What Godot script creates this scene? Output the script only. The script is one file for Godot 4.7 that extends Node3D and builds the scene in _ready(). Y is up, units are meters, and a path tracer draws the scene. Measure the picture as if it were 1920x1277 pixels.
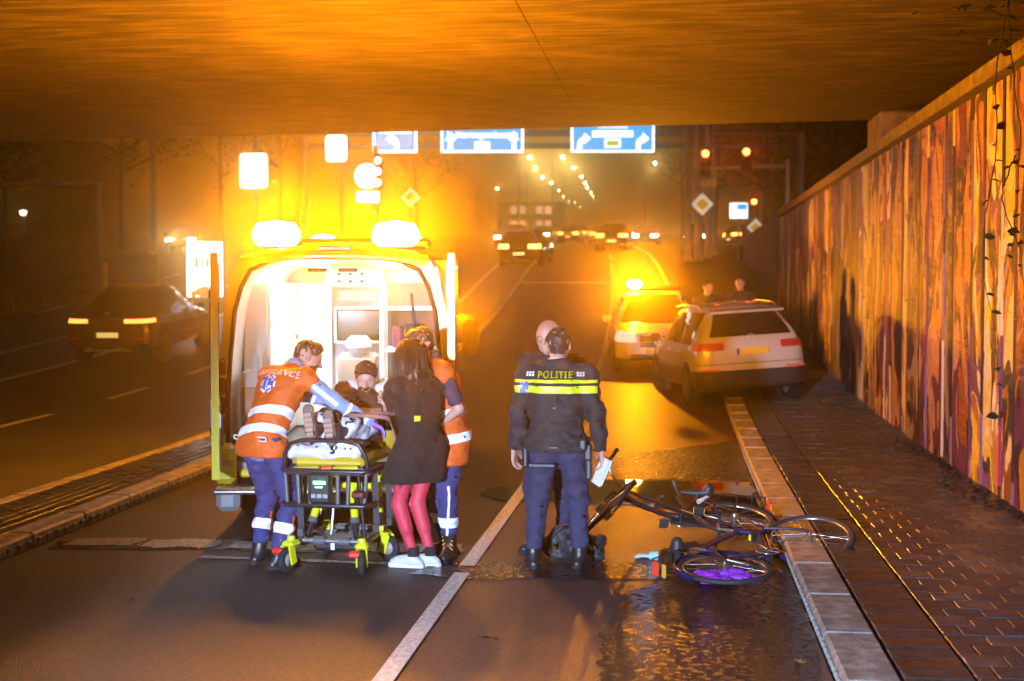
extends Node3D
# Night scene under a viaduct: ambulance, stretcher, helpers, police, parked cars and two fallen bicycles.

# ---------------------------------------------------------------- mesh building
class MB:
	var v := PackedVector3Array()
	var n := PackedVector3Array()
	var uv := PackedVector2Array()
	var ix := PackedInt32Array()
	func tri(a: Vector3, b: Vector3, c: Vector3) -> void:      # counter-clockwise from outside
		var nn := (b - a).cross(c - a).normalized()
		var s := v.size()
		v.append(a); v.append(b); v.append(c)
		n.append(nn); n.append(nn); n.append(nn)
		ix.append(s); ix.append(s + 2); ix.append(s + 1)
	func quad(a: Vector3, b: Vector3, c: Vector3, d: Vector3) -> void:
		var nn := (c - a).cross(d - b).normalized()
		var s := v.size()
		v.append(a); v.append(b); v.append(c); v.append(d)
		for k in 4: n.append(nn)
		ix.append_array([s, s + 2, s + 1, s, s + 3, s + 2])
	func quad_uv(a: Vector3, b: Vector3, c: Vector3, d: Vector3, ua: Vector2, ub: Vector2, uc: Vector2, ud: Vector2) -> void:
		while uv.size() < v.size(): uv.append(Vector2.ZERO)
		quad(a, b, c, d)
		uv.append(ua); uv.append(ub); uv.append(uc); uv.append(ud)
	func box(c: Vector3, size: Vector3, bev := 0.0, bs := Basis()) -> void:
		var h := size * 0.5
		var b: float = min(bev, min(h.x, min(h.y, h.z)) * 0.9)
		if b <= 0.0:
			var p: Array[Vector3] = []
			for k in 8:
				p.append(c + bs * Vector3(h.x if k & 1 else -h.x, h.y if k & 2 else -h.y, h.z if k & 4 else -h.z))
			quad(p[4], p[5], p[7], p[6]); quad(p[1], p[0], p[2], p[3]); quad(p[5], p[1], p[3], p[7])
			quad(p[0], p[4], p[6], p[2]); quad(p[6], p[7], p[3], p[2]); quad(p[0], p[1], p[5], p[4])
			return
		var px := {}
		for k in 8:
			var sg := Vector3(1 if k & 1 else -1, 1 if k & 2 else -1, 1 if k & 4 else -1)
			for ax in 3:
				var q := Vector3(sg.x * (h.x - b), sg.y * (h.y - b), sg.z * (h.z - b))
				q[ax] = sg[ax] * h[ax]
				px[k * 3 + ax] = c + bs * q
		for ax in 3:
			var a1 := (ax + 1) % 3
			var a2 := (ax + 2) % 3
			var m1 := 1 << a1
			var m2 := 1 << a2
			for side in 2:
				var k0: int = (1 << ax) if side else 0
				var q: Array = [px[k0 * 3 + ax], px[(k0 | m1) * 3 + ax], px[(k0 | m1 | m2) * 3 + ax], px[(k0 | m2) * 3 + ax]]
				if side: quad(q[0], q[1], q[2], q[3])
				else: quad(q[3], q[2], q[1], q[0])
			for s1 in 2:
				for s2 in 2:
					var ka: int = (m1 if s1 else 0) | (m2 if s2 else 0)
					var kb: int = ka | (1 << ax)
					var q2: Array = [px[ka * 3 + a1], px[ka * 3 + a2], px[kb * 3 + a2], px[kb * 3 + a1]]
					if (s1 == 1) == (s2 == 1): quad(q2[3], q2[2], q2[1], q2[0])
					else: quad(q2[0], q2[1], q2[2], q2[3])
		for k in 8:
			var flip: bool = ((k & 1) + ((k >> 1) & 1) + ((k >> 2) & 1)) % 2 == 0
			if flip: tri(px[k * 3], px[k * 3 + 2], px[k * 3 + 1])
			else: tri(px[k * 3], px[k * 3 + 1], px[k * 3 + 2])
	func strip_rings(rings: Array, close_ring: bool, flip := false) -> void:   # smooth loft, normals averaged; verts shared
		var m: int = rings[0].size()
		var s := v.size()
		var r := rings.size()
		var nn := PackedVector3Array()
		nn.resize(r * m)
		var segs: int = m if close_ring else m - 1
		for a in r:
			for b in m: v.append(rings[a][b])
		for a in r - 1:
			for b in segs:
				var i0 := a * m + b
				var i1 := a * m + (b + 1) % m
				var i2 := (a + 1) * m + (b + 1) % m
				var i3 := (a + 1) * m + b
				var f := (v[s + i2] - v[s + i0]).cross(v[s + i3] - v[s + i1])
				if flip: f = -f
				nn[i0] += f; nn[i1] += f; nn[i2] += f; nn[i3] += f
				if flip: ix.append_array([s + i0, s + i1, s + i2, s + i0, s + i2, s + i3])
				else: ix.append_array([s + i0, s + i2, s + i1, s + i0, s + i3, s + i2])
		for k in r * m: n.append(nn[k].normalized() if nn[k].length_squared() > 1e-20 else Vector3.UP)
	func cap(ring: Array, towards: Vector3) -> void:
		var c := Vector3.ZERO
		for p in ring: c += p
		c /= ring.size()
		for k in ring.size():
			var a: Vector3 = ring[k]
			var b: Vector3 = ring[(k + 1) % ring.size()]
			if (b - a).cross(c - a).dot(towards) > 0: tri(a, b, c)
			else: tri(b, a, c)
	func tube(pts: Array, radii, sides := 8, caps := true) -> void:
		var rings := []
		var last := pts.size() - 1
		var t0: Vector3 = (pts[1] - pts[0]).normalized()
		var u := t0.cross(Vector3.UP)
		if u.length() < 0.1: u = t0.cross(Vector3.RIGHT)
		u = u.normalized()
		for k in pts.size():
			var t: Vector3 = (pts[min(k + 1, last)] - pts[max(k - 1, 0)]).normalized()
			u = (u - t * u.dot(t)).normalized()
			var w := t.cross(u)
			var rr: float = radii[k] if radii is Array else radii
			var ring := []
			for q in sides:
				var a := TAU * q / sides
				ring.append(pts[k] + (u * cos(a) + w * sin(a)) * rr)
			rings.append(ring)
		strip_rings(rings, true)
		if caps:
			cap(rings[0], pts[0] - pts[1])
			cap(rings[last], pts[last] - pts[last - 1])
	func lathe(profile: Array, sides := 16, xf := Transform3D(), arc := TAU) -> void:     # profile of Vector2(radius, height), axis y
		var rings := []
		var full: bool = arc > TAU - 0.001
		for k in (sides if full else sides + 1):
			var a: float = arc * k / sides
			var ring := []
			for p in profile: ring.append(xf * Vector3(p.x * cos(a), p.y, p.x * sin(a)))
			rings.append(ring)
		if full: rings.append(rings[0])
		var net := 0.0
		for k in profile.size() - 1: net += (profile[k].x + profile[k + 1].x) * (profile[k + 1].y - profile[k].y)
		strip_rings(rings, false, net * xf.basis.determinant() < 0.0)
	func ball(c: Vector3, r: Vector3, seg := 12, bs := Basis()) -> void:
		var prof := []
		for k in seg / 2 + 1:
			var a := PI * k / (seg / 2) - PI / 2
			prof.append(Vector2(cos(a) + 1e-4, sin(a)))
		lathe(prof, seg, Transform3D(bs.scaled_local(r), c))
		# normals of a squashed ball
	func torus(c: Vector3, bs: Basis, R: float, r: float, seg := 32, sides := 8, a0 := 0.0, a1 := TAU, squash := 1.0) -> void:   # axis = bs.y
		var rings := []
		var full: bool = a1 - a0 > TAU - 0.001
		for k in seg + 1:
			var a: float = a0 + (a1 - a0) * k / seg
			var dirv := bs.x * cos(a) + bs.z * sin(a)
			var ring := []
			for q in sides:
				var b := TAU * q / sides
				ring.append(c + dirv * (R + r * cos(b)) + bs.y * (r * squash * sin(b)))
			rings.append(ring)
		strip_rings(rings, true)
		if not full:
			cap(rings[0], rings[0][0] - rings[1][0]); cap(rings[seg], rings[seg][0] - rings[seg - 1][0])
	func prism(poly: PackedVector2Array, depth: float, xf := Transform3D()) -> void:   # polygon in xy, from z = 0 to depth
		var t := Geometry2D.triangulate_polygon(poly)
		var ccw := not Geometry2D.is_polygon_clockwise(poly)
		for k in range(0, t.size(), 3):
			var a := poly[t[k]]; var b := poly[t[k + 1]]; var c := poly[t[k + 2]]
			if (b - a).cross(c - a) < 0:
				var q := b
				b = c
				c = q
			tri(xf * Vector3(a.x, a.y, depth), xf * Vector3(b.x, b.y, depth), xf * Vector3(c.x, c.y, depth))
			tri(xf * Vector3(a.x, a.y, 0), xf * Vector3(c.x, c.y, 0), xf * Vector3(b.x, b.y, 0))
		for k in poly.size():
			var a := poly[k]; var b := poly[(k + 1) % poly.size()]
			var q := [xf * Vector3(a.x, a.y, 0), xf * Vector3(b.x, b.y, 0), xf * Vector3(b.x, b.y, depth), xf * Vector3(a.x, a.y, depth)]
			if ccw: quad(q[0], q[1], q[2], q[3])
			else: quad(q[3], q[2], q[1], q[0])
	func add(o: MB, xf := Transform3D()) -> void:
		var s := v.size()
		for k in o.v.size():
			v.append(xf * o.v[k]); n.append((xf.basis * o.n[k]).normalized())
		for k in o.ix: ix.append(s + k)
	func crease(deg := 38.0) -> MB:      # new normals: smooth except over sharp edges
		var o := MB.new()
		var at := {}
		var fn := []
		for k in range(0, ix.size(), 3):
			var a := v[ix[k]]; var b := v[ix[k + 2]]; var c := v[ix[k + 1]]
			var f := (b - a).cross(c - a)
			fn.append(f)
			for p in [a, b, c]:
				var key: Vector3i = Vector3i((p * 4000.0).round())
				if not at.has(key): at[key] = []
				at[key].append(f)
		var lim := cos(deg_to_rad(deg))
		for k in range(0, ix.size(), 3):
			var f: Vector3 = fn[k / 3]
			if f.length_squared() < 1e-18: continue
			var fu := f.normalized()
			for e in 3:
				var p := v[ix[k + e]]
				var s := Vector3.ZERO
				for g in at[Vector3i((p * 4000.0).round())]:
					if g.length_squared() > 1e-18 and g.normalized().dot(fu) > lim: s += g
				o.ix.append(o.v.size())
				o.v.append(p)
				o.n.append(s.normalized())
		return o
	func clipped(planes: Array, off := 0.004, towards := Vector3.ZERO, least := -2.0) -> MB:   # the part of the surface on the far side of all planes, a little proud
		var o := MB.new()
		for k in range(0, ix.size(), 3):
			var va := v[ix[k]]
			var vb := v[ix[k + 1]]
			var vc := v[ix[k + 2]]
			var gone := false
			for pl: Plane in planes:
				if not (pl.is_point_over(va) or pl.is_point_over(vb) or pl.is_point_over(vc)):
					gone = true
					break
			if gone: continue
			var p := []
			var q := []
			for e in 3:
				p.append(v[ix[k + e]]); q.append(n[ix[k + e]])
			if least > -1.5 and (q[0] + q[1] + q[2]).normalized().dot(towards) < least: continue
			for pl in planes:
				if p.is_empty(): break
				var p2 := []
				var q2 := []
				for e in p.size():
					var f := (e + 1) % p.size()
					var da: float = pl.distance_to(p[e])
					var db: float = pl.distance_to(p[f])
					if da >= 0.0:
						p2.append(p[e]); q2.append(q[e])
					if (da >= 0.0) != (db >= 0.0):
						var t := da / (da - db)
						p2.append(p[e].lerp(p[f], t)); q2.append(q[e].lerp(q[f], t).normalized())
				p = p2
				q = q2
			if p.size() < 3: continue
			var s := o.v.size()
			for e in p.size():
				o.v.append(p[e] + q[e] * off); o.n.append(q[e])
			for e in range(1, p.size() - 1): o.ix.append_array([s, s + e, s + e + 1])
		return o
	func mesh(m: Material = null) -> ArrayMesh:
		for k in range(0, ix.size(), 3):      # make winding agree with the normals (front faces run clockwise)
			var g := (v[ix[k + 1]] - v[ix[k]]).cross(v[ix[k + 2]] - v[ix[k]])
			if g.dot(n[ix[k]] + n[ix[k + 1]] + n[ix[k + 2]]) > 0.0:
				var t := ix[k + 1]
				ix[k + 1] = ix[k + 2]
				ix[k + 2] = t
		var arr := []
		arr.resize(Mesh.ARRAY_MAX)
		arr[Mesh.ARRAY_VERTEX] = v
		arr[Mesh.ARRAY_NORMAL] = n
		if uv.size():
			while uv.size() < v.size(): uv.append(Vector2.ZERO)
			arr[Mesh.ARRAY_TEX_UV] = uv
		arr[Mesh.ARRAY_INDEX] = ix
		var am := ArrayMesh.new()
		am.add_surface_from_arrays(Mesh.PRIMITIVE_TRIANGLES, arr)
		if m: am.surface_set_material(0, m)
		return am

# ---------------------------------------------------------------- soft bodies: a distance field meshed as surface nets
class Field:
	var o: Vector3
	var h: float
	var dx: int
	var dy: int
	var dz: int
	var g := PackedFloat32Array()
	func _init(lo: Vector3, hi: Vector3, cell: float) -> void:
		o = lo
		h = cell
		dx = int(ceil((hi.x - lo.x) / cell)) + 2
		dy = int(ceil((hi.y - lo.y) / cell)) + 2
		dz = int(ceil((hi.z - lo.z) / cell)) + 2
		g.resize(dx * dy * dz)
		g.fill(1.0)
	func cap(a: Vector3, b: Vector3, ra: float, rb: float, k := 0.03, flat := Vector3.ONE, cut := false) -> void:
		# tapered capsule; flat scales the axes before measuring (a value below 1 makes it thicker that way)
		var m: float = max(ra, rb) / min(flat.x, min(flat.y, flat.z)) + k + 2.5 * h
		var lo := (a.min(b) - Vector3(m, m, m) - o) / h
		var hi := (a.max(b) + Vector3(m, m, m) - o) / h
		var x0: int = max(0, int(lo.x)); var x1: int = min(dx - 1, int(hi.x) + 1)
		var y0: int = max(0, int(lo.y)); var y1: int = min(dy - 1, int(hi.y) + 1)
		var z0: int = max(0, int(lo.z)); var z1: int = min(dz - 1, int(hi.z) + 1)
		var deep: float = -1e9 if cut else -(k + 3.0 * h)
		var ab := (b - a) * flat
		var l2: float = max(ab.length_squared(), 1e-9)
		for z in range(z0, z1 + 1):
			for y in range(y0, y1 + 1):
				var at := (z * dy + y) * dx
				for x in range(x0, x1 + 1):
					var e := g[at + x]
					if e < deep: continue
					var p := (o + Vector3(x, y, z) * h - a) * flat
					var t: float = clampf(p.dot(ab) / l2, 0.0, 1.0)
					var d: float = (p - ab * t).length() - (ra + (rb - ra) * t)
					if cut:
						if -d > e: g[at + x] = -d
					else:
						var w: float = max(k - absf(d - e), 0.0)
						g[at + x] = min(d, e) - (w * w / (4.0 * k) if k > 0.0 else 0.0)
	func ball(c: Vector3, r: float, k := 0.02, flat := Vector3.ONE) -> void:
		cap(c, c, r, r, k, flat)
	func noise(amp: float, freq: float, sd := 1, stretch := Vector3.ONE) -> void:   # creases
		var f := FastNoiseLite.new()
		f.seed = sd
		f.frequency = freq
		f.fractal_octaves = 2
		var lim := 2.6 * h
		for z in dz:
			for y in dy:
				var at := (z * dy + y) * dx
				for x in dx:
					var q := g[at + x]
					if q < lim and q > -lim:
						g[at + x] = q + amp * f.get_noise_3dv((o + Vector3(x, y, z) * h) * stretch)
	func below(y_cut: float, k := true) -> void:       # cut everything below (k) or above a height
		for z in dz:
			for y in dy:
				var at := (z * dy + y) * dx
				var d := (y_cut - (o.y + y * h)) * (1.0 if k else -1.0)
				if d > -3.0 * h:
					for x in dx: g[at + x] = max(g[at + x], d)
	func plane(pl: Plane) -> void:                     # keep what lies below the plane
		for z in dz:
			for y in dy:
				var at := (z * dy + y) * dx
				for x in dx:
					var d := pl.distance_to(o + Vector3(x, y, z) * h)
					if d > g[at + x]: g[at + x] = d
	func value(p: Vector3) -> float:
		var q := ((p - o) / h).clamp(Vector3.ZERO, Vector3(dx - 1.001, dy - 1.001, dz - 1.001))
		var x := clampi(int(q.x), 0, dx - 2); var y := clampi(int(q.y), 0, dy - 2); var z := clampi(int(q.z), 0, dz - 2)
		var f := q - Vector3(x, y, z)
		var i := (z * dy + y) * dx + x
		var a: float = lerp(lerp(g[i], g[i + 1], f.x), lerp(g[i + dx], g[i + dx + 1], f.x), f.y)
		var j := i + dx * dy
		var b: float = lerp(lerp(g[j], g[j + 1], f.x), lerp(g[j + dx], g[j + dx + 1], f.x), f.y)
		return lerp(a, b, f.z)
	func grad(p: Vector3) -> Vector3:
		return Vector3(value(p + Vector3(h, 0, 0)) - value(p - Vector3(h, 0, 0)), value(p + Vector3(0, h, 0)) - value(p - Vector3(0, h, 0)), value(p + Vector3(0, 0, h)) - value(p - Vector3(0, 0, h))).normalized()
	func onto(p: Vector3, dirv: Vector3, reach: float, lift := 0.004) -> Vector3:    # slide p along dirv to the surface
		var t := 0.0
		while t < reach:
			var d := value(p + dirv * t)
			if d < lift: break
			t += clampf(d * 0.6, 0.002, 0.012)
		return p + dirv * t
	func mesh() -> MB:
		var out := MB.new()
		var id := {}
		var sy := dx
		var sz := dx * dy
		var lim := 2.0 * h
		var offs := [0, 1, sy, sy + 1, sz, sz + 1, sz + sy, sz + sy + 1]
		for z in dz - 1:
			for y in dy - 1:
				var row := (z * dy + y) * dx
				var x := -1
				while x < dx - 2:
					x += 1
					var i := row + x
					var g0 := g[i]
					if g0 > lim:
						if g0 > lim + h: x += 1
						continue
					if g0 < -lim: continue
					var mask := 0
					for k in 8:
						if g[i + offs[k]] < 0.0: mask |= 1 << k
					if mask == 0 or mask == 255: continue
					var s := Vector3.ZERO
					var cnt := 0
					for e in EDGES:
						var a: int = e[0]
						var b: int = e[1]
						if ((mask >> a) & 1) != ((mask >> b) & 1):
							var ga := g[i + offs[a]]
							var gb := g[i + offs[b]]
							var t := ga / (ga - gb)
							s += Vector3(a & 1, (a >> 1) & 1, a >> 2).lerp(Vector3(b & 1, (b >> 1) & 1, b >> 2), t)
							cnt += 1
					var p := o + (Vector3(x, y, z) + s / cnt) * h
					id[i] = out.v.size()
					out.v.append(p)
					out.n.append(grad(p))
		for i in id.keys():
			var x: int = i % dx
			var y: int = (i / dx) % dy
			var z: int = i / sz
			if x == 0 or y == 0 or z == 0: continue
			var ins := g[i] < 0.0
			if ins != (g[i + 1] < 0.0): _q(out, id, i, i - sy, i - sy - sz, i - sz)
			if ins != (g[i + sy] < 0.0): _q(out, id, i, i - 1, i - 1 - sz, i - sz)
			if ins != (g[i + sz] < 0.0): _q(out, id, i, i - 1, i - 1 - sy, i - sy)
		return out
	func _q(out: MB, id: Dictionary, a: int, b: int, c: int, d: int) -> void:
		if id.has(b) and id.has(c) and id.has(d):
			out.ix.append_array([id[a], id[b], id[c], id[a], id[c], id[d]])
	const EDGES := [[0, 1], [2, 3], [4, 5], [6, 7], [0, 2], [1, 3], [4, 6], [5, 7], [0, 4], [1, 5], [2, 6], [3, 7]]

# ---------------------------------------------------------------- materials
var mats := {}
var texs := {}
func mat(called: String, c: Color, rough := 0.7, metal := 0.0, spec := 0.5) -> StandardMaterial3D:    # c is a linear, real-world base colour
	if mats.has(called): return mats[called]
	var m := StandardMaterial3D.new()
	m.resource_name = called
	m.albedo_color = c.linear_to_srgb()
	m.albedo_color.a = c.a
	m.roughness = rough
	m.metallic = metal
	m.metallic_specular = spec
	mats[called] = m
	return m
func glow(called: String, c: Color, energy: float, base := Color(0.8, 0.8, 0.8)) -> StandardMaterial3D:
	if mats.has(called): return mats[called]
	var m := mat(called, base, 0.4)
	m.emission_enabled = true
	m.emission = c.linear_to_srgb()
	m.emission_energy_multiplier = energy
	return m
func noise_tex(called: String, freq: float, octaves := 4, normal := false, strength := 4.0, ramp: Array = [], size := 512, kind := FastNoiseLite.TYPE_SIMPLEX_SMOOTH) -> NoiseTexture2D:
	if texs.has(called): return texs[called]
	var f := FastNoiseLite.new()
	f.noise_type = kind
	f.seed = called.hash() % 1000
	f.frequency = freq
	f.fractal_octaves = octaves
	var t := NoiseTexture2D.new()
	t.width = size
	t.height = size
	t.seamless = true
	t.as_normal_map = normal
	t.bump_strength = strength
	t.noise = f
	if ramp.size():
		var g := Gradient.new()
		g.offsets = PackedFloat32Array(ramp.map(func(r): return r[0]))
		g.colors = PackedColorArray(ramp.map(func(r): return (r[1] as Color).linear_to_srgb()))
		t.color_ramp = g
	texs[called] = t
	return t
func cloth(called: String, c: Color, rough := 0.85, sheen := 0.15) -> StandardMaterial3D:
	if mats.has(called): return mats[called]
	var m := mat(called, c, rough)
	m.rim_enabled = sheen > 0.0
	m.rim = sheen
	m.rim_tint = 0.6
	m.normal_enabled = true
	m.normal_texture = noise_tex("creases", 0.018, 4, true, 9.0)
	m.normal_scale = 0.4
	m.uv1_triplanar = true
	m.uv1_scale = Vector3(1.6, 0.9, 1.6)
	return m
func paint(called: String, c: Color, rough := 0.25, coat := 0.8) -> StandardMaterial3D:
	if mats.has(called): return mats[called]
	var m := mat(called, c, rough)
	m.clearcoat_enabled = true
	m.clearcoat = coat
	m.clearcoat_roughness = 0.06
	return m

# ---------------------------------------------------------------- scene tree
var used := {}
func numbered(called: String) -> String:
	used[called] = used.get(called, -1) + 1
	return called if used[called] == 0 else "%s_%03d" % [called, used[called]]
func thing(called: String, label: String, category: String, at := Vector3.ZERO, turn := 0.0, group := "") -> Node3D:
	var t := Node3D.new()
	t.name = numbered(called)
	add_child(t)
	t.position = at
	t.rotation.y = turn
	t.set_meta("label", label)
	t.set_meta("category", category)
	if group: t.set_meta("group", group)
	return t
func part(called: String, mb, m: Material, parent: Node, at := Transform3D()) -> MeshInstance3D:
	var i := MeshInstance3D.new()
	i.name = called
	i.mesh = mb.mesh() if mb is MB else mb
	i.material_override = m
	i.transform = at
	parent.add_child(i, true)
	return i
func setting(called: String, mb, m: Material, parent: Node = self) -> MeshInstance3D:
	var i := part(numbered(called) if parent == self else called, mb, m, parent)
	if parent == self: i.set_meta("kind", "structure")
	return i
func copy(o: Node3D, called: String, at: Vector3, turn: float, label := "", group := "") -> Node3D:
	var c := o.duplicate()
	c.name = numbered(called)
	add_child(c)
	c.position = at
	c.rotation.y = turn
	if label: c.set_meta("label", label)
	if group: c.set_meta("group", group)
	return c
func omni(called: String, at: Vector3, c: Color, energy: float, size: float, parent: Node = self) -> OmniLight3D:
	var l := OmniLight3D.new()
	l.name = called
	l.light_color = c.linear_to_srgb()
	l.light_energy = energy
	l.light_size = size
	l.omni_range = 120.0
	l.omni_attenuation = 2.0
	l.shadow_enabled = true
	parent.add_child(l, true)
	l.position = at
	return l
func spot(called: String, at: Vector3, towards: Vector3, c: Color, energy: float, size: float, angle: float, blend: float, parent: Node = self) -> SpotLight3D:
	var l := SpotLight3D.new()
	l.name = called
	l.light_color = c.linear_to_srgb()
	l.light_energy = energy
	l.light_size = size
	l.spot_range = 120.0
	l.spot_attenuation = 2.0
	l.spot_angle = angle
	l.spot_angle_attenuation = blend
	l.shadow_enabled = true
	parent.add_child(l, true)
	l.position = at
	l.basis = Basis.looking_at(towards, Vector3.UP if absf(towards.normalized().y) < 0.99 else Vector3.RIGHT)
	return l
func area(called: String, at: Vector3, towards: Vector3, c: Color, energy: float, size: Vector2, parent: Node = self) -> AreaLight3D:
	var l := AreaLight3D.new()
	l.name = called
	l.light_color = c.linear_to_srgb()
	l.light_energy = energy
	l.area_size = size
	l.area_normalize_energy = true
	l.area_range = 60.0
	l.shadow_enabled = true
	parent.add_child(l, true)
	l.position = at
	l.basis = Basis.looking_at(towards, Vector3.UP if absf(towards.normalized().y) < 0.99 else Vector3.RIGHT)
	return l
func V(x: float, y: float, z: float) -> Vector3:
	return Vector3(x, y, z)
func rot(ax: float, ay: float, az: float) -> Basis:
	return Basis.from_euler(Vector3(deg_to_rad(ax), deg_to_rad(ay), deg_to_rad(az)))
func text_mesh(words: String, size: float, depth := 0.004, font := "Droid Sans", weight := 700) -> TextMesh:
	var t := TextMesh.new()
	var f := SystemFont.new()
	f.font_names = PackedStringArray([font])
	f.font_weight = weight
	t.font = f
	t.text = words
	t.font_size = 64
	t.pixel_size = size / 64.0
	t.depth = depth
	t.curve_step = 4.0
	return t

# ---------------------------------------------------------------- the lie of the land
const AMBER := Color(1.0, 0.31, 0.0)
func lin_h(d: float) -> float:
	var xs := [-60.0, 20.0, 28.0, 40.0, 56.0, 70.0, 150.0, 900.0]
	var ys := [0.0, 0.0, 0.3, 1.2, 2.75, 3.7, 7.0, 37.0]
	for k in 7:
		if d <= xs[k + 1]: return lerp(ys[k], ys[k + 1], clampf((d - xs[k]) / (xs[k + 1] - xs[k]), 0.0, 1.0))
	return ys[7]
func gy(z: float) -> float:      # height of the road surface: level under the viaduct, then climbing
	var d := -z
	if d < 15.0: return 0.0
	return (lin_h(d - 4.0) + lin_h(d - 2.0) + lin_h(d) + lin_h(d + 2.0) + lin_h(d + 4.0)) / 5.0
func bend(z: float) -> float:    # the road bears left further on
	var t: float = max(0.0, -z - 28.0)
	return -0.062 * t * t / (t + 25.0)
func rp(x: float, z: float, lift := 0.0) -> Vector3:
	return V(x + bend(z), gy(z) + lift, z)
func ribbon(x0: float, x1: float, z0: float, z1: float, lift: float, step := 1.5) -> MB:   # a sheet along the road
	var rings := []
	var n: int = max(1, int(absf(z1 - z0) / step))
	for k in n + 1:
		var z: float = lerp(z0, z1, float(k) / n)
		rings.append([rp(x1, z, lift), rp(x0, z, lift)])
	var m := MB.new()
	m.strip_rings(rings, false)
	if m.n[0].y < 0:
		m = MB.new()
		for r in rings: r.reverse()
		m.strip_rings(rings, false)
	return m
func patch(poly: Array, lift: float, rough_edge := 0.0, sd := 3) -> MB:      # flat irregular sheet, poly of Vector2(x, z)
	var rg := RandomNumberGenerator.new()
	rg.seed = sd
	var f := FastNoiseLite.new()
	f.seed = sd
	f.frequency = 1.1
	f.fractal_octaves = 3
	var pts := PackedVector2Array()
	for k in poly.size():
		var a: Vector2 = poly[k]
		var b: Vector2 = poly[(k + 1) % poly.size()]
		var n: int = max(1, int(a.distance_to(b) / 0.06)) if rough_edge > 0.0 else 1
		for q in n:
			var p := a.lerp(b, float(q) / n)
			var nn := (b - a).orthogonal().normalized()
			pts.append(p + nn * rough_edge * f.get_noise_2d(p.x * 2.0, p.y * 2.0) * 2.0)
	var m := MB.new()
	var t := Geometry2D.triangulate_polygon(pts)
	if t.is_empty():      # the ragged outline crossed itself: take the smooth one
		pts = PackedVector2Array(poly)
		t = Geometry2D.triangulate_polygon(pts)
	for k in range(0, t.size(), 3):
		var c := [pts[t[k]], pts[t[k + 1]], pts[t[k + 2]]]
		var q := c.map(func(e): return V(e.x, gy(e.y) + lift, e.y))
		if (q[1] - q[0]).cross(q[2] - q[0]).y > 0: m.tri(q[0], q[1], q[2])
		else: m.tri(q[0], q[2], q[1])
	return m

func asphalt(called: String, dark: Color, light: Color, rough: float, bump := 1.1) -> StandardMaterial3D:
	var m := mat(called, Color(1, 1, 1), rough)
	m.albedo_texture = noise_tex(called + "_tone", 0.05, 6, false, 1.0, [[0.25, dark], [0.5, dark.lerp(light, 0.45)], [0.75, light]], 1024)
	m.normal_enabled = true
	m.normal_texture = noise_tex("grit", 0.22, 3, true, 7.0, [], 1024)
	m.normal_scale = bump
	m.uv1_triplanar = true
	m.uv1_world_triplanar = true
	m.uv1_scale = Vector3(0.42, 0.42, 0.42)
	return m
func concrete(called: String, a: Color, b: Color, scale: Vector3, rough := 0.85) -> StandardMaterial3D:
	var m := mat(called, Color(1, 1, 1), rough)
	m.albedo_texture = noise_tex(called + "_tone", 0.012, 6, false, 1.0, [[0.2, a], [0.55, a.lerp(b, 0.5)], [0.8, b]], 512)
	m.normal_enabled = true
	m.normal_texture = noise_tex("pores", 0.08, 4, true, 3.0)
	m.normal_scale = 0.4
	m.uv1_triplanar = true
	m.uv1_world_triplanar = true
	m.uv1_scale = scale
	return m

func build_sky_camera() -> void:
	var cam := Camera3D.new()
	cam.name = "camera"
	cam.position = V(0, 2.1, 0)
	cam.rotation = Vector3(-atan(103.5 / 2600.0), atan(301.0 / 2600.0), 0)
	var at := CameraAttributesPhysical.new()
	at.frustum_focal_length = 48.86
	at.frustum_far = 1500.0
	at.frustum_near = 0.1
	at.frustum_focus_distance = 10.5
	at.exposure_aperture = 1.9
	cam.attributes = at
	add_child(cam)
	var e := Environment.new()
	e.background_mode = Environment.BG_SKY
	var sk := ProceduralSkyMaterial.new()
	sk.sky_top_color = Color(0.02, 0.012, 0.02)
	sk.sky_horizon_color = Color(0.09, 0.04, 0.02)
	sk.ground_bottom_color = Color(0.02, 0.01, 0.01)
	sk.ground_horizon_color = Color(0.05, 0.025, 0.015)
	sk.sun_angle_max = 1.0
	e.sky = Sky.new()
	e.sky.sky_material = sk
	e.background_energy_multiplier = 0.5
	e.tonemap_mode = Environment.TONE_MAPPER_LINEAR
	e.tonemap_exposure = 0.77
	e.sdfgi_enabled = true
	e.ssao_enabled = true
	e.ssil_enabled = true
	# haze added so lamps get halos like lens bloom, tinted warm against blue
	e.volumetric_fog_enabled = true
	e.volumetric_fog_density = 0.0063
	e.volumetric_fog_anisotropy = 0.965
	e.volumetric_fog_albedo = Color(0.96, 0.88, 0.6)
	var w := WorldEnvironment.new()
	w.name = "environment"
	w.environment = e
	add_child(w)
	var moon := DirectionalLight3D.new()
	moon.name = "moon"
	moon.light_energy = 0.01
	moon.light_color = Color(0.8, 0.85, 1.0)
	moon.light_angular_distance = 0.5
	moon.shadow_enabled = true
	moon.rotation_degrees = Vector3(-40, 60, 0)
	add_child(moon)

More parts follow.
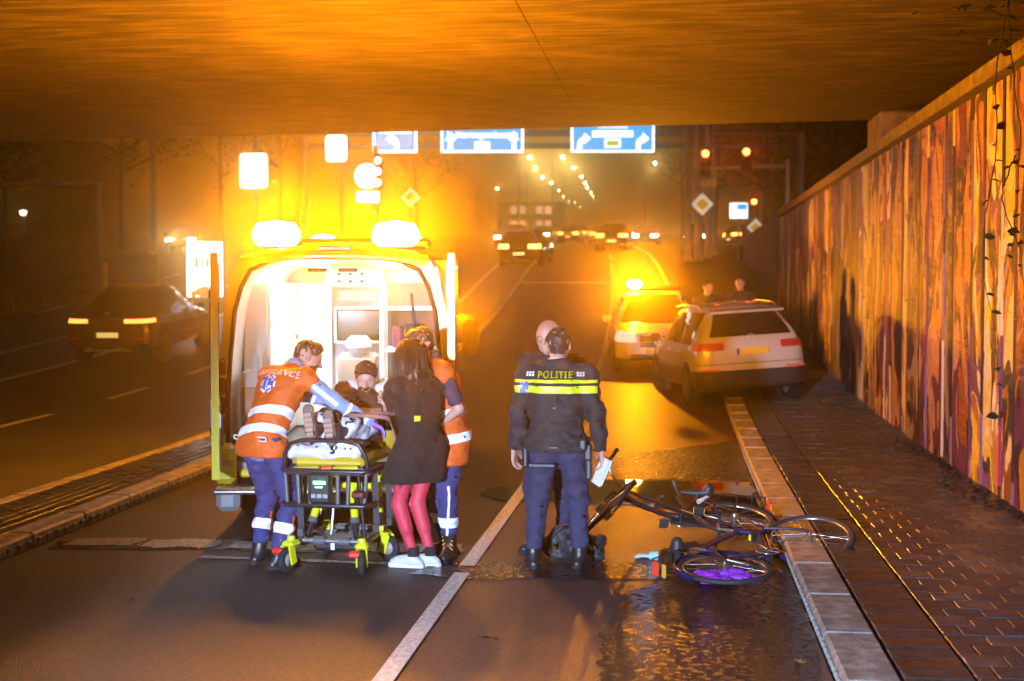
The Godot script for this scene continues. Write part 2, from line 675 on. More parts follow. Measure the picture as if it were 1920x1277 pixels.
func build_ground() -> void:
	var grass := concrete("verge_grass", Color(0.02, 0.035, 0.008), Color(0.06, 0.08, 0.02), Vector3(0.5, 0.5, 0.5), 1.0)
	var rings := []
	for k in 110:
		var z: float = 30.0 - k * 2.0 if k < 70 else -110.0 - (k - 70) * 12.0
		rings.append([V(-260, gy(z) - 0.03, z), V(-24, gy(z) - 0.03, z), V(6, gy(z) - 0.03, z), V(260, gy(z) - 0.03, z)])
	var g := MB.new()
	g.strip_rings(rings, false)
	setting("ground", g, grass)
	var road_m := asphalt("road_asphalt", Color(0.01, 0.01, 0.012), Color(0.04, 0.038, 0.04), 0.5)
	setting("road", ribbon(-23.5, 0.86, 25, -560, 0.0), road_m)
	setting("far_carriageway", ribbon(-15.4, -6.28, 25, -160, 0.004), asphalt("pale_asphalt", Color(0.035, 0.033, 0.032), Color(0.1, 0.094, 0.09), 0.5))  # paler than the road: the amber glare on this side is put into its tone
	setting("turn_lane", ribbon(-1.44, 0.855, 25, -42, 0.004), asphalt("worn_red_asphalt", Color(0.045, 0.022, 0.018), Color(0.105, 0.06, 0.05), 0.42))
	# wet places
	var wet := asphalt("wet_asphalt", Color(0.006, 0.005, 0.005), Color(0.014, 0.011, 0.01), 0.08, 0.36)
	wet.metallic_specular = 0.6
	wet.roughness = 0.55
	wet.roughness_texture = noise_tex("film", 0.03, 4, false, 1.0, [[0.3, Color(0.003, 0.003, 0.003)], [0.52, Color(0.02, 0.02, 0.02)], [0.75, Color(0.5, 0.5, 0.5)]], 1024)
	wet.roughness_texture_channel = BaseMaterial3D.TEXTURE_CHANNEL_RED
	var wp := [Vector2(-0.42, -7.0), Vector2(-0.46, -8.02), Vector2(-0.3, -8.85), Vector2(-0.36, -9.4), Vector2(-0.05, -9.85), Vector2(0.25, -10.1), Vector2(0.83, -10.2), Vector2(0.845, -5.0), Vector2(-0.3, -5.0)]
	setting("wet_patch", patch(wp, 0.008, 0.06, 5), wet)
	setting("wet_patch", patch([Vector2(-1.7, -10.32), Vector2(-0.9, -10.36), Vector2(-0.05, -10.42), Vector2(0.4, -10.3), Vector2(-0.05, -9.86), Vector2(-0.6, -9.78), Vector2(-1.44, -9.72), Vector2(-1.9, -9.85)], 0.0085, 0.03, 8), wet)
	setting("wet_patch", patch([Vector2(-5.0, -10.8), Vector2(-3.0, -11.1), Vector2(-2.0, -10.9), Vector2(-2.1, -10.55), Vector2(-3.4, -10.6), Vector2(-4.9, -10.45)], 0.0075, 0.05, 12), wet)
	setting("wet_patch", patch([Vector2(-0.6, -14.9), Vector2(0.845, -15.0), Vector2(0.845, -18.6), Vector2(0.2, -18.0), Vector2(-0.9, -16.8)], 0.0075, 0.08, 15), wet)
	var water := mat("puddle_water", Color(0.006, 0.004, 0.003), 0.015, 0.0, 0.55)
	water.normal_enabled = true
	water.normal_texture = noise_tex("ripples", 0.006, 2, true, 1.5)
	water.normal_scale = 0.025
	water.uv1_triplanar = true
	water.uv1_world_triplanar = true
	water.uv1_scale = Vector3(0.5, 0.5, 0.5)
	setting("puddle", patch([Vector2(-1.46, -14.5), Vector2(-0.8, -14.85), Vector2(-0.05, -14.9), Vector2(0.84, -14.85), Vector2(0.84, -12.6), Vector2(0.35, -12.3), Vector2(-0.1, -13.0), Vector2(-0.5, -13.25), Vector2(-1.0, -13.3), Vector2(-1.45, -13.25), Vector2(-1.9, -13.6), Vector2(-1.85, -14.1)], 0.011, 0.05, 21), water)
	# markings
	var white := asphalt("road_paint", Color(0.38, 0.37, 0.35), Color(0.68, 0.67, 0.64), 0.6, 0.35)
	var worn := asphalt("worn_road_paint", Color(0.06, 0.06, 0.06), Color(0.34, 0.34, 0.34), 0.45, 0.4)
	var zs := [[-5.2, -9.9], [-10.15, -14.6], [-16.5, -60.0]]
	for q in zs: setting("lane_line", ribbon(-1.57, -1.455, q[0], q[1], 0.013), white)
	for k in 8: setting("lane_line", ribbon(-1.55, -1.44, -64 - k * 12, -70 - k * 12, 0.013), white)
	setting("edge_line", ribbon(0.35, 0.5, -34, -110, 0.013), white)
	setting("edge_line", ribbon(-6.46, -6.3, 6, -150, 0.01), white)
	setting("edge_line", ribbon(-5.0, -4.85, -20, -150, 0.009), white)
	setting("edge_line", ribbon(-13.15, -13.0, 6, -120, 0.01), white)
	for k in 26: setting("lane_line", ribbon(-9.78, -9.64, -11 - k * 4.0, -12.8 - k * 4.0, 0.012), white)
	for k in 14: setting("lane_line", ribbon(-19.0, -18.86, -28 - k * 6.0, -30.4 - k * 6.0, 0.012), white)
	setting("edge_line", ribbon(-15.6, -15.45, -10, -120, 0.01), white)
	for k in 5: setting("stop_line", patch([Vector2(-4.9 + k * 0.66, -10.93 - 0.02 * k), Vector2(-4.32 + k * 0.66, -10.95 - 0.02 * k), Vector2(-4.3 + k * 0.66, -10.64), Vector2(-4.88 + k * 0.66, -10.62)], 0.0115, 0.05, 30 + k), worn)
	setting("stop_line", patch([Vector2(-3.6, -10.32), Vector2(-1.75, -10.2), Vector2(-1.75, -10.1), Vector2(-3.6, -10.22)], 0.0115, 0.02, 41), worn)
	setting("stop_line", ribbon(-1.2, 0.3, -33.0, -33.4, 0.013), white)
	setting("stop_line", ribbon(-4.8, -1.7, -50.0, -50.4, 0.013), white)

func build_pavement() -> void:
	var rg := RandomNumberGenerator.new()
	rg.seed = 11
	var root := setting("pavement", ribbon(1.2, 3.2, 25, -60, 0.085), mat("joint_sand", Color(0.02, 0.017, 0.014), 0.95))
	# kerb of long stones with a ribbed face
	var kerb_m := concrete("kerb_stone", Color(0.16, 0.14, 0.12), Color(0.34, 0.31, 0.28), Vector3(0.9, 0.9, 0.9), 0.62)
	var kerb := setting("kerb", ribbon(0.87, 1.16, 25, -60, 0.02), mat("joint_sand", Color(0.02, 0.017, 0.014), 0.95))
	var stone := MB.new()
	stone.box(V(0, 0.06, 0), V(0.29, 0.13, 0.985), 0.018)
	var stone_mesh := stone.mesh()
	var stud := MB.new()
	stud.box(V(0, 0, 0), V(0.016, 0.07, 0.045), 0.006, rot(0, 0, 14))
	var stud_mesh := stud.mesh()
	for k in 36:
		var z := -5.5 - k
		var s := part("kerb_stone", stone_mesh, kerb_m, kerb, Transform3D(Basis(), V(1.012, gy(z) + rg.randf_range(-0.004, 0.004), z)))
		if k < 12:
			for q in 8:
				part("rib", stud_mesh, kerb_m, s, Transform3D(Basis(), V(-0.15, 0.055, -0.43 + q * 0.123)))
	# a band of wide tiles, then square tiles in half bond to the wall
	var tones := []
	for k in 4:
		var c: float = [0.032, 0.044, 0.056, 0.038][k]
		tones.append(concrete("tile_tone_%s" % ["a", "b", "c", "d"][k], Color(c, c * 0.98, c * 1.0) * 0.6, Color(c, c * 0.98, c * 1.0) * 1.7, Vector3(1.3, 1.3, 1.3), [0.34, 0.42, 0.28, 0.38][k]))
	var band := MB.new()
	band.box(V(0, 0, 0), V(0.35, 0.06, 0.192), 0.006)
	var band_mesh := band.mesh()
	var tile := MB.new()
	tile.box(V(0, 0, 0), V(0.213, 0.06, 0.213), 0.005)
	var tile_mesh := tile.mesh()
	var wet_tile := concrete("wet_tile", Color(0.012, 0.012, 0.013), Color(0.04, 0.038, 0.036), Vector3(1.3, 1.3, 1.3), 0.16)
	var damp_tile := concrete("damp_tile", Color(0.02, 0.02, 0.021), Color(0.06, 0.056, 0.054), Vector3(1.3, 1.3, 1.3), 0.3)
	for k in 60:
		var z := -6.6 - k * 0.2
		part("band_tile", band_mesh, wet_tile if rg.randf() < 0.5 else damp_tile, root, Transform3D(rot(rg.randf_range(-0.5, 0.5), 0, rg.randf_range(-0.4, 0.4)), V(1.345, gy(z) + 0.092 + rg.randf_range(-0.003, 0.003), z)))
	var half := MB.new()
	half.box(V(0, 0, 0), V(0.103, 0.06, 0.213), 0.005)
	var half_mesh := half.mesh()
	var rest := MB.new()
	for k in 150:
		var z := -6.6 - k * 0.22
		for q in 8:
			var x: float = 1.535 + 0.11 + q * 0.22 - (0.11 if k % 2 else 0.0)
			if x > 3.1: continue
			if x < 1.6:
				if k < 44: part("half_tile", half_mesh, damp_tile, root, Transform3D(Basis(), V(1.588, gy(z) + 0.091, z)))
				else: rest.add(half, Transform3D(Basis(), V(1.588, gy(z) + 0.091, z)))
				continue
			var tf := Transform3D(rot(rg.randf_range(-0.6, 0.6), 0, rg.randf_range(-0.6, 0.6)), V(x, gy(z) + 0.09 + rg.randf_range(-0.003, 0.004), z))
			var wetly: bool = x < 2.0 and z < -10.5 and z > -14.0 and rg.randf() < 0.7
			if k < 44: part("paving_tile", tile_mesh, wet_tile if wetly else tones[rg.randi() % 4], root, tf)
			else: rest.add(tile, tf)
	for k in range(60, 170):
		var z := -6.6 - k * 0.2
		rest.add(band, Transform3D(Basis(), V(1.345, gy(z) + 0.092, z)))
	var r := part("distant_tiles", rest, tones[1], root)
	r.set_meta("kind", "stuff")
	# litter along the foot of the wall
	var leaf_m := mat("dead_leaves", Color(0.03, 0.018, 0.01), 0.9)
	var lf := MB.new()
	for k in 700:
		var z := -11.5 - absf(rg.randfn(0, 1.0)) * 6.0
		var x := 3.0 - absf(rg.randfn(0, 0.13)) * (1.0 + 0.8 * sin(z * 1.7))
		if x < 2.4: continue
		var b := rot(rg.randf_range(-30, 30), rg.randf_range(0, 360), rg.randf_range(-30, 30)) * rg.randf_range(0.5, 1.3)
		var c := V(x, 0.125 + rg.randf() * 0.02, z)
		lf.quad(c + b * V(-0.03, 0, 0), c + b * V(0, 0.006, -0.02), c + b * V(0.035, 0, 0), c + b * V(0, 0.006, 0.02))
	var l := part(numbered("leaf_litter"), lf, leaf_m, self)
	l.set_meta("kind", "stuff")
	l.set_meta("label", "dark dead leaves swept along the foot of the painted wall")
	l.set_meta("category", "leaf litter")
	# small things on the road: leaves and grit near the kerb
	for q in [[0.62, -8.9, 40.0, Color(0.25, 0.3, 0.05), "green leaf lying on the wet asphalt beside the kerb"], [0.7, -7.75, 100.0, Color(0.3, 0.22, 0.06), "yellowed leaf lying against the kerb"], [-1.06, -8.05, 15.0, Color(0.012, 0.008, 0.006), "dark curled leaf on the dry reddish asphalt"], [-3.55, -8.75, 70.0, Color(0.02, 0.012, 0.01), "small dark scrap on the road in front of the kerb island"]]:
		var t := thing("fallen_leaf", q[4], "leaf", V(q[0], 0.016, q[1]), deg_to_rad(q[2]))
		var b2 := MB.new()
		var ring := []
		for a in 5: ring.append([V(-0.045 + a * 0.0225, 0.004 + 0.014 * sin(a * 1.3), 0.022 * sin(PI * (a + 0.15) / 4.3)), V(-0.045 + a * 0.0225, 0.001, 0.0), V(-0.045 + a * 0.0225, 0.006 + 0.008 * cos(a), -0.022 * sin(PI * (a + 0.15) / 4.3))])
		b2.strip_rings(ring, false)
		part("blade", b2, mat("leaf_%d" % int(q[2]), q[3], 0.6), t)
		var b3 := MB.new()
		b3.tube([V(-0.045, 0.004, 0), V(-0.07, 0.012, 0.006), V(-0.085, 0.02, 0.02)], 0.0018, 5)
		part("stalk", b3, mat("leaf_%d" % int(q[2]), q[3], 0.6), t)

func build_island() -> void:
	var rg := RandomNumberGenerator.new()
	rg.seed = 5
	var root := setting("traffic_island", ribbon(-6.25, -5.06, 25, -40, 0.06), mat("joint_sand", Color(0.02, 0.017, 0.014), 0.95))
	var kerb_m: StandardMaterial3D = mats["kerb_stone"]
	var kerb := MB.new()
	kerb.box(V(0, 0.06, 0), V(0.24, 0.13, 0.985), 0.02)
	var km := kerb.mesh()
	var kerb2 := MB.new()
	kerb2.box(V(0, 0.05, 0), V(0.2, 0.12, 0.985), 0.03)
	var km2 := kerb2.mesh()
	var stud := MB.new()
	stud.box(V(0, 0, 0), V(0.03, 0.06, 0.05), 0.01, rot(0, 0, -20))
	var sm := stud.mesh()
	for k in 24:
		var z := -8.0 - k
		var s := part("kerb_stone", km, kerb_m, root, Transform3D(Basis(), V(-5.19, gy(z), z)))
		if k < 12:
			for q in 6: part("stud", sm, kerb_m, s, Transform3D(Basis(), V(0.125, 0.05, -0.41 + q * 0.164)))
		part("kerb_stone", km2, kerb_m, root, Transform3D(Basis(), V(-6.16, gy(z), z)))
	var tones := [mats["tile_tone_a"], mats["tile_tone_b"], mats["tile_tone_c"], mats["tile_tone_d"]]
	var brick := MB.new()
	brick.box(V(0, 0, 0), V(0.102, 0.06, 0.206), 0.006)
	var bm := brick.mesh()
	var rest := MB.new()
	for k in 110:
		for q in 7:
			var z := -8.6 - k * 0.212 - (0.106 if q % 2 else 0.0)
			var x := -5.995 + q * 0.108 + 0.02
			var tf := Transform3D(rot(rg.randf_range(-0.8, 0.8), 0, rg.randf_range(-1, 1)), V(x, gy(z) + 0.088 + 0.025 * sin(PI * (q + 0.5) / 7.0) + rg.randf_range(-0.003, 0.004), z))
			if k < 42: part("brick", bm, tones[rg.randi() % 4], root, tf)
			else: rest.add(brick, tf)
	part("distant_bricks", rest, tones[1], root).set_meta("kind", "stuff")
	# drain slot cover in the island
	var g := MB.new()
	for k in 7: g.box(V(0, 0, -0.18 + k * 0.06), V(0.34, 0.012, 0.028), 0.003)
	for s in [-1, 1]: g.box(V(0.17 * s, 0, 0), V(0.02, 0.012, 0.42), 0.003)
	part("drain_grate", g, mat("cast_iron", Color(0.02, 0.018, 0.017), 0.5, 0.6), root, Transform3D(rot(0, 0, 0), V(-5.62, 0.148, -10.55)))

func mural_texture() -> ImageTexture:
	var w := 1280
	var h := 384
	var im := Image.create(w, h, false, Image.FORMAT_RGB8)
	var f := FastNoiseLite.new()
	f.seed = 7
	f.frequency = 1.0
	f.fractal_octaves = 3
	var f2 := FastNoiseLite.new()
	f2.seed = 19
	f2.frequency = 1.0
	f2.fractal_octaves = 2
	for y in h:
		var hh := 4.15 * (1.0 - float(y) / h)
		for x in w:
			var s := 30.0 * x / w
			var w1 := 0.5 * f2.get_noise_2d(s * 1.1, hh * 0.5)
			var w2 := 0.6 * f2.get_noise_2d(s * 0.7 + 50.0, hh * 0.7 + 20.0)
			var low: float = clampf(1.0 - hh / 2.6, 0.0, 1.0)
			var n1 := f.get_noise_2d((s + w1) * 0.6, (hh + w2) * 0.28)
			var n2 := f.get_noise_2d((s + w1) * 0.95 + 70.0, (hh + w2) * 0.4)
			var n3 := f.get_noise_2d((s + w1) * 1.2 + 140.0, (hh + w2) * 0.5 + 30.0)
			var n4 := f.get_noise_2d((s + w1) * 0.9 + 210.0, (hh + w2) * (0.35 + 0.5 * low))
			var n5 := f.get_noise_2d((s + w1) * 1.7 + 300.0, (hh + w2) * 0.8)
			var c: Color = Color(0.42, 0.22, 0.05).lerp(Color(0.2, 0.08, 0.025), smoothstep(-0.2, 0.25, n1))
			c = c.lerp(Color(0.62, 0.47, 0.07), smoothstep(0.06, 0.1, n2))                  # yellow flames
			c = c.lerp(Color(0.6, 0.53, 0.34), smoothstep(0.2, 0.23, n3))                   # cream
			c = c.lerp(Color(0.07, 0.03, 0.015), smoothstep(0.2, 0.24, -n3))                 # dark brown
			c = c.lerp(Color(0.16, 0.07, 0.2), smoothstep(0.3 - 0.14 * low, 0.33 - 0.14 * low, n4))      # violet
			c = c.lerp(Color(0.68, 0.64, 0.58), smoothstep(0.34 - 0.08 * low, 0.36 - 0.08 * low, n5))     # white chips
			c = c.lerp(Color(0.04, 0.035, 0.04), smoothstep(0.36, 0.38, -n5))
			var grain := 0.88 + 0.24 * f.get_noise_2d(s * 26.0, hh * 2.5)
			im.set_pixel(x, y, Color(c.r * grain, c.g * grain, c.b * grain).linear_to_srgb())
	return ImageTexture.create_from_image(im)

func build_wall() -> void:
	var rg := RandomNumberGenerator.new()
	rg.seed = 23
	var t := thing("painted_wall", "tall retaining wall of upright concrete panels painted with a flame coloured mural", "wall", V(3.04, 0, -26))
	var back := MB.new()
	back.box(V(0.22, 2.0, 0.0), V(0.2, 4.5, 75.0))
	part("backing", back, mat("seam_paint", Color(0.09, 0.035, 0.16), 0.7), t)
	var mural := mat("mural", Color(1, 1, 1), 0.55)
	mural.albedo_texture = mural_texture()
	mural.normal_enabled = true
	mural.normal_texture = noise_tex("pores", 0.08, 4, true, 3.0)
	mural.normal_scale = 0.3
	var murals := [mural]
	for tint in [Color(0.34, 0.26, 0.22), Color(0.85, 0.6, 0.4), Color(0.6, 0.36, 0.32), Color(1.0, 0.92, 0.62)]:      # panels repainted in different tones
		var v: StandardMaterial3D = mural.duplicate()
		v.albedo_color = tint.linear_to_srgb()
		murals.append(v)
	var joint_mats := []
	for c in [Color(0.012, 0.008, 0.012), Color(0.03, 0.012, 0.03), Color(0.1, 0.03, 0.16), Color(0.16, 0.1, 0.26), Color(0.05, 0.02, 0.015), Color(0.3, 0.02, 0.12), Color(0.5, 0.45, 0.42)]: joint_mats.append(mat("joint_%d" % joint_mats.size(), c, 0.6))
	var z := 14.6
	var seam := 0
	while z > -15.0:
		var wd: float = [0.47, 0.93, 0.5, 0.86, 0.56, 0.98, 0.52, 1.0][seam % 8] * rg.randf_range(0.92, 1.08)
		var z1: float = max(z - wd, -15.0)
		var dep := rg.randf_range(-0.004, 0.012)
		var m := MB.new()
		var a := V(dep, -0.1, z - 0.045)
		var b := V(dep, -0.1, z1 + 0.045)
		var top := V(0, 4.12, 0)
		var back_v := V(0.11, 0, 0)
		var shift := rg.randf_range(0.0, 0.9)
		var u0 := (14.6 - z) / 30.0 + shift
		var u1 := (14.6 - z1) / 30.0 + shift
		var e := 0.015
		var ai := a + V(0, 0, -e); var bi := b + V(0, 0, e)
		m.quad_uv(ai, ai + top, bi + top, bi, Vector2(u0, 1), Vector2(u0, 0), Vector2(u1, 0), Vector2(u1, 1))
		m.quad_uv(a + V(e, 0, 0), a + top + V(e, 0, 0), ai + top, ai, Vector2(u0, 1), Vector2(u0, 0), Vector2(u0, 0), Vector2(u0, 1))
		m.quad_uv(bi, bi + top, b + top + V(e, 0, 0), b + V(e, 0, 0), Vector2(u1, 1), Vector2(u1, 0), Vector2(u1, 0), Vector2(u1, 1))
		m.quad_uv(a + back_v, a + top + back_v, a + top + V(e, 0, 0), a + V(e, 0, 0), Vector2(u0, 1), Vector2(u0, 0), Vector2(u0, 0), Vector2(u0, 1))
		m.quad_uv(b + V(e, 0, 0), b + top + V(e, 0, 0), b + top + back_v, b + back_v, Vector2(u1, 1), Vector2(u1, 0), Vector2(u1, 0), Vector2(u1, 1))
		part("panel", m, murals[rg.randi() % 5], t)
		var yy := -0.1
		while yy < 4.0:      # the joint is painted in lengths of its own colour
			var hgt: float = min(rg.randf_range(0.25, 1.5), 4.0 - yy + 0.02)
			var js := MB.new()
			js.box(V(0.053, yy + hgt / 2, z1), V(0.1, hgt - 0.004, 0.094))
			part("joint_strip", js, joint_mats[rg.randi() % 7], t)
			yy += hgt
		z = z1
		seam += 1
	var cop := concrete("coping_concrete", Color(0.12, 0.09, 0.075), Color(0.26, 0.2, 0.17), Vector3(0.5, 0.5, 0.5))
	for k in 20:
		var c := MB.new()
		c.box(V(0.15, 4.16, 36.0 - k * 2.6), V(0.42, 0.16, 2.59), 0.015)
		part("coping", c, cop, t)

func build_bridge() -> void:
	var t := thing("viaduct", "broad concrete viaduct deck overhead, lit amber from below", "bridge", V(0, 4.9, 0))
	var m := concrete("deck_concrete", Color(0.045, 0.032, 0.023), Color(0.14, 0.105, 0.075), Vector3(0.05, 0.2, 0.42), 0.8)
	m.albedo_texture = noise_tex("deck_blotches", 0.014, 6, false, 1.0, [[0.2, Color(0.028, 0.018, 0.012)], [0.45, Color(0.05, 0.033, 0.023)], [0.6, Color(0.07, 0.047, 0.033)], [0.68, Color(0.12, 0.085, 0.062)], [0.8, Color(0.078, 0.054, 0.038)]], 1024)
	var far_z := func(x: float) -> float: return -24.1 - (3.89 - x) * 0.105
	var xs := [-36.0, -13.5, -1.55, 9.0]
	for k in 3:
		var a: float = xs[k] + 0.004
		var b: float = xs[k + 1] - 0.004
		var s := MB.new()
		s.prism(PackedVector2Array([Vector2(a, 12.0), Vector2(b, 12.0), Vector2(b, far_z.call(b)), Vector2(a, far_z.call(a))]), 1.1, Transform3D(Basis(V(1, 0, 0), V(0, 0, 1), V(0, 1, 0)), V(0, 0, 0)))
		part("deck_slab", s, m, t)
	var f := MB.new()
	f.box(V(-13.5, 0.95, -26.12), V(46, 1.6, 0.3), 0.03, Basis(V(0, 1, 0), -0.105))
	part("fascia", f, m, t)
	var pier := MB.new()
	pier.box(V(3.82, -2.4, -23.5), V(1.1, 4.8, 1.3), 0.04)
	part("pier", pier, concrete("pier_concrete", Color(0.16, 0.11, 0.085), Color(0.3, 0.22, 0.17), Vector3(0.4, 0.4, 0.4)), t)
	var ab := MB.new()
	ab.box(V(7.5, -2.4, -5), V(1.0, 5.0, 38))
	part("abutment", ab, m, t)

func build_vine() -> void:
	var rg := RandomNumberGenerator.new()
	rg.seed = 77
	var t := thing("hanging_vine", "leafy bramble vine hanging down over the painted wall", "vine", V(2.8, 4.3, -12.6))
	var bark := mat("vine_stem", Color(0.025, 0.016, 0.012), 0.8)
	var leaf := mat("vine_leaf", Color(0.012, 0.02, 0.008), 0.55)
	leaf.backlight_enabled = true
	leaf.backlight = Color(0.15, 0.18, 0.05)
	var stems := [[V(0.1, 0.5, 0.2), V(-0.06, -0.3, 0.25), V(-0.02, -1.0, 0.1), V(-0.12, -1.9, 0.16), V(0.05, -2.9, 0.0), V(0.12, -3.5, -0.3)], [V(0.12, 0.6, -0.1), V(0.1, -0.2, 0.1), V(0.1, -0.9, 0.45), V(0.14, -1.5, 0.2), V(0.1, -2.2, 0.25)], [V(0.15, 0.2, 0.3), V(0.05, 0.3, 0.9), V(-0.1, 0.15, 1.3), V(-0.3, 0.2, 1.5)], [V(0.1, 0.1, 0.1), V(-0.25, 0.25, 0.0), V(-0.55, 0.2, -0.2), V(-0.75, 0.32, -0.4)], [V(0.08, -0.1, 0.2), V(-0.2, -0.05, 0.1), V(-0.38, 0.05, 0.0)], [V(0.1, -1.1, 0.3), V(-0.05, -1.5, 0.5), V(0.1, -2.0, 0.62), V(0.12, -2.6, 0.5)]]
	for s in stems:
		var c := Curve3D.new()
		for p in s: c.add_point(p)
		for k in c.point_count:
			if k > 0 and k < c.point_count - 1:
				var d: Vector3 = (s[k + 1] - s[k - 1]) * 0.18
				c.set_point_in(k, -d)
				c.set_point_out(k, d)
		var pts := []
		var rad := []
		var n := 26
		for k in n:
			pts.append(c.sample_baked(c.get_baked_length() * k / (n - 1.0)) + V(rg.randf_range(-1, 1), rg.randf_range(-1, 1), rg.randf_range(-1, 1)) * 0.012)
			rad.append(lerp(0.0075, 0.002, k / (n - 1.0)))
		var b := MB.new()
		b.tube(pts, rad, 5)
		var st := part("stem", b, bark, t)
		for k in range(1, n - 1):
			if rg.randf() > (0.62 if s.size() > 4 else 0.3): continue
			var lb := MB.new()
			var side := rot(rg.randf_range(-50, 50), rg.randf_range(0, 360), rg.randf_range(-50, 20))
			var sz := rg.randf_range(0.05, 0.12)
			var rings := []
			for q in 6:
				var u := q / 5.0
				var wd := sin(PI * pow(u, 0.8)) * 0.42 + 0.01
				rings.append([pts[k] + side * V(u * sz, 0.1 * sz * sin(u * 3), wd * sz * 0.9), pts[k] + side * V(u * sz, -0.06 * sz, 0), pts[k] + side * V(u * sz, 0.1 * sz * sin(u * 3), -wd * sz * 0.9)])
			lb.strip_rings(rings, false)
			part("leaf", lb, leaf, st)

# ---------------------------------------------------------------- ambulance
func amb_profile(inset: float, lo: float) -> Array:      # half section of the van body, right side, from sill to roof centre
	var pts := [Vector2(0.985, lo), Vector2(1.0, 0.75), Vector2(1.0, 1.15), Vector2(0.975, 1.55), Vector2(0.935, 1.95), Vector2(0.88, 2.25), Vector2(0.8, 2.4), Vector2(0.64, 2.475), Vector2(0.35, 2.51), Vector2(0.0, 2.52)]
	var out := []
	for p in pts: out.append(Vector2(max(0.0, p.x - inset * (1.0 if p.x > 0.5 else p.x * 2.0)), p.y - (inset if p.y > 2.2 else 0.0)))
	return out
func amb_ring(prof: Array, z: float, sx := 1.0, sy := 1.0) -> Array:
	var ring := []
	for p in prof: ring.append(V(p.x * sx, p.y * sy, z))
	for k in range(prof.size() - 2, -1, -1): ring.append(V(-prof[k].x * sx, prof[k].y * sy, z))
	return ring
func build_ambulance() -> void:
	var t := thing("ambulance", "yellow ambulance van with open rear doors and flashing amber roof lights", "ambulance", V(-2.84, 0, -11.5))
	t.rotation.y = deg_to_rad(9.0)
	t.scale = V(1, 0.965, 1)
	var yellow := paint("ambulance_yellow", Color(0.62, 0.52, 0.02))
	var white_in := mat("cabin_white", Color(0.8, 0.8, 0.79), 0.5)
	var grey_in := mat("cabin_grey", Color(0.42, 0.42, 0.42), 0.55)
	var dark := mat("black_plastic", Color(0.018, 0.018, 0.02), 0.5)
	var rubber := mat("rubber", Color(0.014, 0.014, 0.014), 0.85)
	var glass := mat("dark_glass", Color(0.01, 0.012, 0.012), 0.05, 0.0, 0.6)
	var steel := mat("step_steel", Color(0.55, 0.55, 0.55), 0.32, 0.9)
	# shell
	var outer := amb_profile(0.0, 0.42)
	var rings := []
	for q in [[0.0, 1.0, 1.0], [-0.05, 1.0, 1.0], [-2.0, 1.0, 1.02], [-4.0, 1.0, 1.02], [-4.5, 0.98, 0.96], [-5.2, 0.95, 0.62], [-5.85, 0.9, 0.5]]: rings.append(amb_ring(outer, q[0], q[1], q[2]))
	var shell := MB.new()
	shell.strip_rings(rings, false, true)
	var nose: Array = rings[6].duplicate()
	shell.cap(nose, V(0, 0, -1))
	var sm := shell.crease(40.0)
	part("body_shell", sm, yellow, t)
	var inner := amb_profile(0.09, 0.62)
	var irings := []
	for z in [-0.03, -1.0, -2.0, -3.1]: irings.append(amb_ring(inner, z))
	var lin := MB.new()
	lin.strip_rings(irings, false)
	part("cabin_lining", lin, white_in, t)
	# rear frame between shell and lining
	var fr := MB.new()
	var ro: Array = rings[0]
	var ri: Array = irings[0]
	for k in ro.size() - 1: fr.quad(ro[k] + V(0, 0, 0.002), ro[k + 1] + V(0, 0, 0.002), ri[k + 1] + V(0, 0, 0.02), ri[k] + V(0, 0, 0.02))
	part("door_frame", fr, yellow, t)
	var seal := MB.new()
	var sp := []
	for p in ri: sp.append(p + V(0, 0, 0.03))
	seal.tube(sp, 0.022, 6)
	part("door_seal", seal, rubber, t)
	var fl := MB.new()
	fl.box(V(0, 0.58, -1.55), V(1.86, 0.08, 3.1))
	part("floor", fl, mat("cabin_floor", Color(0.16, 0.17, 0.18), 0.45), t)
	var bulk := MB.new()
	bulk.box(V(0, 1.5, -3.14), V(1.84, 1.9, 0.04))
	part("bulkhead", bulk, white_in, t)
	# bulkhead door with a knob, its joints are real gaps
	var bd := MB.new()
	bd.box(V(-0.5, 1.42, -2.9), V(0.44, 1.56, 0.05), 0.008)
	var bdo := part("cabin_door", bd, white_in, t)
	var kn := MB.new()
	kn.lathe([Vector2(0.001, 0.05), Vector2(0.028, 0.045), Vector2(0.03, 0.02), Vector2(0.014, 0.0)], 14, Transform3D(rot(90, 0, 0), V(-0.66, 1.62, -2.87)))
	part("knob", kn, mat("brass", Color(0.35, 0.26, 0.08), 0.3, 0.8), bdo)
	# tall cabinet on the left
	var cab := MB.new()
	cab.box(V(-0.76, 1.42, -1.75), V(0.22, 1.55, 2.2), 0.015)
	var cabinet := part("cabinet", cab, white_in, t)
	for z in 2:
		var d := MB.new()
		d.box(V(-0.644, 1.42, -1.15 - z * 1.05), V(0.018, 1.45, 0.98), 0.006)
		part("cabinet_door", d, white_in, cabinet)
		for y in 3:
			var hg := MB.new()
			hg.box(V(-0.632, 0.98 + y * 0.42, -0.68 - z * 1.05), V(0.014, 0.07, 0.03), 0.003)
			part("hinge", hg, steel, cabinet)
	# narrow lockers on the left near the doors
	var lk := MB.new()
	lk.box(V(-0.72, 1.02, -0.36), V(0.2, 0.78, 0.44), 0.012)
	var locker := part("locker", lk, mat("locker_grey", Color(0.5, 0.47, 0.42), 0.5), t)
	for q in [[0.82, 0.3], [1.14, 0.26]]:
		var lid := MB.new()
		lid.box(V(-0.72, q[0], -0.13), V(0.16, q[1], 0.02), 0.02)
		part("locker_door", lid, mat("locker_orange", Color(0.42, 0.2, 0.06), 0.5), locker)
	var soap := MB.new()
	soap.lathe([Vector2(0.001, 0.0), Vector2(0.034, 0.0), Vector2(0.036, 0.12), Vector2(0.014, 0.15), Vector2(0.012, 0.18), Vector2(0.001, 0.18)], 12, Transform3D(Basis(), V(-0.7, 1.42, -0.2)))
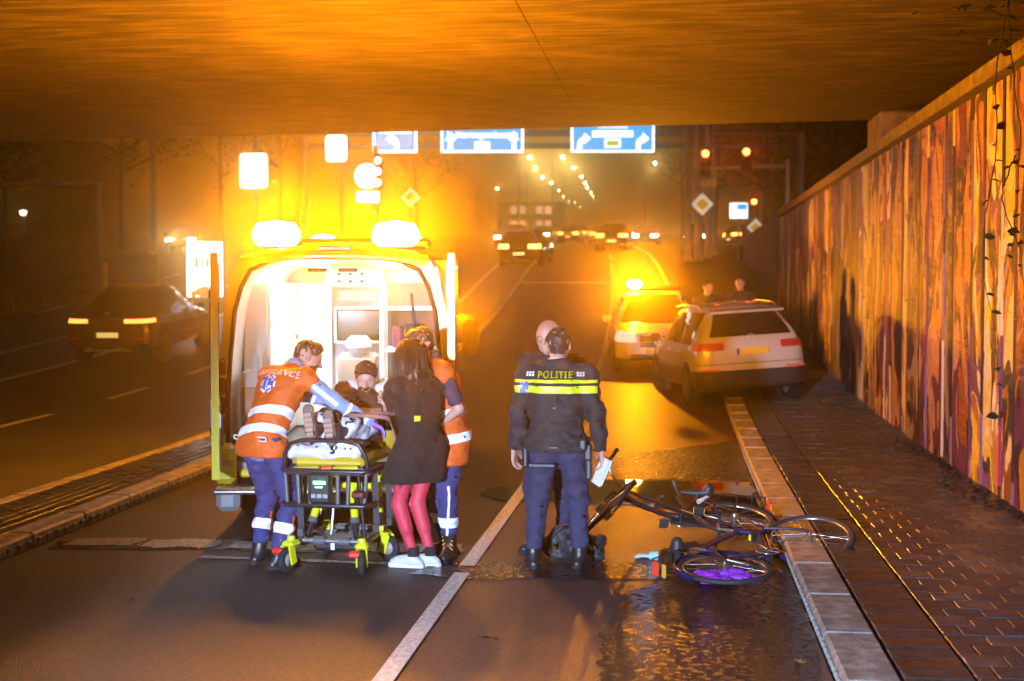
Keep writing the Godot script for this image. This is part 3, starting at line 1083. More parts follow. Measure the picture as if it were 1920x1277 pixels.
	part("soap_bottle", soap, mat("clear_plastic", Color(0.55, 0.6, 0.62), 0.2), t)
	# window in the bulkhead with a lit frame and the attendant's seat in front of it
	var wf := MB.new()
	wf.box(V(0.0, 1.74, -2.9), V(0.46, 0.34, 0.03), 0.05)
	var win := part("bulkhead_window", wf, mat("window_green", Color(0.05, 0.06, 0.02), 0.08), t)
	for q in [[V(0.0, 1.925, -2.88), V(0.5, 0.03, 0.04)], [V(0.0, 1.555, -2.88), V(0.5, 0.03, 0.04)], [V(-0.245, 1.74, -2.88), V(0.03, 0.4, 0.04)], [V(0.245, 1.74, -2.88), V(0.03, 0.4, 0.04)]]:
		var b := MB.new()
		b.box(q[0], q[1], 0.008)
		part("window_trim", b, white_in, win)
	var lab := MB.new()
	lab.box(V(0.0, 2.06, -2.9), V(0.4, 0.11, 0.03), 0.006)
	part("control_panel", lab, grey_in, t)
	var seat := MB.new()
	seat.box(V(0.07, 1.16, -1.9), V(0.42, 0.66, 0.12), 0.045, rot(-6, 0, 0))
	var so := part("attendant_seat", seat, grey_in, t)
	var rim := MB.new()
	rim.box(V(0.07, 1.16, -1.815), V(0.34, 0.56, 0.03), 0.03, rot(-6, 0, 0))
	part("seat_pad", rim, mat("seat_grey", Color(0.34, 0.33, 0.31), 0.7), so)
	var hr := MB.new()
	hr.box(V(0.07, 1.58, -1.86), V(0.25, 0.17, 0.11), 0.05)
	part("headrest", hr, mat("headrest_white", Color(0.7, 0.7, 0.7), 0.6), so)
	var cush := MB.new()
	cush.box(V(0.07, 0.86, -1.65), V(0.42, 0.12, 0.44), 0.045)
	part("seat_cushion", cush, grey_in, so)
	# open shelving on the right
	var post := MB.new()
	post.box(V(0.34, 1.42, -1.05), V(0.045, 1.6, 0.05), 0.006)
	var shelf := part("shelving", post, white_in, t)
	var rp2 := MB.new()
	rp2.box(V(0.6, 1.5, -1.75), V(0.48, 1.4, 0.04), 0.006)
	part("shelf_back", rp2, mat("shelf_dark", Color(0.07, 0.07, 0.05), 0.6), shelf)
	for y in [0.95, 1.22, 1.55, 1.95]:
		var b := MB.new()
		b.box(V(0.6, y, -1.6), V(0.48, 0.03, 1.1), 0.006)
		part("shelf", b, white_in, shelf)
	var rg := RandomNumberGenerator.new()
	rg.seed = 3
	for k in 9:
		var y: float = [0.97, 1.24, 1.57][k / 3]
		var b := MB.new()
		var hh := rg.randf_range(0.14, 0.24)
		b.box(V(0.44 + rg.randf() * 0.3, y + hh / 2, -1.12 - (k % 3) * 0.24), V(0.1, hh, 0.16), 0.02)
		part("kit_bag", b, mat("kit_%d" % (k % 3), [Color(0.03, 0.03, 0.03), Color(0.3, 0.08, 0.1), Color(0.25, 0.28, 0.05)][k % 3], 0.7), shelf)
	var hose := MB.new()
	hose.tube([V(0.63, 2.1, -0.5), V(0.66, 1.8, -0.45), V(0.62, 1.4, -0.42), V(0.66, 1.1, -0.45)], 0.014, 6)
	part("hanging_strap", hose, dark, shelf)
	# ceiling of the cabin: lamp strips, each with its light
	for x in [-0.38, 0.38]:
		var l := MB.new()
		l.box(V(x, 2.385, -1.5), V(0.2, 0.03, 2.4), 0.01)
		part("cabin_light", l, glow("cabin_lamp", Color(1.0, 0.97, 0.92), 9.0), t)
		area("cabin_area_light", V(x, 2.355, -1.5), V(0, -1, 0), Color(1.0, 0.97, 0.93), 5.0, Vector2(0.2, 2.4), t)
	for x in [-0.16, 0.1]:
		var b := MB.new()
		b.box(V(x, 2.31, -0.12), V(0.16, 0.03, 0.05), 0.006)
		part("grab_rail_bracket", b, dark, t)
	var ipanel := MB.new()
	ipanel.box(V(-0.04, 2.26, -2.85), V(0.62, 0.2, 0.03), 0.01)
	var cp := part("switch_panel", ipanel, white_in, t)
	for k in 6:
		var b := MB.new()
		b.box(V(-0.2 + (k % 3) * 0.12, 2.3 - (k / 3) * 0.08, -2.83), V(0.035, 0.025, 0.02), 0.004)
		part("switch", b, dark, cp)
	# rear roof beam and the two big flashers, with a dark lens panel between them
	var beam := MB.new()
	var bp := []
	for k in 13:
		var u := -1.0 + k / 6.0
		bp.append([V(u * 0.78, 2.40 - 0.05 * u * u, 0.03), V(u * 0.80, 2.46 - 0.06 * u * u, 0.05), V(u * 0.78, 2.535 - 0.1 * u * u, 0.0), V(u * 0.72, 2.545 - 0.1 * u * u, -0.3)])
	beam.strip_rings(bp, false)
	part("roof_beam", beam, yellow, t)
	var mid := MB.new()
	mid.box(V(0.0, 2.5, 0.055), V(0.3, 0.05, 0.03), 0.012)
	part("brake_lamp_panel", mid, mat("lamp_lens_dark", Color(0.08, 0.06, 0.01), 0.15), t)
	for x in [-0.53, 0.5]:
		var b := MB.new()
		b.lathe([Vector2(0.001, -0.1), Vector2(0.14, -0.1), Vector2(0.18, -0.06), Vector2(0.19, 0.02), Vector2(0.15, 0.1), Vector2(0.001, 0.13)], 20, Transform3D(Basis().scaled(V(1.1, 1.0, 0.7)), V(x, 2.63, -0.3)))
		part("flashing_beacon_light", b, glow("beacon_lamp", Color(1.0, 0.62, 0.14), 55.0), t)
		omni("beacon_light", V(x, 2.66, -0.28), AMBER, BEACON, 0.08, t)
	var bar := MB.new()
	bar.box(V(0, 2.66, -4.1), V(1.5, 0.14, 0.3), 0.05)
	part("front_light_bar", bar, mat("lamp_lens_dark", Color(0.08, 0.06, 0.01), 0.15), t)
	for x in [-0.5, 0.5]:
		var fb := MB.new()
		fb.ball(V(x, 2.7, -4.3), V(0.16, 0.09, 0.1), 14)
		part("front_beacon_light", fb, glow("beacon_lamp", Color(1.0, 0.62, 0.14), 55.0), t)
		omni("front_flasher", V(x, 2.7, -4.36), AMBER, BEACON * 0.8, 0.07, t)
	for s in [-1, 1]:
		var sl := MB.new()
		sl.box(V(0.985 * s, 2.02, -0.6), V(0.03, 0.07, 0.16), 0.012)
		part("side_marker_light", sl, mat("lamp_lens_dark", Color(0.08, 0.06, 0.01), 0.15), t)
	for s in [-1, 1]:
		var sz := -1.2 if s > 0 else -3.6  # the left one is unseen, added to brighten the far carriageway
		var mk := MB.new()
		mk.box(V(1.01 * s, 1.86, sz), V(0.05, 0.08, 0.16), 0.02)
		part("side_flasher_light", mk, glow("marker_lamp", Color(1.0, 0.62, 0.14), 25.0), t)
		omni("side_flasher", V(1.06 * s, 1.86, sz), AMBER, BEACON * (0.08 if s > 0 else 0.18), 0.05, t)
	# corner lamps, bumper and step
	for s in [-1, 1]:
		var c := MB.new()
		c.box(V(0.93 * s, 0.62, 0.05), V(0.2, 0.36, 0.12), 0.05)
		var cn := part("bumper_corner", c, yellow, t)
		var rl := MB.new()
		rl.box(V(0.93 * s, 0.63, 0.115), V(0.16, 0.05, 0.012), 0.004)
		part("reflector", rl, mat("amber_reflector", Color(0.5, 0.24, 0.03), 0.2), cn)
		var g := MB.new()
		g.box(V(0.9 * s, 0.3, 0.03), V(0.2, 0.2, 0.2), 0.05)
		part("bumper_guard", g, mat("bumper_grey", Color(0.28, 0.28, 0.3), 0.5), t)
		var lam := MB.new()
		for k in 4: lam.box(V(0.955 * s, 0.95 + k * 0.17, 0.012), V(0.07, 0.15, 0.03), 0.012)
		part("tail_light", lam, mat("tail_red", Color(0.3, 0.02, 0.015), 0.15), t)
	var step := MB.new()
	step.box(V(0, 0.4, 0.14), V(2.0, 0.05, 0.26), 0.02)
	var st := part("rear_step", step, steel, t)
	for k in 30:
		var b := MB.new()
		b.box(V(-0.93 + k * 0.064, 0.428, 0.14), V(0.022, 0.008, 0.2), 0.003)
		part("tread_bar", b, steel, st)
	var sill := MB.new()
	sill.box(V(0, 0.53, 0.03), V(1.62, 0.07, 0.08), 0.02)
	part("door_sill", sill, yellow, t)
	# doors, swung open a little short of square
	for s in [-1, 1]:
		var hinge := V(0.985 * s, 0, 0.03)
		var dbs := Basis(V(0, 1, 0), deg_to_rad((82.0 if s < 0 else -100.0) + 0.0))
		# door local: x from hinge towards the middle when shut, y up, z outwards
		var inward: int = -s
		var prof := [Vector2(0.0, 0.6), Vector2(0.0, 1.5), Vector2(0.05 , 1.95), Vector2(0.12, 2.25), Vector2(0.22, 2.38), Vector2(0.9, 2.44), Vector2(0.9, 0.6)]
		var poly := PackedVector2Array()
		for p in prof: poly.append(Vector2(p.x * inward, p.y))
		var xf := Transform3D(Basis(V(0, 1, 0), deg_to_rad((80.0 if s < 0 else 88.0) * s)), hinge)
		var dm := MB.new()
		dm.prism(poly, 0.06, xf)
		var door := part("rear_door", dm, yellow, t)
		var wpoly := PackedVector2Array([Vector2(0.16 * inward, 1.25), Vector2(0.18 * inward, 1.9), Vector2(0.26 * inward, 2.02), Vector2(0.76 * inward, 2.04), Vector2(0.78 * inward, 1.25)])
		for off in [-0.006, 0.061]:
			var wm := MB.new()
			wm.prism(wpoly, 0.005, xf.translated_local(V(0, 0, off)))
			part("door_window", wm, glass, door)
		var ipoly := PackedVector2Array([Vector2(0.06 * inward, 0.68), Vector2(0.06 * inward, 1.2), Vector2(0.84 * inward, 1.2), Vector2(0.84 * inward, 0.68)])
		var im := MB.new()
		im.prism(ipoly, 0.012, xf.translated_local(V(0, 0, -0.014)))
		part("inner_trim", im, mat("door_trim", Color(0.5, 0.5, 0.52), 0.5), door)
		var up := MB.new()
		up.prism(PackedVector2Array([Vector2(0.2 * inward, 2.08), Vector2(0.28 * inward, 2.3), Vector2(0.82 * inward, 2.36), Vector2(0.82 * inward, 2.08)]), 0.012, xf.translated_local(V(0, 0, -0.014)))
		part("upper_trim", up, mat("door_trim", Color(0.5, 0.5, 0.52), 0.5), door)
		var hd := MB.new()
		hd.box(xf * V(0.45 * inward, 0.94, -0.025), V(0.16, 0.24, 0.02), 0.01, xf.basis)
		part("handle_recess", hd, mat("handle_grey", Color(0.2, 0.17, 0.15), 0.5), door)
		for y in [0.9, 1.4, 2.1]:
			var hg := MB.new()
			hg.box(xf * V(0.0, y, 0.03), V(0.07, 0.09, 0.09), 0.012)
			part("hinge", hg, dark, door)
		var stk := MB.new()
		stk.box(xf * V(0.885 * inward, 1.08, -0.008), V(0.03, 0.12, 0.014), 0.002, xf.basis)
		part("sticker", stk, mat("sticker_white", Color(0.7, 0.7, 0.72), 0.4), door)
		var stripe := MB.new()
		stripe.box(xf * V(0.45 * inward, 1.1, 0.064), V(0.84, 0.16, 0.006), 0.0, xf.basis)
		part("reflective_stripe", stripe, mat("stripe_blue", Color(0.03, 0.06, 0.3), 0.3), door)
	# side mirror on the right, wheels
	for s in [-1, 1]:
		var mr := MB.new()
		mr.box(V(1.2 * s, 1.55, -4.35), V(0.2, 0.42, 0.16), 0.06)
		mr.tube([V(0.97 * s, 1.45, -4.45), V(1.15 * s, 1.5, -4.4)], 0.03, 6)
		part("wing_mirror", mr, dark, t)
		for z in [-1.15, -4.75]:
			var w := wheel_mesh(0.34, 0.22)
			var wn := part("wheel", w[0], rubber, t, Transform3D(rot(0, 0, 90), V(0.86 * s, 0.34, z)))
			part("rim", w[1], mat("rim_alloy", Color(0.4, 0.4, 0.4), 0.35, 0.7), wn)

func wheel_mesh(r: float, w: float) -> Array:      # tyre and rim, axis along y
	var ty := MB.new()
	var h := w / 2
	ty.lathe([Vector2(r * 0.66, -h * 0.8), Vector2(r * 0.9, -h), Vector2(r * 0.985, -h * 0.8), Vector2(r, -h * 0.4), Vector2(r, h * 0.4), Vector2(r * 0.985, h * 0.8), Vector2(r * 0.9, h), Vector2(r * 0.66, h * 0.8)], 28)
	var rm := MB.new()
	for s in [-1, 1]:
		rm.lathe([Vector2(r * 0.68, h * 0.78 * s), Vector2(r * 0.6, h * 0.55 * s), Vector2(r * 0.58, 0)], 24)
		for k in 5:
			var a := TAU * k / 5
			rm.box(V(cos(a) * r * 0.36, h * 0.6 * s, sin(a) * r * 0.36), V(r * 0.56, 0.03, r * 0.17), 0.01, Basis(V(0, 1, 0), -a))
		rm.lathe([Vector2(0.001, h * 0.7 * s), Vector2(r * 0.16, h * 0.66 * s), Vector2(r * 0.17, h * 0.4 * s)], 14)
	return [ty, rm]

# ---------------------------------------------------------------- cars
# a car stands with its middle over the origin and drives towards -z; stations run from the tail (+z) to the nose
func make_car(called: String, label: String, p: Dictionary, group := "") -> Node3D:
	var t := thing(called, label, "car", V(0, 0, 0), 0.0, group)
	var L: float = p.len
	var W: float = p.wid / 2.0
	var Hh: float = p.hgt
	var st: Array = p.stations
	var rings := []
	for s in st:
		var z: float = L * (0.5 - s[0])
		var yb: float = s[1] * Hh
		var ym: float = s[2] * Hh
		var yr: float = s[3] * Hh
		var wb: float = W * s[4]
		var wr: float = W * s[5]
		var half := [V(0, yb, z), V(wb * 0.86, yb, z), V(wb * 0.975, yb + 0.06, z), V(wb, lerp(yb, ym, 0.45), z), V(wb * 0.985, lerp(yb, ym, 0.75), z), V(wb * 0.955, ym, z), V(lerp(wb * 0.95, wr, 0.5), lerp(ym, yr, 0.5), z), V(wr, lerp(ym, yr, 0.86), z), V(wr * 0.86, yr - 0.004, z), V(wr * 0.45, yr + 0.012, z), V(0, yr + 0.016, z)]
		var ring := half.duplicate()
		for k in range(half.size() - 2, 0, -1): ring.append(half[k] * V(-1, 1, 1))
		rings.append(ring)
	var body := MB.new()
	body.strip_rings(rings, true, true)
	body.cap(rings[0], V(0, 0, 1))
	body.cap(rings[rings.size() - 1], V(0, 0, -1))
	var sm := body.crease(34.0)
	var bn := part("body", sm, p.paint, t)
	var glass := mat("car_glass", Color(0.012, 0.012, 0.012), 0.04, 0.0, 0.6)
	var dark := mat("car_trim", Color(0.015, 0.015, 0.016), 0.45)
	var y0: float = p.belt * Hh + 0.03
	var y1: float = Hh - 0.13
	# rear and front windows follow the shell
	part("rear_window", sm.clipped([Plane(V(0, 1, 0), y0 + p.get("rear_glass", 0.02)), Plane(V(0, -1, 0), -(Hh - 0.09)), Plane(V(1, 0.45, 0).normalized() * -1, -(W * 0.78 + 0.45 * y0) / 1.0966), Plane(V(-1, 0.45, 0).normalized() * -1, -(W * 0.78 + 0.45 * y0) / 1.0966), Plane(V(0, 0, 1), 0.0)], 0.005, V(0, 0.5, 0.86), 0.62), glass, t)
	part("windscreen", sm.clipped([Plane(V(0, 1, 0), y0), Plane(V(0, -1, 0), -(Hh - 0.06)), Plane(V(-1, -0.45, 0).normalized(), -(W * 0.8 + 0.45 * y0) / 1.0966), Plane(V(1, -0.45, 0).normalized(), -(W * 0.8 + 0.45 * y0) / 1.0966), Plane(V(0, 0, -1), 0.0)], 0.005, V(0, 0.7, -0.7), 0.62), glass, t)
	for s in [-1.0, 1.0]:
		for wz in p.side_windows:
			part("side_window", sm.clipped([Plane(V(0, 1, 0), y0), Plane(V(0, -1, 0), -y1), Plane(V(0, 0, 1), L * (0.5 - wz[1])), Plane(V(0, 0, -1), -L * (0.5 - wz[0]))], 0.005, V(s, 0.2, 0), 0.6), glass, t)
		var mr := MB.new()
		mr.box(V(s * (W + 0.1), y0 + 0.06, -L * 0.16), V(0.2, 0.13, 0.1), 0.045)
		part("wing_mirror", mr, p.get("mirror", dark), t)
		for d in p.get("doors", []):
			var hm := MB.new()
			hm.box(V(s * (W * 0.985 + 0.01), y0 - 0.13, L * (0.5 - d)), V(0.03, 0.025, 0.2), 0.01)
			part("door_handle", hm, p.paint, t)
		for wz in [p.rear_axle, p.front_axle]:
			var z: float = L * (0.5 - wz)
			var arch := MB.new()
			arch.lathe([Vector2(0.001, 0), Vector2(p.wheel * 1.13, 0), Vector2(p.wheel * 1.2, -0.02)], 24, Transform3D(rot(0, 0, -90.0 * s), V(s * (W * 1.0 + 0.006), p.wheel, z)))
			part("wheel_arch", arch, dark, t)
			var w := wheel_mesh(p.wheel, 0.22)
			var wn := part("wheel", w[0], mat("rubber", Color(0.014, 0.014, 0.014), 0.85), t, Transform3D(rot(0, 0, 90), V(s * (W - 0.095), p.wheel, z)))
			part("rim", w[1], mat("rim_alloy", Color(0.4, 0.4, 0.4), 0.35, 0.7), wn)
		for d in p.get("seams", [0.31, 0.49, 0.655]):
			var sz: float = L * (0.5 - d)
			var seam: MB = sm.clipped([Plane(V(0, 0, 1), sz - 0.006), Plane(V(0, 0, -1), -sz - 0.006), Plane(V(0, 1, 0), 0.3 * Hh), Plane(V(0, -1, 0), -y0), Plane(V(s, 0, 0), 0.3)], 0.003)
			if seam.ix.size(): part("door_seam", seam, dark, t)
	var gap: MB = sm.clipped([Plane(V(0, 1, 0), 0.43 * Hh), Plane(V(0, -1, 0), -0.437 * Hh), Plane(V(0, 0, 1), L * 0.44)], 0.003)
	if gap.ix.size(): part("tailgate_seam", gap, dark, t)
	var bdg := MB.new()
	bdg.torus(V(0, p.get("rear_glass", 0.02) * 0.45 + 0.645 * Hh, L * 0.487), Basis(V(1, 0, 0), V(0, 0, 1), V(0, -1, 0)), 0.045, 0.008, 16, 5)
	part("rear_badge", bdg, mat("satin_chrome", Color(0.5, 0.5, 0.5), 0.3, 0.9), t)
	# lower black cladding
	part("cladding", sm.clipped([Plane(V(0, -1, 0), -p.clad * Hh)], 0.006), dark, t)
	var tl: Array = p.tail       # y0, y1, x0, x1 as shares
	for s in [-1.0, 1.0]:
		part("tail_light", sm.clipped([Plane(V(0, 1, 0), tl[0] * Hh), Plane(V(0, -1, 0), -tl[1] * Hh), Plane(V(s, 0, 0), tl[2] * W), Plane(V(-s, 0, 0), -tl[3] * W), Plane(V(0, 0, 1), L * 0.40)], 0.012), p.tail_mat, t)
		var hl: Array = p.head
		part("headlight", sm.clipped([Plane(V(0, 1, 0), hl[0] * Hh), Plane(V(0, -1, 0), -hl[1] * Hh), Plane(V(s, 0, 0), hl[2] * W), Plane(V(-s, 0, 0), -hl[3] * W), Plane(V(0, 0, -1), L * 0.38)], 0.012), p.head_mat, t)
		if p.has("low_ref"):
			var lr := MB.new()
			lr.box(V(s * W * 0.74, p.low_ref * Hh, L * 0.5 - 0.02), V(0.3, 0.03, 0.06), 0.008)
			part("bumper_reflector", lr, p.get("ref_mat", mat("red_reflector", Color(0.4, 0.02, 0.01), 0.2)), t)
	var pm := MB.new()
	pm.box(V(0, p.plate_y * Hh, L * 0.5 + 0.012), V(0.52, 0.11, 0.012), 0.004)
	var plate := part("number_plate", pm, p.plate_mat, t)
	var pb := MB.new()
	pb.box(V(-0.235, p.plate_y * Hh, L * 0.5 + 0.0195), V(0.045, 0.1, 0.003))
	part("plate_band", pb, mat("plate_blue", Color(0.02, 0.05, 0.35), 0.4), plate)
	if p.has("front_plate"):
		var pf := MB.new()
		pf.box(V(0, p.front_plate * Hh, -L * 0.5 - 0.012), V(0.52, 0.11, 0.012), 0.004)
		part("number_plate", pf, p.plate_mat, t)
	var ex := MB.new()
	ex.box(V(0, p.clad * Hh * 0.72, L * 0.5 - 0.03), V(W * 1.1, 0.035, 0.05), 0.012)
	part("bumper_trim", ex, mat("satin_chrome", Color(0.5, 0.5, 0.5), 0.3, 0.9), t)
	if p.get("grille", false):
		part("grille", sm.clipped([Plane(V(0, 1, 0), 0.36 * Hh), Plane(V(0, -1, 0), -0.5 * Hh), Plane(V(1, 0, 0), -W * 0.42), Plane(V(-1, 0, 0), -W * 0.42), Plane(V(0, 0, -1), L * 0.43)], 0.01), dark, t)
		var star := MB.new()
		star.torus(V(0, 0.44 * Hh, -L * 0.5 - 0.01), Basis(V(1, 0, 0), V(0, 0, 1), V(0, -1, 0)), 0.085, 0.012, 20, 6)
		for k in 3:
			var a := TAU * k / 3 + PI / 2
			star.tube([V(0, 0.44 * Hh, -L * 0.5 - 0.01), V(cos(a) * 0.085, 0.44 * Hh + sin(a) * 0.085, -L * 0.5 - 0.01)], [0.014, 0.006], 6)
		part("badge", star, mat("satin_chrome", Color(0.5, 0.5, 0.5), 0.3, 0.9), t)
		part("lower_intake", sm.clipped([Plane(V(0, 1, 0), 0.17 * Hh), Plane(V(0, -1, 0), -0.27 * Hh), Plane(V(1, 0, 0), -W * 0.62), Plane(V(-1, 0, 0), -W * 0.62), Plane(V(0, 0, -1), L * 0.43)], 0.01), dark, t)
	return t
# share along the car, bottom, belt, roof (as shares of the height), half width at the body and at the roof
const SUV := [[0.0, 0.24, 0.5, 0.58, 0.72, 0.55], [0.006, 0.2, 0.54, 0.63, 0.83, 0.68], [0.02, 0.18, 0.575, 0.69, 0.92, 0.76], [0.04, 0.175, 0.59, 0.77, 0.955, 0.76], [0.07, 0.17, 0.6, 0.84, 0.97, 0.7], [0.125, 0.165, 0.61, 0.945, 0.99, 0.66], [0.2, 0.16, 0.61, 0.98, 1.0, 0.67], [0.35, 0.16, 0.6, 1.0, 1.0, 0.72], [0.52, 0.16, 0.59, 0.985, 1.0, 0.71], [0.6, 0.16, 0.59, 0.93, 1.0, 0.7], [0.68, 0.16, 0.585, 0.76, 1.0, 0.74], [0.735, 0.16, 0.58, 0.635, 1.0, 0.8], [0.82, 0.16, 0.55, 0.6, 0.99, 0.8], [0.93, 0.17, 0.49, 0.55, 0.94, 0.74], [0.975, 0.19, 0.43, 0.5, 0.86, 0.66], [1.0, 0.24, 0.37, 0.42, 0.74, 0.56]]
const COUPE := [[0.0, 0.24, 0.5, 0.6, 0.86, 0.7], [0.02, 0.21, 0.56, 0.665, 0.94, 0.78], [0.05, 0.2, 0.6, 0.69, 0.97, 0.78], [0.1, 0.19, 0.61, 0.74, 0.99, 0.68], [0.2, 0.18, 0.61, 0.885, 1.0, 0.66], [0.32, 0.17, 0.6, 0.98, 1.0, 0.67], [0.45, 0.16, 0.59, 1.0, 1.0, 0.68], [0.56, 0.16, 0.59, 0.96, 1.0, 0.68], [0.66, 0.16, 0.585, 0.78, 1.0, 0.72], [0.73, 0.16, 0.58, 0.64, 1.0, 0.8], [0.82, 0.16, 0.55, 0.6, 0.99, 0.8], [0.93, 0.17, 0.49, 0.54, 0.94, 0.74], [0.975, 0.19, 0.43, 0.49, 0.86, 0.66], [1.0, 0.24, 0.37, 0.42, 0.74, 0.56]]

func build_cars() -> void:
	var yplate := mat("plate_yellow", Color(0.62, 0.42, 0.02), 0.5)
	var tail_off := mat("tail_red", Color(0.3, 0.02, 0.015), 0.15)
	var head_off := mat("head_glass", Color(0.5, 0.5, 0.5), 0.1, 0.3)
	# white car with two wheels on the pavement
	var suv := make_car("parked_car", "white compact car parked askew with two wheels up on the pavement", {"len": 4.4, "wid": 1.84, "hgt": 1.66, "stations": SUV, "paint": paint("car_white", Color(0.4, 0.39, 0.38)), "belt": 0.6, "side_windows": [[0.13, 0.3], [0.32, 0.48], [0.5, 0.63]], "doors": [0.33, 0.52], "wheel": 0.345, "rear_axle": 0.195, "front_axle": 0.81, "clad": 0.37, "tail": [0.565, 0.635, 0.5, 1.1], "tail_mat": glow("suv_tail_lamp", Color(1.0, 0.06, 0.02), 0.06, Color(0.3, 0.02, 0.015)), "head": [0.4, 0.5, 0.5, 1.1], "head_mat": head_off, "low_ref": 0.385, "ref_mat": glow("bumper_lamp", Color(1.0, 0.08, 0.02), 0.35, Color(0.4, 0.02, 0.01)), "plate_y": 0.545, "plate_mat": yplate, "rear_glass": 0.12})
	suv.transform = Transform3D(Basis(V(0, 1, 0), deg_to_rad(11.0)) * rot(0, 0, 3.6), V(0.9, 0.16, -24.45))
	for s in [-1.0, 1.0]:
		var r := MB.new()
		r.tube([V(s * 0.62, 1.57, 1.45), V(s * 0.63, 1.635, 1.2), V(s * 0.63, 1.65, 0.2), V(s * 0.62, 1.6, -0.6)], 0.018, 6)
		part("roof_rail", r, mat("satin_chrome", Color(0.5, 0.5, 0.5), 0.3, 0.9), suv)
	var sp := MB.new()
	sp.box(V(0, 1.545, 1.86), V(1.22, 0.04, 0.26), 0.015, rot(8, 0, 0))
	part("roof_spoiler", sp, mats["car_white"], suv)
	var wp := MB.new()
	wp.tube([V(0.0, 1.06, 2.03), V(0.2, 1.12, 1.97), V(0.42, 1.14, 1.93)], 0.012, 5)
	part("rear_wiper", wp, mat("car_trim", Color(0.015, 0.015, 0.016), 0.45), suv)
	# police car facing the camera, one flasher lit
	var pol := make_car("police_car", "white police car with blue stripes and a lit roof flasher behind the parked car", {"len": 4.4, "wid": 1.8, "hgt": 1.56, "stations": SUV, "paint": paint("police_white", Color(0.68, 0.66, 0.6)), "belt": 0.6, "side_windows": [[0.13, 0.3], [0.32, 0.48], [0.5, 0.63]], "doors": [0.33, 0.52], "wheel": 0.33, "rear_axle": 0.195, "front_axle": 0.81, "clad": 0.2, "tail": [0.5, 0.6, 0.5, 1.1], "tail_mat": tail_off, "head": [0.42, 0.54, 0.5, 1.1], "head_mat": glow("parking_lamp", Color(1.0, 0.95, 0.85), 0.8, Color(0.5, 0.5, 0.5)), "plate_y": 0.52, "plate_mat": yplate, "front_plate": 0.3, "grille": true, "mirror": mat("mirror_white", Color(0.68, 0.66, 0.6), 0.4)})
	pol.transform = Transform3D(Basis(V(0, 1, 0), deg_to_rad(184.0)), V(-0.42, gy(-29.9) - 0.03, -29.9)) * Transform3D(rot(-3.2, 0, 0), V(0, 0, 0))
	for k in 3:      # blue and orange chevrons on the bonnet
		var b := MB.new()
		b.prism(PackedVector2Array([Vector2(0, 0), Vector2(0.16, 0), Vector2(0.46, 0.5), Vector2(0.3, 0.5)]), 0.004, Transform3D(Basis(V(1, 0, 0), V(0, -0.1, 1).normalized(), V(0, 1, 0.1).normalized()), V(-0.62 + k * 0.42, 0.935, -1.72)))
		part("bonnet_stripe", b, mat("stripe_blue", Color(0.03, 0.06, 0.3), 0.3) if k != 1 else mat("stripe_orange", Color(0.6, 0.12, 0.03), 0.3), pol)
	var lb := MB.new()
	lb.box(V(0, 1.62, 0.05), V(1.2, 0.09, 0.28), 0.035)
	part("light_bar", lb, mat("lamp_lens_dark", Color(0.08, 0.06, 0.01), 0.15), pol)
	var fl := MB.new()
	fl.ball(V(0.4, 1.69, -0.02), V(0.17, 0.11, 0.13), 16)
	part("flashing_beacon_light", fl, glow("beacon_lamp", Color(1.0, 0.62, 0.14), 55.0), pol)
	omni("flasher_light", V(0.4, 1.71, -0.06), AMBER, BEACON * 1.15, 0.08, pol)
	# dark car driving off on the left carriageway
	var dk := make_car("driving_car", "dark coupe driving away on the far carriageway with glowing tail lights", {"len": 4.7, "wid": 1.92, "hgt": 1.6, "stations": COUPE, "paint": paint("car_brown", Color(0.07, 0.025, 0.018), 0.22), "belt": 0.6, "side_windows": [[0.16, 0.3], [0.32, 0.46], [0.48, 0.62]], "doors": [0.33, 0.52], "wheel": 0.37, "rear_axle": 0.2, "front_axle": 0.8, "clad": 0.24, "tail": [0.54, 0.595, 0.42, 1.1], "tail_mat": glow("tail_lamp", Color(1.0, 0.34, 0.06), 4.0, Color(0.3, 0.02, 0.015)), "head": [0.4, 0.5, 0.5, 1.1], "head_mat": head_off, "low_ref": 0.33, "plate_y": 0.38, "plate_mat": glow("lit_plate", Color(0.9, 0.75, 0.2), 0.9, Color(0.62, 0.42, 0.02))})
	dk.transform = Transform3D(rot(3.0, 1.0, 0), V(-12.1, gy(-30.9) + 0.02, -30.9))
	# traffic further up the road
	var far := make_car("distant_car", "dark car with its brake lights on under the middle road sign", {"len": 4.5, "wid": 1.85, "hgt": 1.55, "stations": SUV, "paint": paint("car_black", Color(0.02, 0.018, 0.018), 0.25), "belt": 0.6, "side_windows": [[0.13, 0.48], [0.5, 0.63]], "doors": [], "wheel": 0.33, "rear_axle": 0.2, "front_axle": 0.8, "clad": 0.24, "tail": [0.5, 0.61, 0.45, 1.1], "tail_mat": glow("brake_lamp", Color(1.0, 0.4, 0.08), 12.0, Color(0.3, 0.02, 0.015)), "head": [0.4, 0.5, 0.5, 1.1], "head_mat": glow("dipped_beam_lamp", Color(1.0, 0.95, 0.85), 60.0), "plate_y": 0.36, "plate_mat": glow("far_plate_light", Color(0.9, 0.8, 0.3), 2.0, Color(0.62, 0.42, 0.02))}, "traffic queueing up the road")
	var slope := func(n: Node3D, x: float, z: float, turn: float) -> void:
		n.transform = Transform3D(Basis(V(0, 1, 0), deg_to_rad(turn) - atan((bend(z - 2) - bend(z + 2)) / 4.0 * -1.0) * 1.0) * rot(rad_to_deg(atan((gy(z - 2) - gy(z + 2)) / 4.0)) * (1.0 if absf(turn) < 90 else -1.0), 0, 0), V(x, gy(z), z))
	slope.call(far, -6.3, -60.0, 0.0)
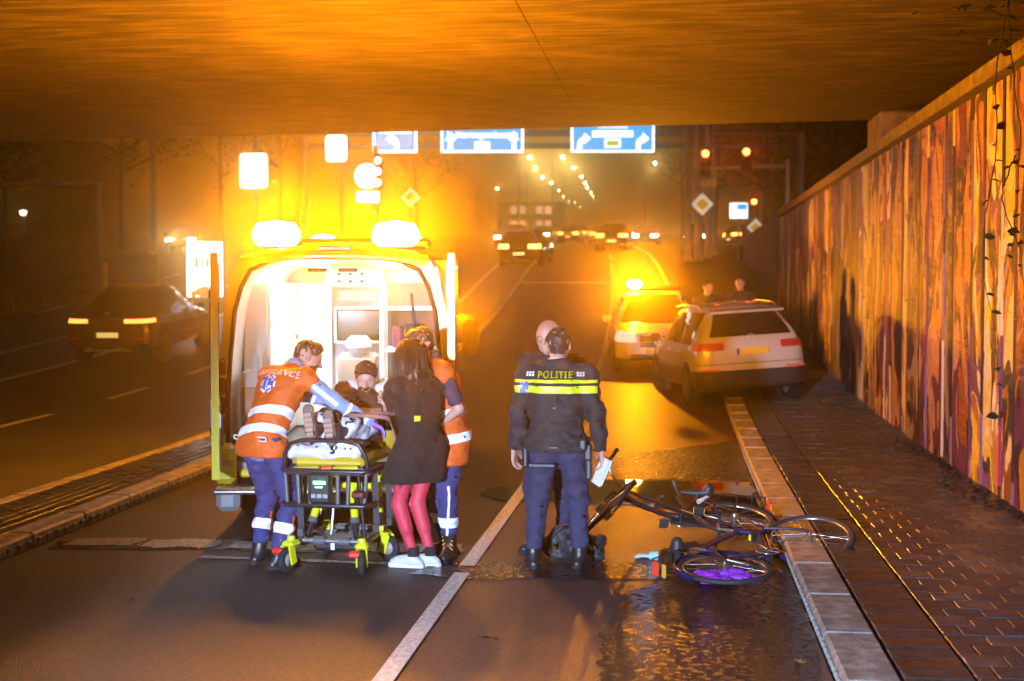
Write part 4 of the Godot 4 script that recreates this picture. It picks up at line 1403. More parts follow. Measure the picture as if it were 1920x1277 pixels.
	var cars := [[-3.3, -80.0, 0.0, "dark car braking in the turning lane beneath the blue sign", Color(0.025, 0.02, 0.02)], [-8.6, -118.0, 0.0, "purplish van shaped car far up the road between lamp rows", Color(0.12, 0.05, 0.12)], [-5.6, -112.0, 0.0, "yellow taxi coloured car ahead of the braking dark car", Color(0.5, 0.35, 0.02)], [-1.9, -104.0, 180.0, "car with dazzling headlights next to the braking dark car", Color(0.1, 0.1, 0.1)], [1.9, -98.0, 176.0, "car with dazzling headlights beside the tall lamp posts", Color(0.1, 0.1, 0.1)], [5.6, -92.0, -60.0, "small red car crossing beyond the grass verge", Color(0.25, 0.02, 0.02)], [-10.6, -92.0, 180.0, "oncoming car with headlights left of the braking cars", Color(0.05, 0.05, 0.05)], [-30.4, -84.0, 196.0, "oncoming car with blinding headlights on the left carriageway", Color(0.1, 0.1, 0.1)], [-9.6, -145.0, 0.0, "small dark car with tail lights far beyond the purplish car", Color(0.03, 0.03, 0.03)], [-7.4, -160.0, 0.0, "small red car with tail lights far beyond the yellow car", Color(0.2, 0.02, 0.02)], [-4.6, -150.0, 180.0, "oncoming car with headlights far behind the turning traffic", Color(0.1, 0.1, 0.1)], [-12.6, -135.0, 180.0, "oncoming car with headlights far left of the lamp rows", Color(0.1, 0.1, 0.1)], [-11.5, -190.0, 0.0, "grey car with tail lights at the far end of the queue", Color(0.1, 0.1, 0.1)]]
	for c in cars:
		var n := copy(far, "distant_car", V(0, 0, 0), 0.0, c[3], "traffic queueing up the road")
		n.get_node("body").material_override = paint("far_paint_%d" % int(-c[1]), c[4])
		slope.call(n, c[0], c[1], c[2])
	# headlamps of the nearest oncoming one throw a beam
	spot("headlight_beam", V(-30.0, gy(-81.4) + 0.75, -81.3), V(0.3, -0.12, 1.0), Color(1.0, 0.95, 0.88), 4.0, 0.12, 24.0, 0.8)

# ---------------------------------------------------------------- people
func ik(a: Vector3, c: Vector3, l1: float, l2: float, pole: Vector3) -> Vector3:     # middle joint of a two-bone limb
	var d := c - a
	var len: float = clampf(d.length(), 0.05, (l1 + l2) * 0.999)
	var u := d.normalized()
	var x := (l1 * l1 - l2 * l2 + len * len) / (2.0 * len)
	var h := sqrt(max(0.0, l1 * l1 - x * x))
	var w := (pole - u * pole.dot(u)).normalized()
	return a + u * x + w * h

func hand_mesh(wrist: Vector3, along: Vector3, palm: Vector3, thumb: Vector3, curl: float, scale := 1.0, spread := 0.12) -> MB:
	# palm faces «palm», fingers run «along», thumb leaves the side «thumb»
	var a := along.normalized()
	var t := (thumb - a * thumb.dot(a)).normalized()
	var p := a.cross(t)
	if p.dot(palm) < 0: p = -p
	var s := scale
	var mid := wrist + a * 0.07 * s
	var f := Field.new(mid - V(0.125, 0.125, 0.125) * s, mid + V(0.125, 0.125, 0.125) * s, 0.005)
	var base := wrist - a * 0.02 * s
	for k in 4:
		var q := (k - 1.5) * 0.02 * s
		f.cap(base + t * q * 0.7, wrist + a * 0.085 * s - t * q * -1.0, 0.019 * s, 0.013 * s, 0.012)
	var lens := [0.066, 0.078, 0.082, 0.073]
	for k in 4:
		var q := (k - 1.5) * 0.0205 * s
		var at := wrist + a * (0.086 if k != 0 else 0.08) * s + t * q
		var dirv := (a + t * (k - 1.5) * spread).normalized()
		var ln: float = lens[k] * s
		var c := curl
		for seg in 3:
			var share: float = [0.45, 0.32, 0.23][seg]
			dirv = dirv.rotated(t.cross(Vector3.ZERO) if false else (a.cross(p)).normalized(), c * [0.7, 1.0, 0.8][seg]) if c != 0.0 else dirv
			var to := at + dirv * ln * share
			f.cap(at, to, (0.0095 - seg * 0.0008) * s, (0.0088 - seg * 0.0009) * s, 0.004)
			at = to
	var th := wrist + a * 0.03 * s + t * 0.03 * s + p * 0.008
	var d2 := (t * 0.75 + a * 0.7 + p * 0.25).normalized()
	f.cap(wrist + a * 0.015 * s + t * 0.016 * s, th, 0.016 * s, 0.0135 * s, 0.012)
	var t2 := th + d2 * 0.036 * s
	f.cap(th, t2, 0.0125 * s, 0.0105 * s, 0.006)
	var d3 := (d2 + a * 0.6 + p * curl * 0.3).normalized()
	f.cap(t2, t2 + d3 * 0.03 * s, 0.0105 * s, 0.0085 * s, 0.004)
	return f.mesh()

func head_mesh(c: Vector3, fwd: Vector3, up: Vector3, neck: Vector3, s := 1.0) -> MB:     # c is the middle of the head
	var z := fwd.normalized()
	var y := (up - z * up.dot(z)).normalized()
	var x := y.cross(z)
	var b := Basis(x, y, z)
	var f := Field.new(c - V(0.15, 0.22, 0.15), c + V(0.15, 0.15, 0.15), 0.008)
	var at := func(px: float, py: float, pz: float) -> Vector3: return c + b * (V(px, py, pz) * s)
	f.cap(at.call(0, 0.035, -0.028), at.call(0, 0.03, 0.012), 0.083 * s, 0.076 * s, 0.01)
	f.cap(at.call(0, 0.0, 0.02), at.call(0, -0.055, 0.035), 0.066 * s, 0.05 * s, 0.03)
	f.cap(at.call(-0.025, -0.07, 0.035), at.call(0.025, -0.07, 0.035), 0.036 * s, 0.036 * s, 0.03)
	f.ball(at.call(0, -0.093, 0.066), 0.02 * s, 0.025)
	f.cap(at.call(-0.03, 0.028, 0.075), at.call(0.03, 0.028, 0.075), 0.014 * s, 0.014 * s, 0.012)
	f.cap(at.call(0, 0.012, 0.088), at.call(0, -0.024, 0.108), 0.008 * s, 0.013 * s, 0.012)
	f.cap(at.call(-0.013, -0.03, 0.093), at.call(0.013, -0.03, 0.093), 0.009 * s, 0.009 * s, 0.008)
	f.cap(at.call(-0.02, -0.056, 0.083), at.call(0.02, -0.056, 0.083), 0.0085 * s, 0.0085 * s, 0.006)
	f.cap(at.call(-0.018, -0.07, 0.081), at.call(0.018, -0.07, 0.081), 0.009 * s, 0.009 * s, 0.006)
	for k in [-1, 1]:
		f.cap(at.call(0.033 * k, 0.008, 0.094), at.call(0.033 * k, 0.008, 0.1), 0.0125 * s, 0.0125 * s, 0.0, Vector3.ONE, true)
		f.ball(at.call(0.032 * k, 0.007, 0.072), 0.0125 * s, 0.003)
		f.cap(at.call(0.079 * k, 0.018, -0.008), at.call(0.083 * k, -0.022, -0.002), 0.015 * s, 0.01 * s, 0.006)
		f.cap(at.call(0.045 * k, -0.02, 0.055), at.call(0.05 * k, -0.03, 0.03), 0.025 * s, 0.025 * s, 0.02)
	f.cap(at.call(0, -0.06, -0.02), neck, 0.056 * s, 0.062 * s, 0.03)
	return f.mesh()

func hair_mesh(c: Vector3, fwd: Vector3, up: Vector3, kind: String, sd := 4) -> MB:
	var z := fwd.normalized()
	var y := (up - z * up.dot(z)).normalized()
	var b := Basis(y.cross(z), y, z)
	var f := Field.new(c - V(0.22, 0.6 if kind == "long" else 0.2, 0.22), c + V(0.22, 0.2, 0.22), 0.009)
	var at := func(px: float, py: float, pz: float) -> Vector3: return c + b * V(px, py, pz)
	if kind == "long":
		f.cap(at.call(0, 0.045, -0.03), at.call(0, 0.04, 0.0), 0.1, 0.09, 0.02)
		for k in 9:
			var a := -2.0 + k * 0.5
			var o: Vector3 = at.call(sin(a) * 0.085, 0.03, -0.02 - cos(a) * 0.07)
			var m: Vector3 = at.call(sin(a) * 0.11, -0.14, -0.05 - cos(a) * 0.07)
			f.cap(o, m, 0.035, 0.04, 0.03)
			f.cap(m, V(m.x, m.y - 0.17 - 0.03 * sin(k * 2.1), m.z) + b * V(sin(a) * 0.02, 0, -0.02), 0.04, 0.02, 0.03)
		f.noise(0.02, 14.0, sd, V(2.2, 0.25, 2.2))
	else:
		f.cap(at.call(0, 0.048, -0.03), at.call(0, 0.052, 0.018), 0.089, 0.081, 0.01)
		f.cap(at.call(0, -0.01, -0.055), at.call(0, -0.05, -0.048), 0.062, 0.05, 0.02)
		for k in [-1, 1]: f.cap(at.call(0.045 * k, 0.045, 0.01), at.call(0.07 * k, -0.01, -0.015), 0.04, 0.014, 0.02)
		if kind == "quiff": f.cap(at.call(-0.025, 0.105, 0.045), at.call(0.03, 0.11, 0.048), 0.026, 0.026, 0.03)
		f.noise(0.014, 24.0, sd, V(1, 0.6, 1))
		# leave the face free
		f.plane(Plane(b * V(0, -0.5, 0.86), (at.call(0, 0.055, 0.068)).dot(b * V(0, -0.5, 0.86))))
		f.plane(Plane(b * V(0, -1, 0), (at.call(0, -0.075, 0)).dot(b * V(0, -1, 0))))
	return f.mesh()

# Everything is worked out facing +z with x towards the person's left, then turned by yaw.
func make_person(p: Dictionary) -> Dictionary:
	var t := thing(p.get("name", "person"), p.label, "person", p.at, 0.0, p.get("group", ""))
	var H: float = p.get("H", 1.78)
	var R := Basis(V(0, 1, 0), deg_to_rad(p.get("yaw", 0.0)))
	var fw := R * V(0, 0, 1)
	var lf := R * V(1, 0, 0)
	var cell: float = p.get("cell", 0.015)
	var J := {}
	J.pelvis = R * (p.get("pelvis", V(0, 0, 0)) + V(0, 0.53 * H - p.get("bend", 0.0), 0))
	var sp := Basis(lf, deg_to_rad(p.get("lean", 0.0))) * Basis(fw, deg_to_rad(p.get("side", 0.0)))      # spine frame
	var sup := sp * V(0, 1, 0)
	var sfw := sp * fw
	var tw := Basis(sup, deg_to_rad(p.get("twist", 0.0)))
	var slf: Vector3 = tw * (sp * lf)
	sfw = tw * sfw
	var hunch: float = p.get("hunch", 0.02)
	J.waist = J.pelvis + sup * 0.1 * H
	J.chest = J.pelvis + sup * 0.22 * H + sfw * 0.01
	J.neck = J.pelvis + sup * 0.325 * H + sfw * hunch
	J.head = J.neck + (sup * 0.085 + sfw * (0.03 + hunch)) * H * 0.9 + V(0, 0.01, 0)
	var hd: Vector3 = R * Basis.from_euler(V(deg_to_rad(p.get("head_pitch", 0.0)), deg_to_rad(p.get("head_yaw", 0.0)), 0)) * V(0, 0, 1)
	var hup: Vector3 = (V(0, 1, 0) + (sup - V(0, 1, 0)) * 0.3).normalized()
	var sw: float = p.get("shoulders", 0.112) * H
	var side := {}
	for k in ["L", "R"]:
		var s := 1.0 if k == "L" else -1.0
		J["sh" + k] = J.pelvis + sup * 0.285 * H + slf * sw * s + sfw * hunch * 0.5
		J["hip" + k] = J.pelvis + lf * 0.052 * H * s - V(0, 0.01, 0)
		var ft: Array = p.feet[0 if k == "L" else 1]       # x, z, toe turn, heel lift
		var lift: float = ft[3] if ft.size() > 3 else 0.0
		J["an" + k] = R * V(ft[0], 0.085 + lift, ft[1])
		var toe_dir: Vector3 = Basis(V(0, 1, 0), deg_to_rad(ft[2])) * fw
		J["toe" + k] = J["an" + k] + toe_dir * 0.155 - V(0, 0.052 + lift * 0.9, 0)
		J["heel" + k] = J["an" + k] - toe_dir * 0.045 - V(0, 0.05, 0)
		J["kn" + k] = ik(J["hip" + k], J["an" + k], 0.247 * H, 0.242 * H, toe_dir + V(0, 0, 0))
		var hn: Dictionary = p.hands[0 if k == "L" else 1]
		var tgt: Vector3 = hn.world - p.at if hn.has("world") else R * hn.pos
		var reach: Vector3 = (tgt - J["sh" + k])
		var mx: float = (0.168 + 0.15) * H
		if reach.length() > mx: tgt = J["sh" + k] + reach.normalized() * mx * 0.995
		J["wr" + k] = tgt
		var pole: Vector3 = R * hn.get("pole", V(0.5 * s, -0.3, -0.8))
		J["el" + k] = ik(J["sh" + k], tgt, 0.168 * H, 0.15 * H, pole)
	var lo := V(9, 9, 9)
	var hi := V(-9, -9, -9)
	for q in J.values():
		lo = lo.min(q)
		hi = hi.max(q)
	lo -= V(0.2, 0.1, 0.2)
	hi += V(0.2, 0.2, 0.2)
	var fat: float = p.get("fat", 1.0)
	var long_sleeve: bool = p.get("sleeve", "long") == "long"
	# the body itself: one surface with head and hands
	var bf := Field.new(lo, hi, 0.024)
	bf.cap(J.pelvis, J.waist, 0.085, 0.075, 0.03)
	bf.cap(J.waist, J.chest, 0.075, 0.08, 0.03)
	bf.cap(J.chest, J.neck, 0.08, 0.052, 0.03)
	for k in ["L", "R"]:
		bf.cap(J.neck - sup * 0.04, J["sh" + k], 0.04, 0.04, 0.03)
		bf.cap(J["sh" + k], J["el" + k], 0.04 if long_sleeve else 0.048, 0.034 if long_sleeve else 0.04, 0.02)
		bf.cap(J["el" + k], J["wr" + k], 0.032 if long_sleeve else 0.043, 0.026, 0.02)
		bf.cap(J["hip" + k], J["kn" + k], 0.055, 0.036, 0.03)
		bf.cap(J["kn" + k], J["an" + k], 0.034, 0.028, 0.02)
	var body: MB = bf.mesh()
	if not p.get("small", false):
		body.add(head_mesh(J.head, hd, hup, J.neck, H / 1.8 * 1.04))
	else:
		body.add(head_mesh(J.head, hd, hup, J.neck, H / 1.8 * 1.04))
	var glove: StandardMaterial3D = p.get("glove", null)
	for k in ["L", "R"]:
		var s := 1.0 if k == "L" else -1.0
		var hn: Dictionary = p.hands[0 if k == "L" else 1]
		if hn.get("none", false): continue
		var al: Vector3 = R * hn.along if hn.has("along") else (J["wr" + k] - J["el" + k]).normalized()
		var pm: Vector3 = R * hn.get("palm", V(-s, 0, 0))
		var tm: Vector3 = R * hn.get("thumb", V(0, 0, 1))
		var hm := hand_mesh(J["wr" + k] + al * 0.01, al, pm, tm, hn.get("curl", 0.4), H / 1.78)
		if glove: part("glove", hm, glove, t)
		else: body.add(hm)
	part("body", body, p.get("skin", mat("skin", Color(0.42, 0.24, 0.17), 0.55)), t)
	if p.has("hair") and p.hair[0] == "long":
		var rg := RandomNumberGenerator.new()
		rg.seed = 8
		var hz := hd.normalized()
		var hb := Basis(hup.cross(hz).normalized(), hup, hz)
		var st := MB.new()
		for k in 420:      # loose locks over the cap of hair
			var a := rg.randf_range(-2.3, 2.3)
			var top: Vector3 = J.head + hb * V(sin(a) * 0.04, 0.13 + rg.randf() * 0.012, -0.02 - cos(a) * 0.04)
			var out := 1.0 + rg.randf() * 0.22
			var p1: Vector3 = J.head + hb * V(sin(a) * 0.11 * out, 0.05, -0.03 - cos(a) * 0.1 * out)
			var p2: Vector3 = J.head + hb * V(sin(a) * 0.135 * out, -0.12, -0.05 - cos(a) * 0.1 * out)
			var p3: Vector3 = p2 + V(rg.randf_range(-0.03, 0.03), -0.1 - rg.randf() * 0.06, rg.randf_range(-0.03, 0.03))
			var p4: Vector3 = p3 + V(rg.randf_range(-0.04, 0.04), -0.09 - rg.randf() * 0.08, rg.randf_range(-0.03, 0.03))
			st.tube([top, p1, p2, p3, p4], [0.002, 0.0032, 0.0034, 0.0026, 0.0008], 4, false)
		part("hair_locks", st, p.hair[1], t).set_meta("kind", "stuff")
	if p.has("hair"): part("hair", hair_mesh(J.head, hd, hup, p.hair[0], p.get("seed", 4)), p.hair[1], t)
	# trousers or tights
	var tr := Field.new(V(lo.x, max(lo.y, -0.02), lo.z), V(hi.x, J.pelvis.y + 0.22, hi.z), cell)
	var g: float = p.get("leg_bulk", 1.0)
	tr.cap(J.hipL + V(0, 0.04, 0), J.hipR + V(0, 0.04, 0), 0.115 * fat, 0.115 * fat, 0.04, V(1, 1, 1))
	for k in ["L", "R"]:
		tr.cap(J["hip" + k], J["kn" + k], 0.1 * fat * lerp(1.0, g, 0.6), 0.073 * g, 0.035)
		tr.cap(J["kn" + k], J["an" + k] + V(0, 0.02, 0), 0.07 * g, 0.058 * g if g > 0.8 else 0.038, 0.03)
		if g < 0.8: tr.cap(J["kn" + k].lerp(J["an" + k], 0.1) - fw * 0.012, J["kn" + k].lerp(J["an" + k], 0.45) - fw * 0.015, 0.05, 0.047, 0.03)
	tr.plane(Plane(V(0, 1, 0), J.pelvis.y + 0.03))
	if g > 0.8: tr.noise(0.02, 8.0, p.get("seed", 4) + 2, V(1, 1.9, 1))
	tr.below(p.get("hem", 0.1))
	var trm := tr.mesh()
	part(p.get("legs_name", "trousers"), trm, p.legs, t)
	# shoes
	var bh: float = p.get("boot", 0.16)
	var fs: float = 0.82 if bh < 0.1 else 1.0
	for k in ["L", "R"]:
		var fo: Vector3 = J["an" + k].lerp(J["toe" + k], 0.3)
		var sh := Field.new(V(fo.x - 0.21, -0.02, fo.z - 0.21), V(fo.x + 0.21, 0.16 + bh, fo.z + 0.21), 0.01)
		var an: Vector3 = J["an" + k]
		sh.cap(J["heel" + k], J["toe" + k], 0.043 * fs, 0.038 * fs, 0.02)
		sh.cap(an + V(0, -0.01 - (0.05 - 0.05 * fs), 0), J["toe" + k].lerp(an, 0.25) + V(0, 0.012, 0), 0.05 * fs, 0.032 * fs, 0.03)
		if bh > 0.1: sh.cap(an, an.lerp(J["kn" + k], bh / 0.45), 0.053, 0.06, 0.02)
		sh.below(0.022)
		var half := sh.mesh()
		var shoe := part(p.get("shoe_name", "boot"), half, p.shoes, t)
		var sole := MB.new()
		var toe: Vector3 = J["toe" + k]
		var he: Vector3 = J["heel" + k]
		var d := (toe - he) * V(1, 0, 1)
		var dn := d.normalized()
		var sd := V(dn.z, 0, -dn.x)
		var r1 := []
		var r2 := []
		for q in 20:
			var a := TAU * q / 20
			var along := cos(a)
			var w := (0.042 if along > 0 else 0.036) * fs
			var base := (he if along < 0 else toe) * V(1, 0, 1)
			var pt := base + dn * along * 0.05 * fs + sd * sin(a) * w
			r1.append(pt + V(0, 0.0, 0)); r2.append(pt + V(0, 0.03, 0))
		sole.strip_rings([r1, r2], true)
		sole.cap(r1, V(0, -1, 0)); sole.cap(r2, V(0, 1, 0))
		part("sole", sole, p.get("soles", mat("rubber", Color(0.014, 0.014, 0.014), 0.85)), shoe)
	# upper garment
	var jb: float = p.get("bulk", 1.0)
	var jk := Field.new(V(lo.x, max(lo.y, J.pelvis.y - p.get("coat", 0.12) - 0.12), lo.z), hi, cell)
	jk.cap(J.pelvis + sup * 0.02, J.waist, 0.135 * jb * fat, 0.128 * jb * fat, 0.05, Vector3.ONE)
	jk.cap(J.pelvis + slf * 0.05, J.pelvis - slf * 0.05, 0.125 * jb * fat, 0.125 * jb * fat, 0.05)
	jk.cap(J.waist + slf * 0.045, J.chest + slf * 0.075, 0.115 * jb * fat, 0.118 * jb, 0.05)
	jk.cap(J.waist - slf * 0.045, J.chest - slf * 0.075, 0.115 * jb * fat, 0.118 * jb, 0.05)
	jk.cap(J.chest + sup * 0.04 + slf * 0.05, J.chest + sup * 0.04 - slf * 0.05, 0.12 * jb, 0.12 * jb, 0.05)
	jk.cap(J.chest, J.neck - sup * 0.015, 0.12 * jb, 0.075, 0.05)
	var coat: float = p.get("coat", 0.12)
	if coat > 0.15:
		for k in ["L", "R"]:
			jk.cap(J["hip" + k], J["hip" + k] - V(0, coat, 0) + (J["kn" + k] - J["hip" + k]) * V(1, 0, 1) * 0.7, 0.135 * fat, p.get("coat_hem", 0.15), 0.06)
	else:
		jk.cap(J.hipL - V(0, coat * 0.5, 0), J.hipR - V(0, coat * 0.5, 0), 0.125 * jb * fat, 0.125 * jb * fat, 0.05)
	for k in ["L", "R"]:
		jk.cap(J.neck - sup * 0.055, J["sh" + k], 0.075, 0.072 * jb, 0.04)
		var long: bool = long_sleeve and not p.get("vest", false)
		var endp: Vector3 = J["el" + k] if long else J["sh" + k].lerp(J["el" + k], 0.12 if p.get("vest", false) else 0.62)
		jk.cap(J["sh" + k], endp, 0.072 * jb, (0.058 if long else 0.068) * jb, 0.035)
		if long: jk.cap(J["el" + k], J["wr" + k], 0.058 * jb, 0.043 * jb, 0.025)
	if p.get("hood", false):
		jk.cap(J.neck + slf * 0.06 - sfw * 0.05, J.neck - slf * 0.06 - sfw * 0.05, 0.055, 0.055, 0.03)
	jk.noise(p.get("folds", 0.014), 7.5, p.get("seed", 4), V(1, 1.6, 1))
	jk.below(J.pelvis.y - coat)
	var jm := jk.mesh()
	var jn := part(p.get("top_name", "jacket"), jm, p.top, t)
	if p.get("vest", false) and p.has("under"):      # sleeves of the shirt under a vest
		var uf := Field.new(lo, hi, cell)
		for k in ["L", "R"]:
			var endp: Vector3 = J["wr" + k] if long_sleeve else J["sh" + k].lerp(J["el" + k], 0.75)
			uf.cap(J.neck - sup * 0.05, J["sh" + k], 0.06, 0.064, 0.03)
			uf.cap(J["sh" + k], J["el" + k] if long_sleeve else endp, 0.066, 0.058, 0.03)
			if long_sleeve: uf.cap(J["el" + k], J["wr" + k], 0.058, 0.044, 0.025)
		uf.cap(J.neck - sup * 0.03, J.neck + sup * 0.045 + sfw * 0.015, 0.068, 0.062, 0.02)
		uf.cap(J.pelvis + sup * 0.06, J.pelvis - sup * 0.03, 0.125 * fat, 0.13 * fat, 0.04)
		uf.noise(0.012, 9.0, p.get("seed", 4) + 7, V(1, 1.5, 1))
		var um := uf.mesh()
		J.under = um
		part("shirt", um, p.under, t)
	return {"node": t, "J": J, "jacket": jm, "jacket_field": jk, "jacket_node": jn, "trousers": trm, "R": R, "sup": sup, "sfw": sfw, "slf": slf, "head_dir": hd, "head_up": hup}

func band(o: Dictionary, from: String, centre: Vector3, axis: Vector3, half: float, m: Material, called := "reflective_band", extra: Array = [], off := 0.004) -> void:
	var mb: MB = o[from] if from != "under" else o.J.under
	var a := axis.normalized()
	var planes := [Plane(a, a.dot(centre) - half), Plane(-a, -a.dot(centre) - half)]
	planes.append_array(extra)
	var c: MB = mb.clipped(planes, off)
	if c.ix.size(): part(called, c, m, o.node)
func near_plane(at: Vector3, n: Vector3) -> Plane:
	return Plane(n.normalized(), n.normalized().dot(at))
func letter_on(o: Dictionary, words: String, centre: Vector3, right: Vector3, up: Vector3, size: float, m: Material, called := "lettering") -> void:
	# the text mesh is laid against the cloth: each vertex slides along the view of the back until it meets it
	var inw := up.cross(right).normalized()         # into the cloth
	var arr := text_mesh(words, size, 0.001).surface_get_arrays(0)
	var vs: PackedVector3Array = arr[Mesh.ARRAY_VERTEX]
	var idx: PackedInt32Array = arr[Mesh.ARRAY_INDEX] if arr[Mesh.ARRAY_INDEX] != null else PackedInt32Array(range(vs.size()))
	var mb := MB.new()
	var fld: Field = o.jacket_field
	for k in range(0, idx.size(), 3):
		var q := []
		for e in 3:
			var p := vs[idx[k + e]]
			var w := centre + right * p.x + up * p.y - inw * 0.3
			q.append(fld.onto(w, inw, 0.5, 0.012))
		if (q[1] - q[0]).cross(q[2] - q[0]).length() < 1e-9: continue
		mb.tri(q[0], q[1], q[2])
	for k in mb.v.size(): mb.n[k] = fld.grad(mb.v[k])
	part(called, mb, m, o.node)
func shape_on(o: Dictionary, poly: PackedVector2Array, centre: Vector3, right: Vector3, up: Vector3, m: Material, called: String, lift := 0.006) -> void:
	var inw := up.cross(right).normalized()
	var mb := MB.new()
	var fld: Field = o.jacket_field
	var t := Geometry2D.triangulate_polygon(poly)
	var tris := []
	for k in range(0, t.size(), 3): tris.append([poly[t[k]], poly[t[k + 1]], poly[t[k + 2]]])
	for pass_no in 3:
		var finer := []
		for f in tris:
			var ab: Vector2 = (f[0] + f[1]) / 2.0
			var bc: Vector2 = (f[1] + f[2]) / 2.0
			var ca: Vector2 = (f[2] + f[0]) / 2.0
			finer.append_array([[f[0], ab, ca], [ab, f[1], bc], [ca, bc, f[2]], [ab, bc, ca]])
		tris = finer
		if tris[0][0].distance_to(tris[0][1]) < 0.02: break
	for f in tris:
		var q := []
		for p in f: q.append(fld.onto(centre + right * p.x + up * p.y - inw * 0.3, inw, 0.5, lift))
		mb.tri(q[0], q[1], q[2])
	for k in mb.v.size(): mb.n[k] = fld.grad(mb.v[k])
	part(called, mb, m, o.node)

func build_people() -> void:
	var navy := cloth("navy_trousers", Color(0.03, 0.032, 0.13))
	var orange := cloth("vest_orange", Color(0.62, 0.10, 0.008), 0.7)
	var shirt := cloth("pale_blue_shirt", Color(0.22, 0.30, 0.52))
	var refl := mat("reflective_tape", Color(0.86, 0.87, 0.9), 0.38)
	var red_tape := mat("orange_tape", Color(0.75, 0.1, 0.02), 0.6)
	var black := cloth("black_leather", Color(0.014, 0.014, 0.016), 0.42, 0.0)
	var skin := mat("skin", Color(0.46, 0.25, 0.18), 0.5)
	skin.subsurf_scatter_enabled = true
	skin.subsurf_scatter_strength = 0.15
	var glove := mat("nitrile_glove", Color(0.25, 0.13, 0.5), 0.45)
	# ---- paramedic leaning over the stretcher
	var a := make_person({"label": "paramedic in orange vest and blue trousers leaning over the stretcher", "at": V(-3.03, 0, -10.05), "yaw": 150.0, "H": 1.84, "lean": 27.0, "bend": 0.03, "pelvis": V(0, 0, -0.02), "hunch": 0.045, "feet": [[0.1, 0.03, 10.0], [-0.17, -0.03, -14.0]], "hands": [{"world": V(-2.28, 1.02, -10.75), "palm": V(0, -1, 0), "thumb": V(-1, 0.2, 0), "curl": 0.5, "pole": V(0.6, -0.6, -0.2)}, {"world": V(-2.22, 1.03, -10.28), "palm": V(0, -1, 0.2), "thumb": V(1, 0.3, 0), "curl": 0.5, "pole": V(-0.5, -0.7, -0.3)}], "head_yaw": -42.0, "head_pitch": 22.0, "top": orange, "top_name": "vest", "vest": true, "under": shirt, "bulk": 1.08, "coat": 0.12, "legs": navy, "leg_bulk": 1.08, "hem": 0.16, "boot": 0.2, "shoes": black, "hair": ["quiff", mat("brown_hair", Color(0.06, 0.03, 0.015), 0.6)], "glove": glove, "skin": skin, "seed": 6})
	var J: Dictionary = a.J
	var su: Vector3 = a.sup
	band(a, "jacket", J.pelvis + su * 0.185, (su + a.slf * 0.25).normalized(), 0.034, refl)
	band(a, "jacket", J.pelvis + su * 0.035, (su + a.slf * 0.25).normalized(), 0.036, refl)
	for k in ["L", "R"]:
		var kn: Vector3 = J["kn" + k]
		var an: Vector3 = J["an" + k]
		band(a, "trousers", kn.lerp(an, 0.52), kn - an, 0.04, refl, "reflective_band", [near_plane((J.anL + J.anR) * 0.5, (J["an" + k] - (J.anL + J.anR) * 0.5) * V(1, 0, 1))])
		var sdv: Vector3 = (a.R * V(1 if k == "L" else -1, 0, -0.35)).normalized()
		band(a, "trousers", kn.lerp(an, 0.35), a.R * V(0, 0, 1), 0.012, red_tape, "orange_piping", [near_plane(kn.lerp(an, 0.3), (an - kn)), near_plane(kn, a.R * V(-1, 0, 0)) if k == "R" else near_plane(kn, a.R * V(-1, 0, 0))], 0.006)
		band(a, "under", J["sh" + k].lerp(J["el" + k], 0.5), a.R * V(0, 1, 0.4) if false else (J["el" + k] - J["sh" + k]).cross(V(0, 0, 1)), 0.014, refl, "sleeve_piping", [near_plane(J["sh" + k].lerp(J["el" + k], 0.15), J["el" + k] - J["sh" + k]), near_plane(J["el" + k], J["sh" + k] - J["el" + k]), near_plane(J["sh" + k], V(0, 0, 1)), near_plane(J.neck, J["sh" + k] - J.neck)], 0.005)
		band(a, "under", J["el" + k].lerp(J["wr" + k], 0.3), (J["wr" + k] - J["el" + k]), 0.012, refl, "sleeve_piping", [near_plane(J["el" + k], J["wr" + k] - J["el" + k]), near_plane(J["el" + k] + (J["el" + ("R" if k == "L" else "L")] - J["el" + k]) * 0.5, J["el" + k] - J["el" + ("R" if k == "L" else "L")])])
		band(a, "under", J["el" + k].lerp(J["wr" + k], 0.85), (J["wr" + k] - J["el" + k]), 0.012, refl, "sleeve_piping", [near_plane(J["el" + k], J["wr" + k] - J["el" + k]), near_plane(J["el" + k] + (J["el" + ("R" if k == "L" else "L")] - J["el" + k]) * 0.5, J["el" + k] - J["el" + ("R" if k == "L" else "L")])])
	var right: Vector3 = -a.slf       # seen from behind, his right is on the right
	letter_on(a, "AMBULANCE", J.chest + su * 0.105, right, su, 0.074, refl)
	var star := PackedVector2Array()
	for k in 6:      # six-armed star of life
		var ang := TAU * k / 6 + PI / 6
		var d0 := Vector2(sin(ang), cos(ang))
		var n0 := Vector2(d0.y, -d0.x)
		star.append(d0 * 0.075 - n0 * 0.022); star.append(d0 * 0.075 + n0 * 0.022); star.append(d0.rotated(-PI / 6) * 0.042)
	shape_on(a, star, J.chest + su * 0.0, right, su, refl, "star_border", 0.008)
	var star2 := PackedVector2Array()
	for p in star: star2.append(p * 0.84)
	shape_on(a, star2, J.chest + su * 0.0, right, su, mat("emblem_blue", Color(0.07, 0.1, 0.45), 0.5), "star_emblem", 0.012)
	shape_on(a, PackedVector2Array([Vector2(-0.004, -0.05), Vector2(0.004, -0.05), Vector2(0.006, 0.05), Vector2(-0.006, 0.05)]), J.chest, right, su, refl, "star_staff", 0.016)
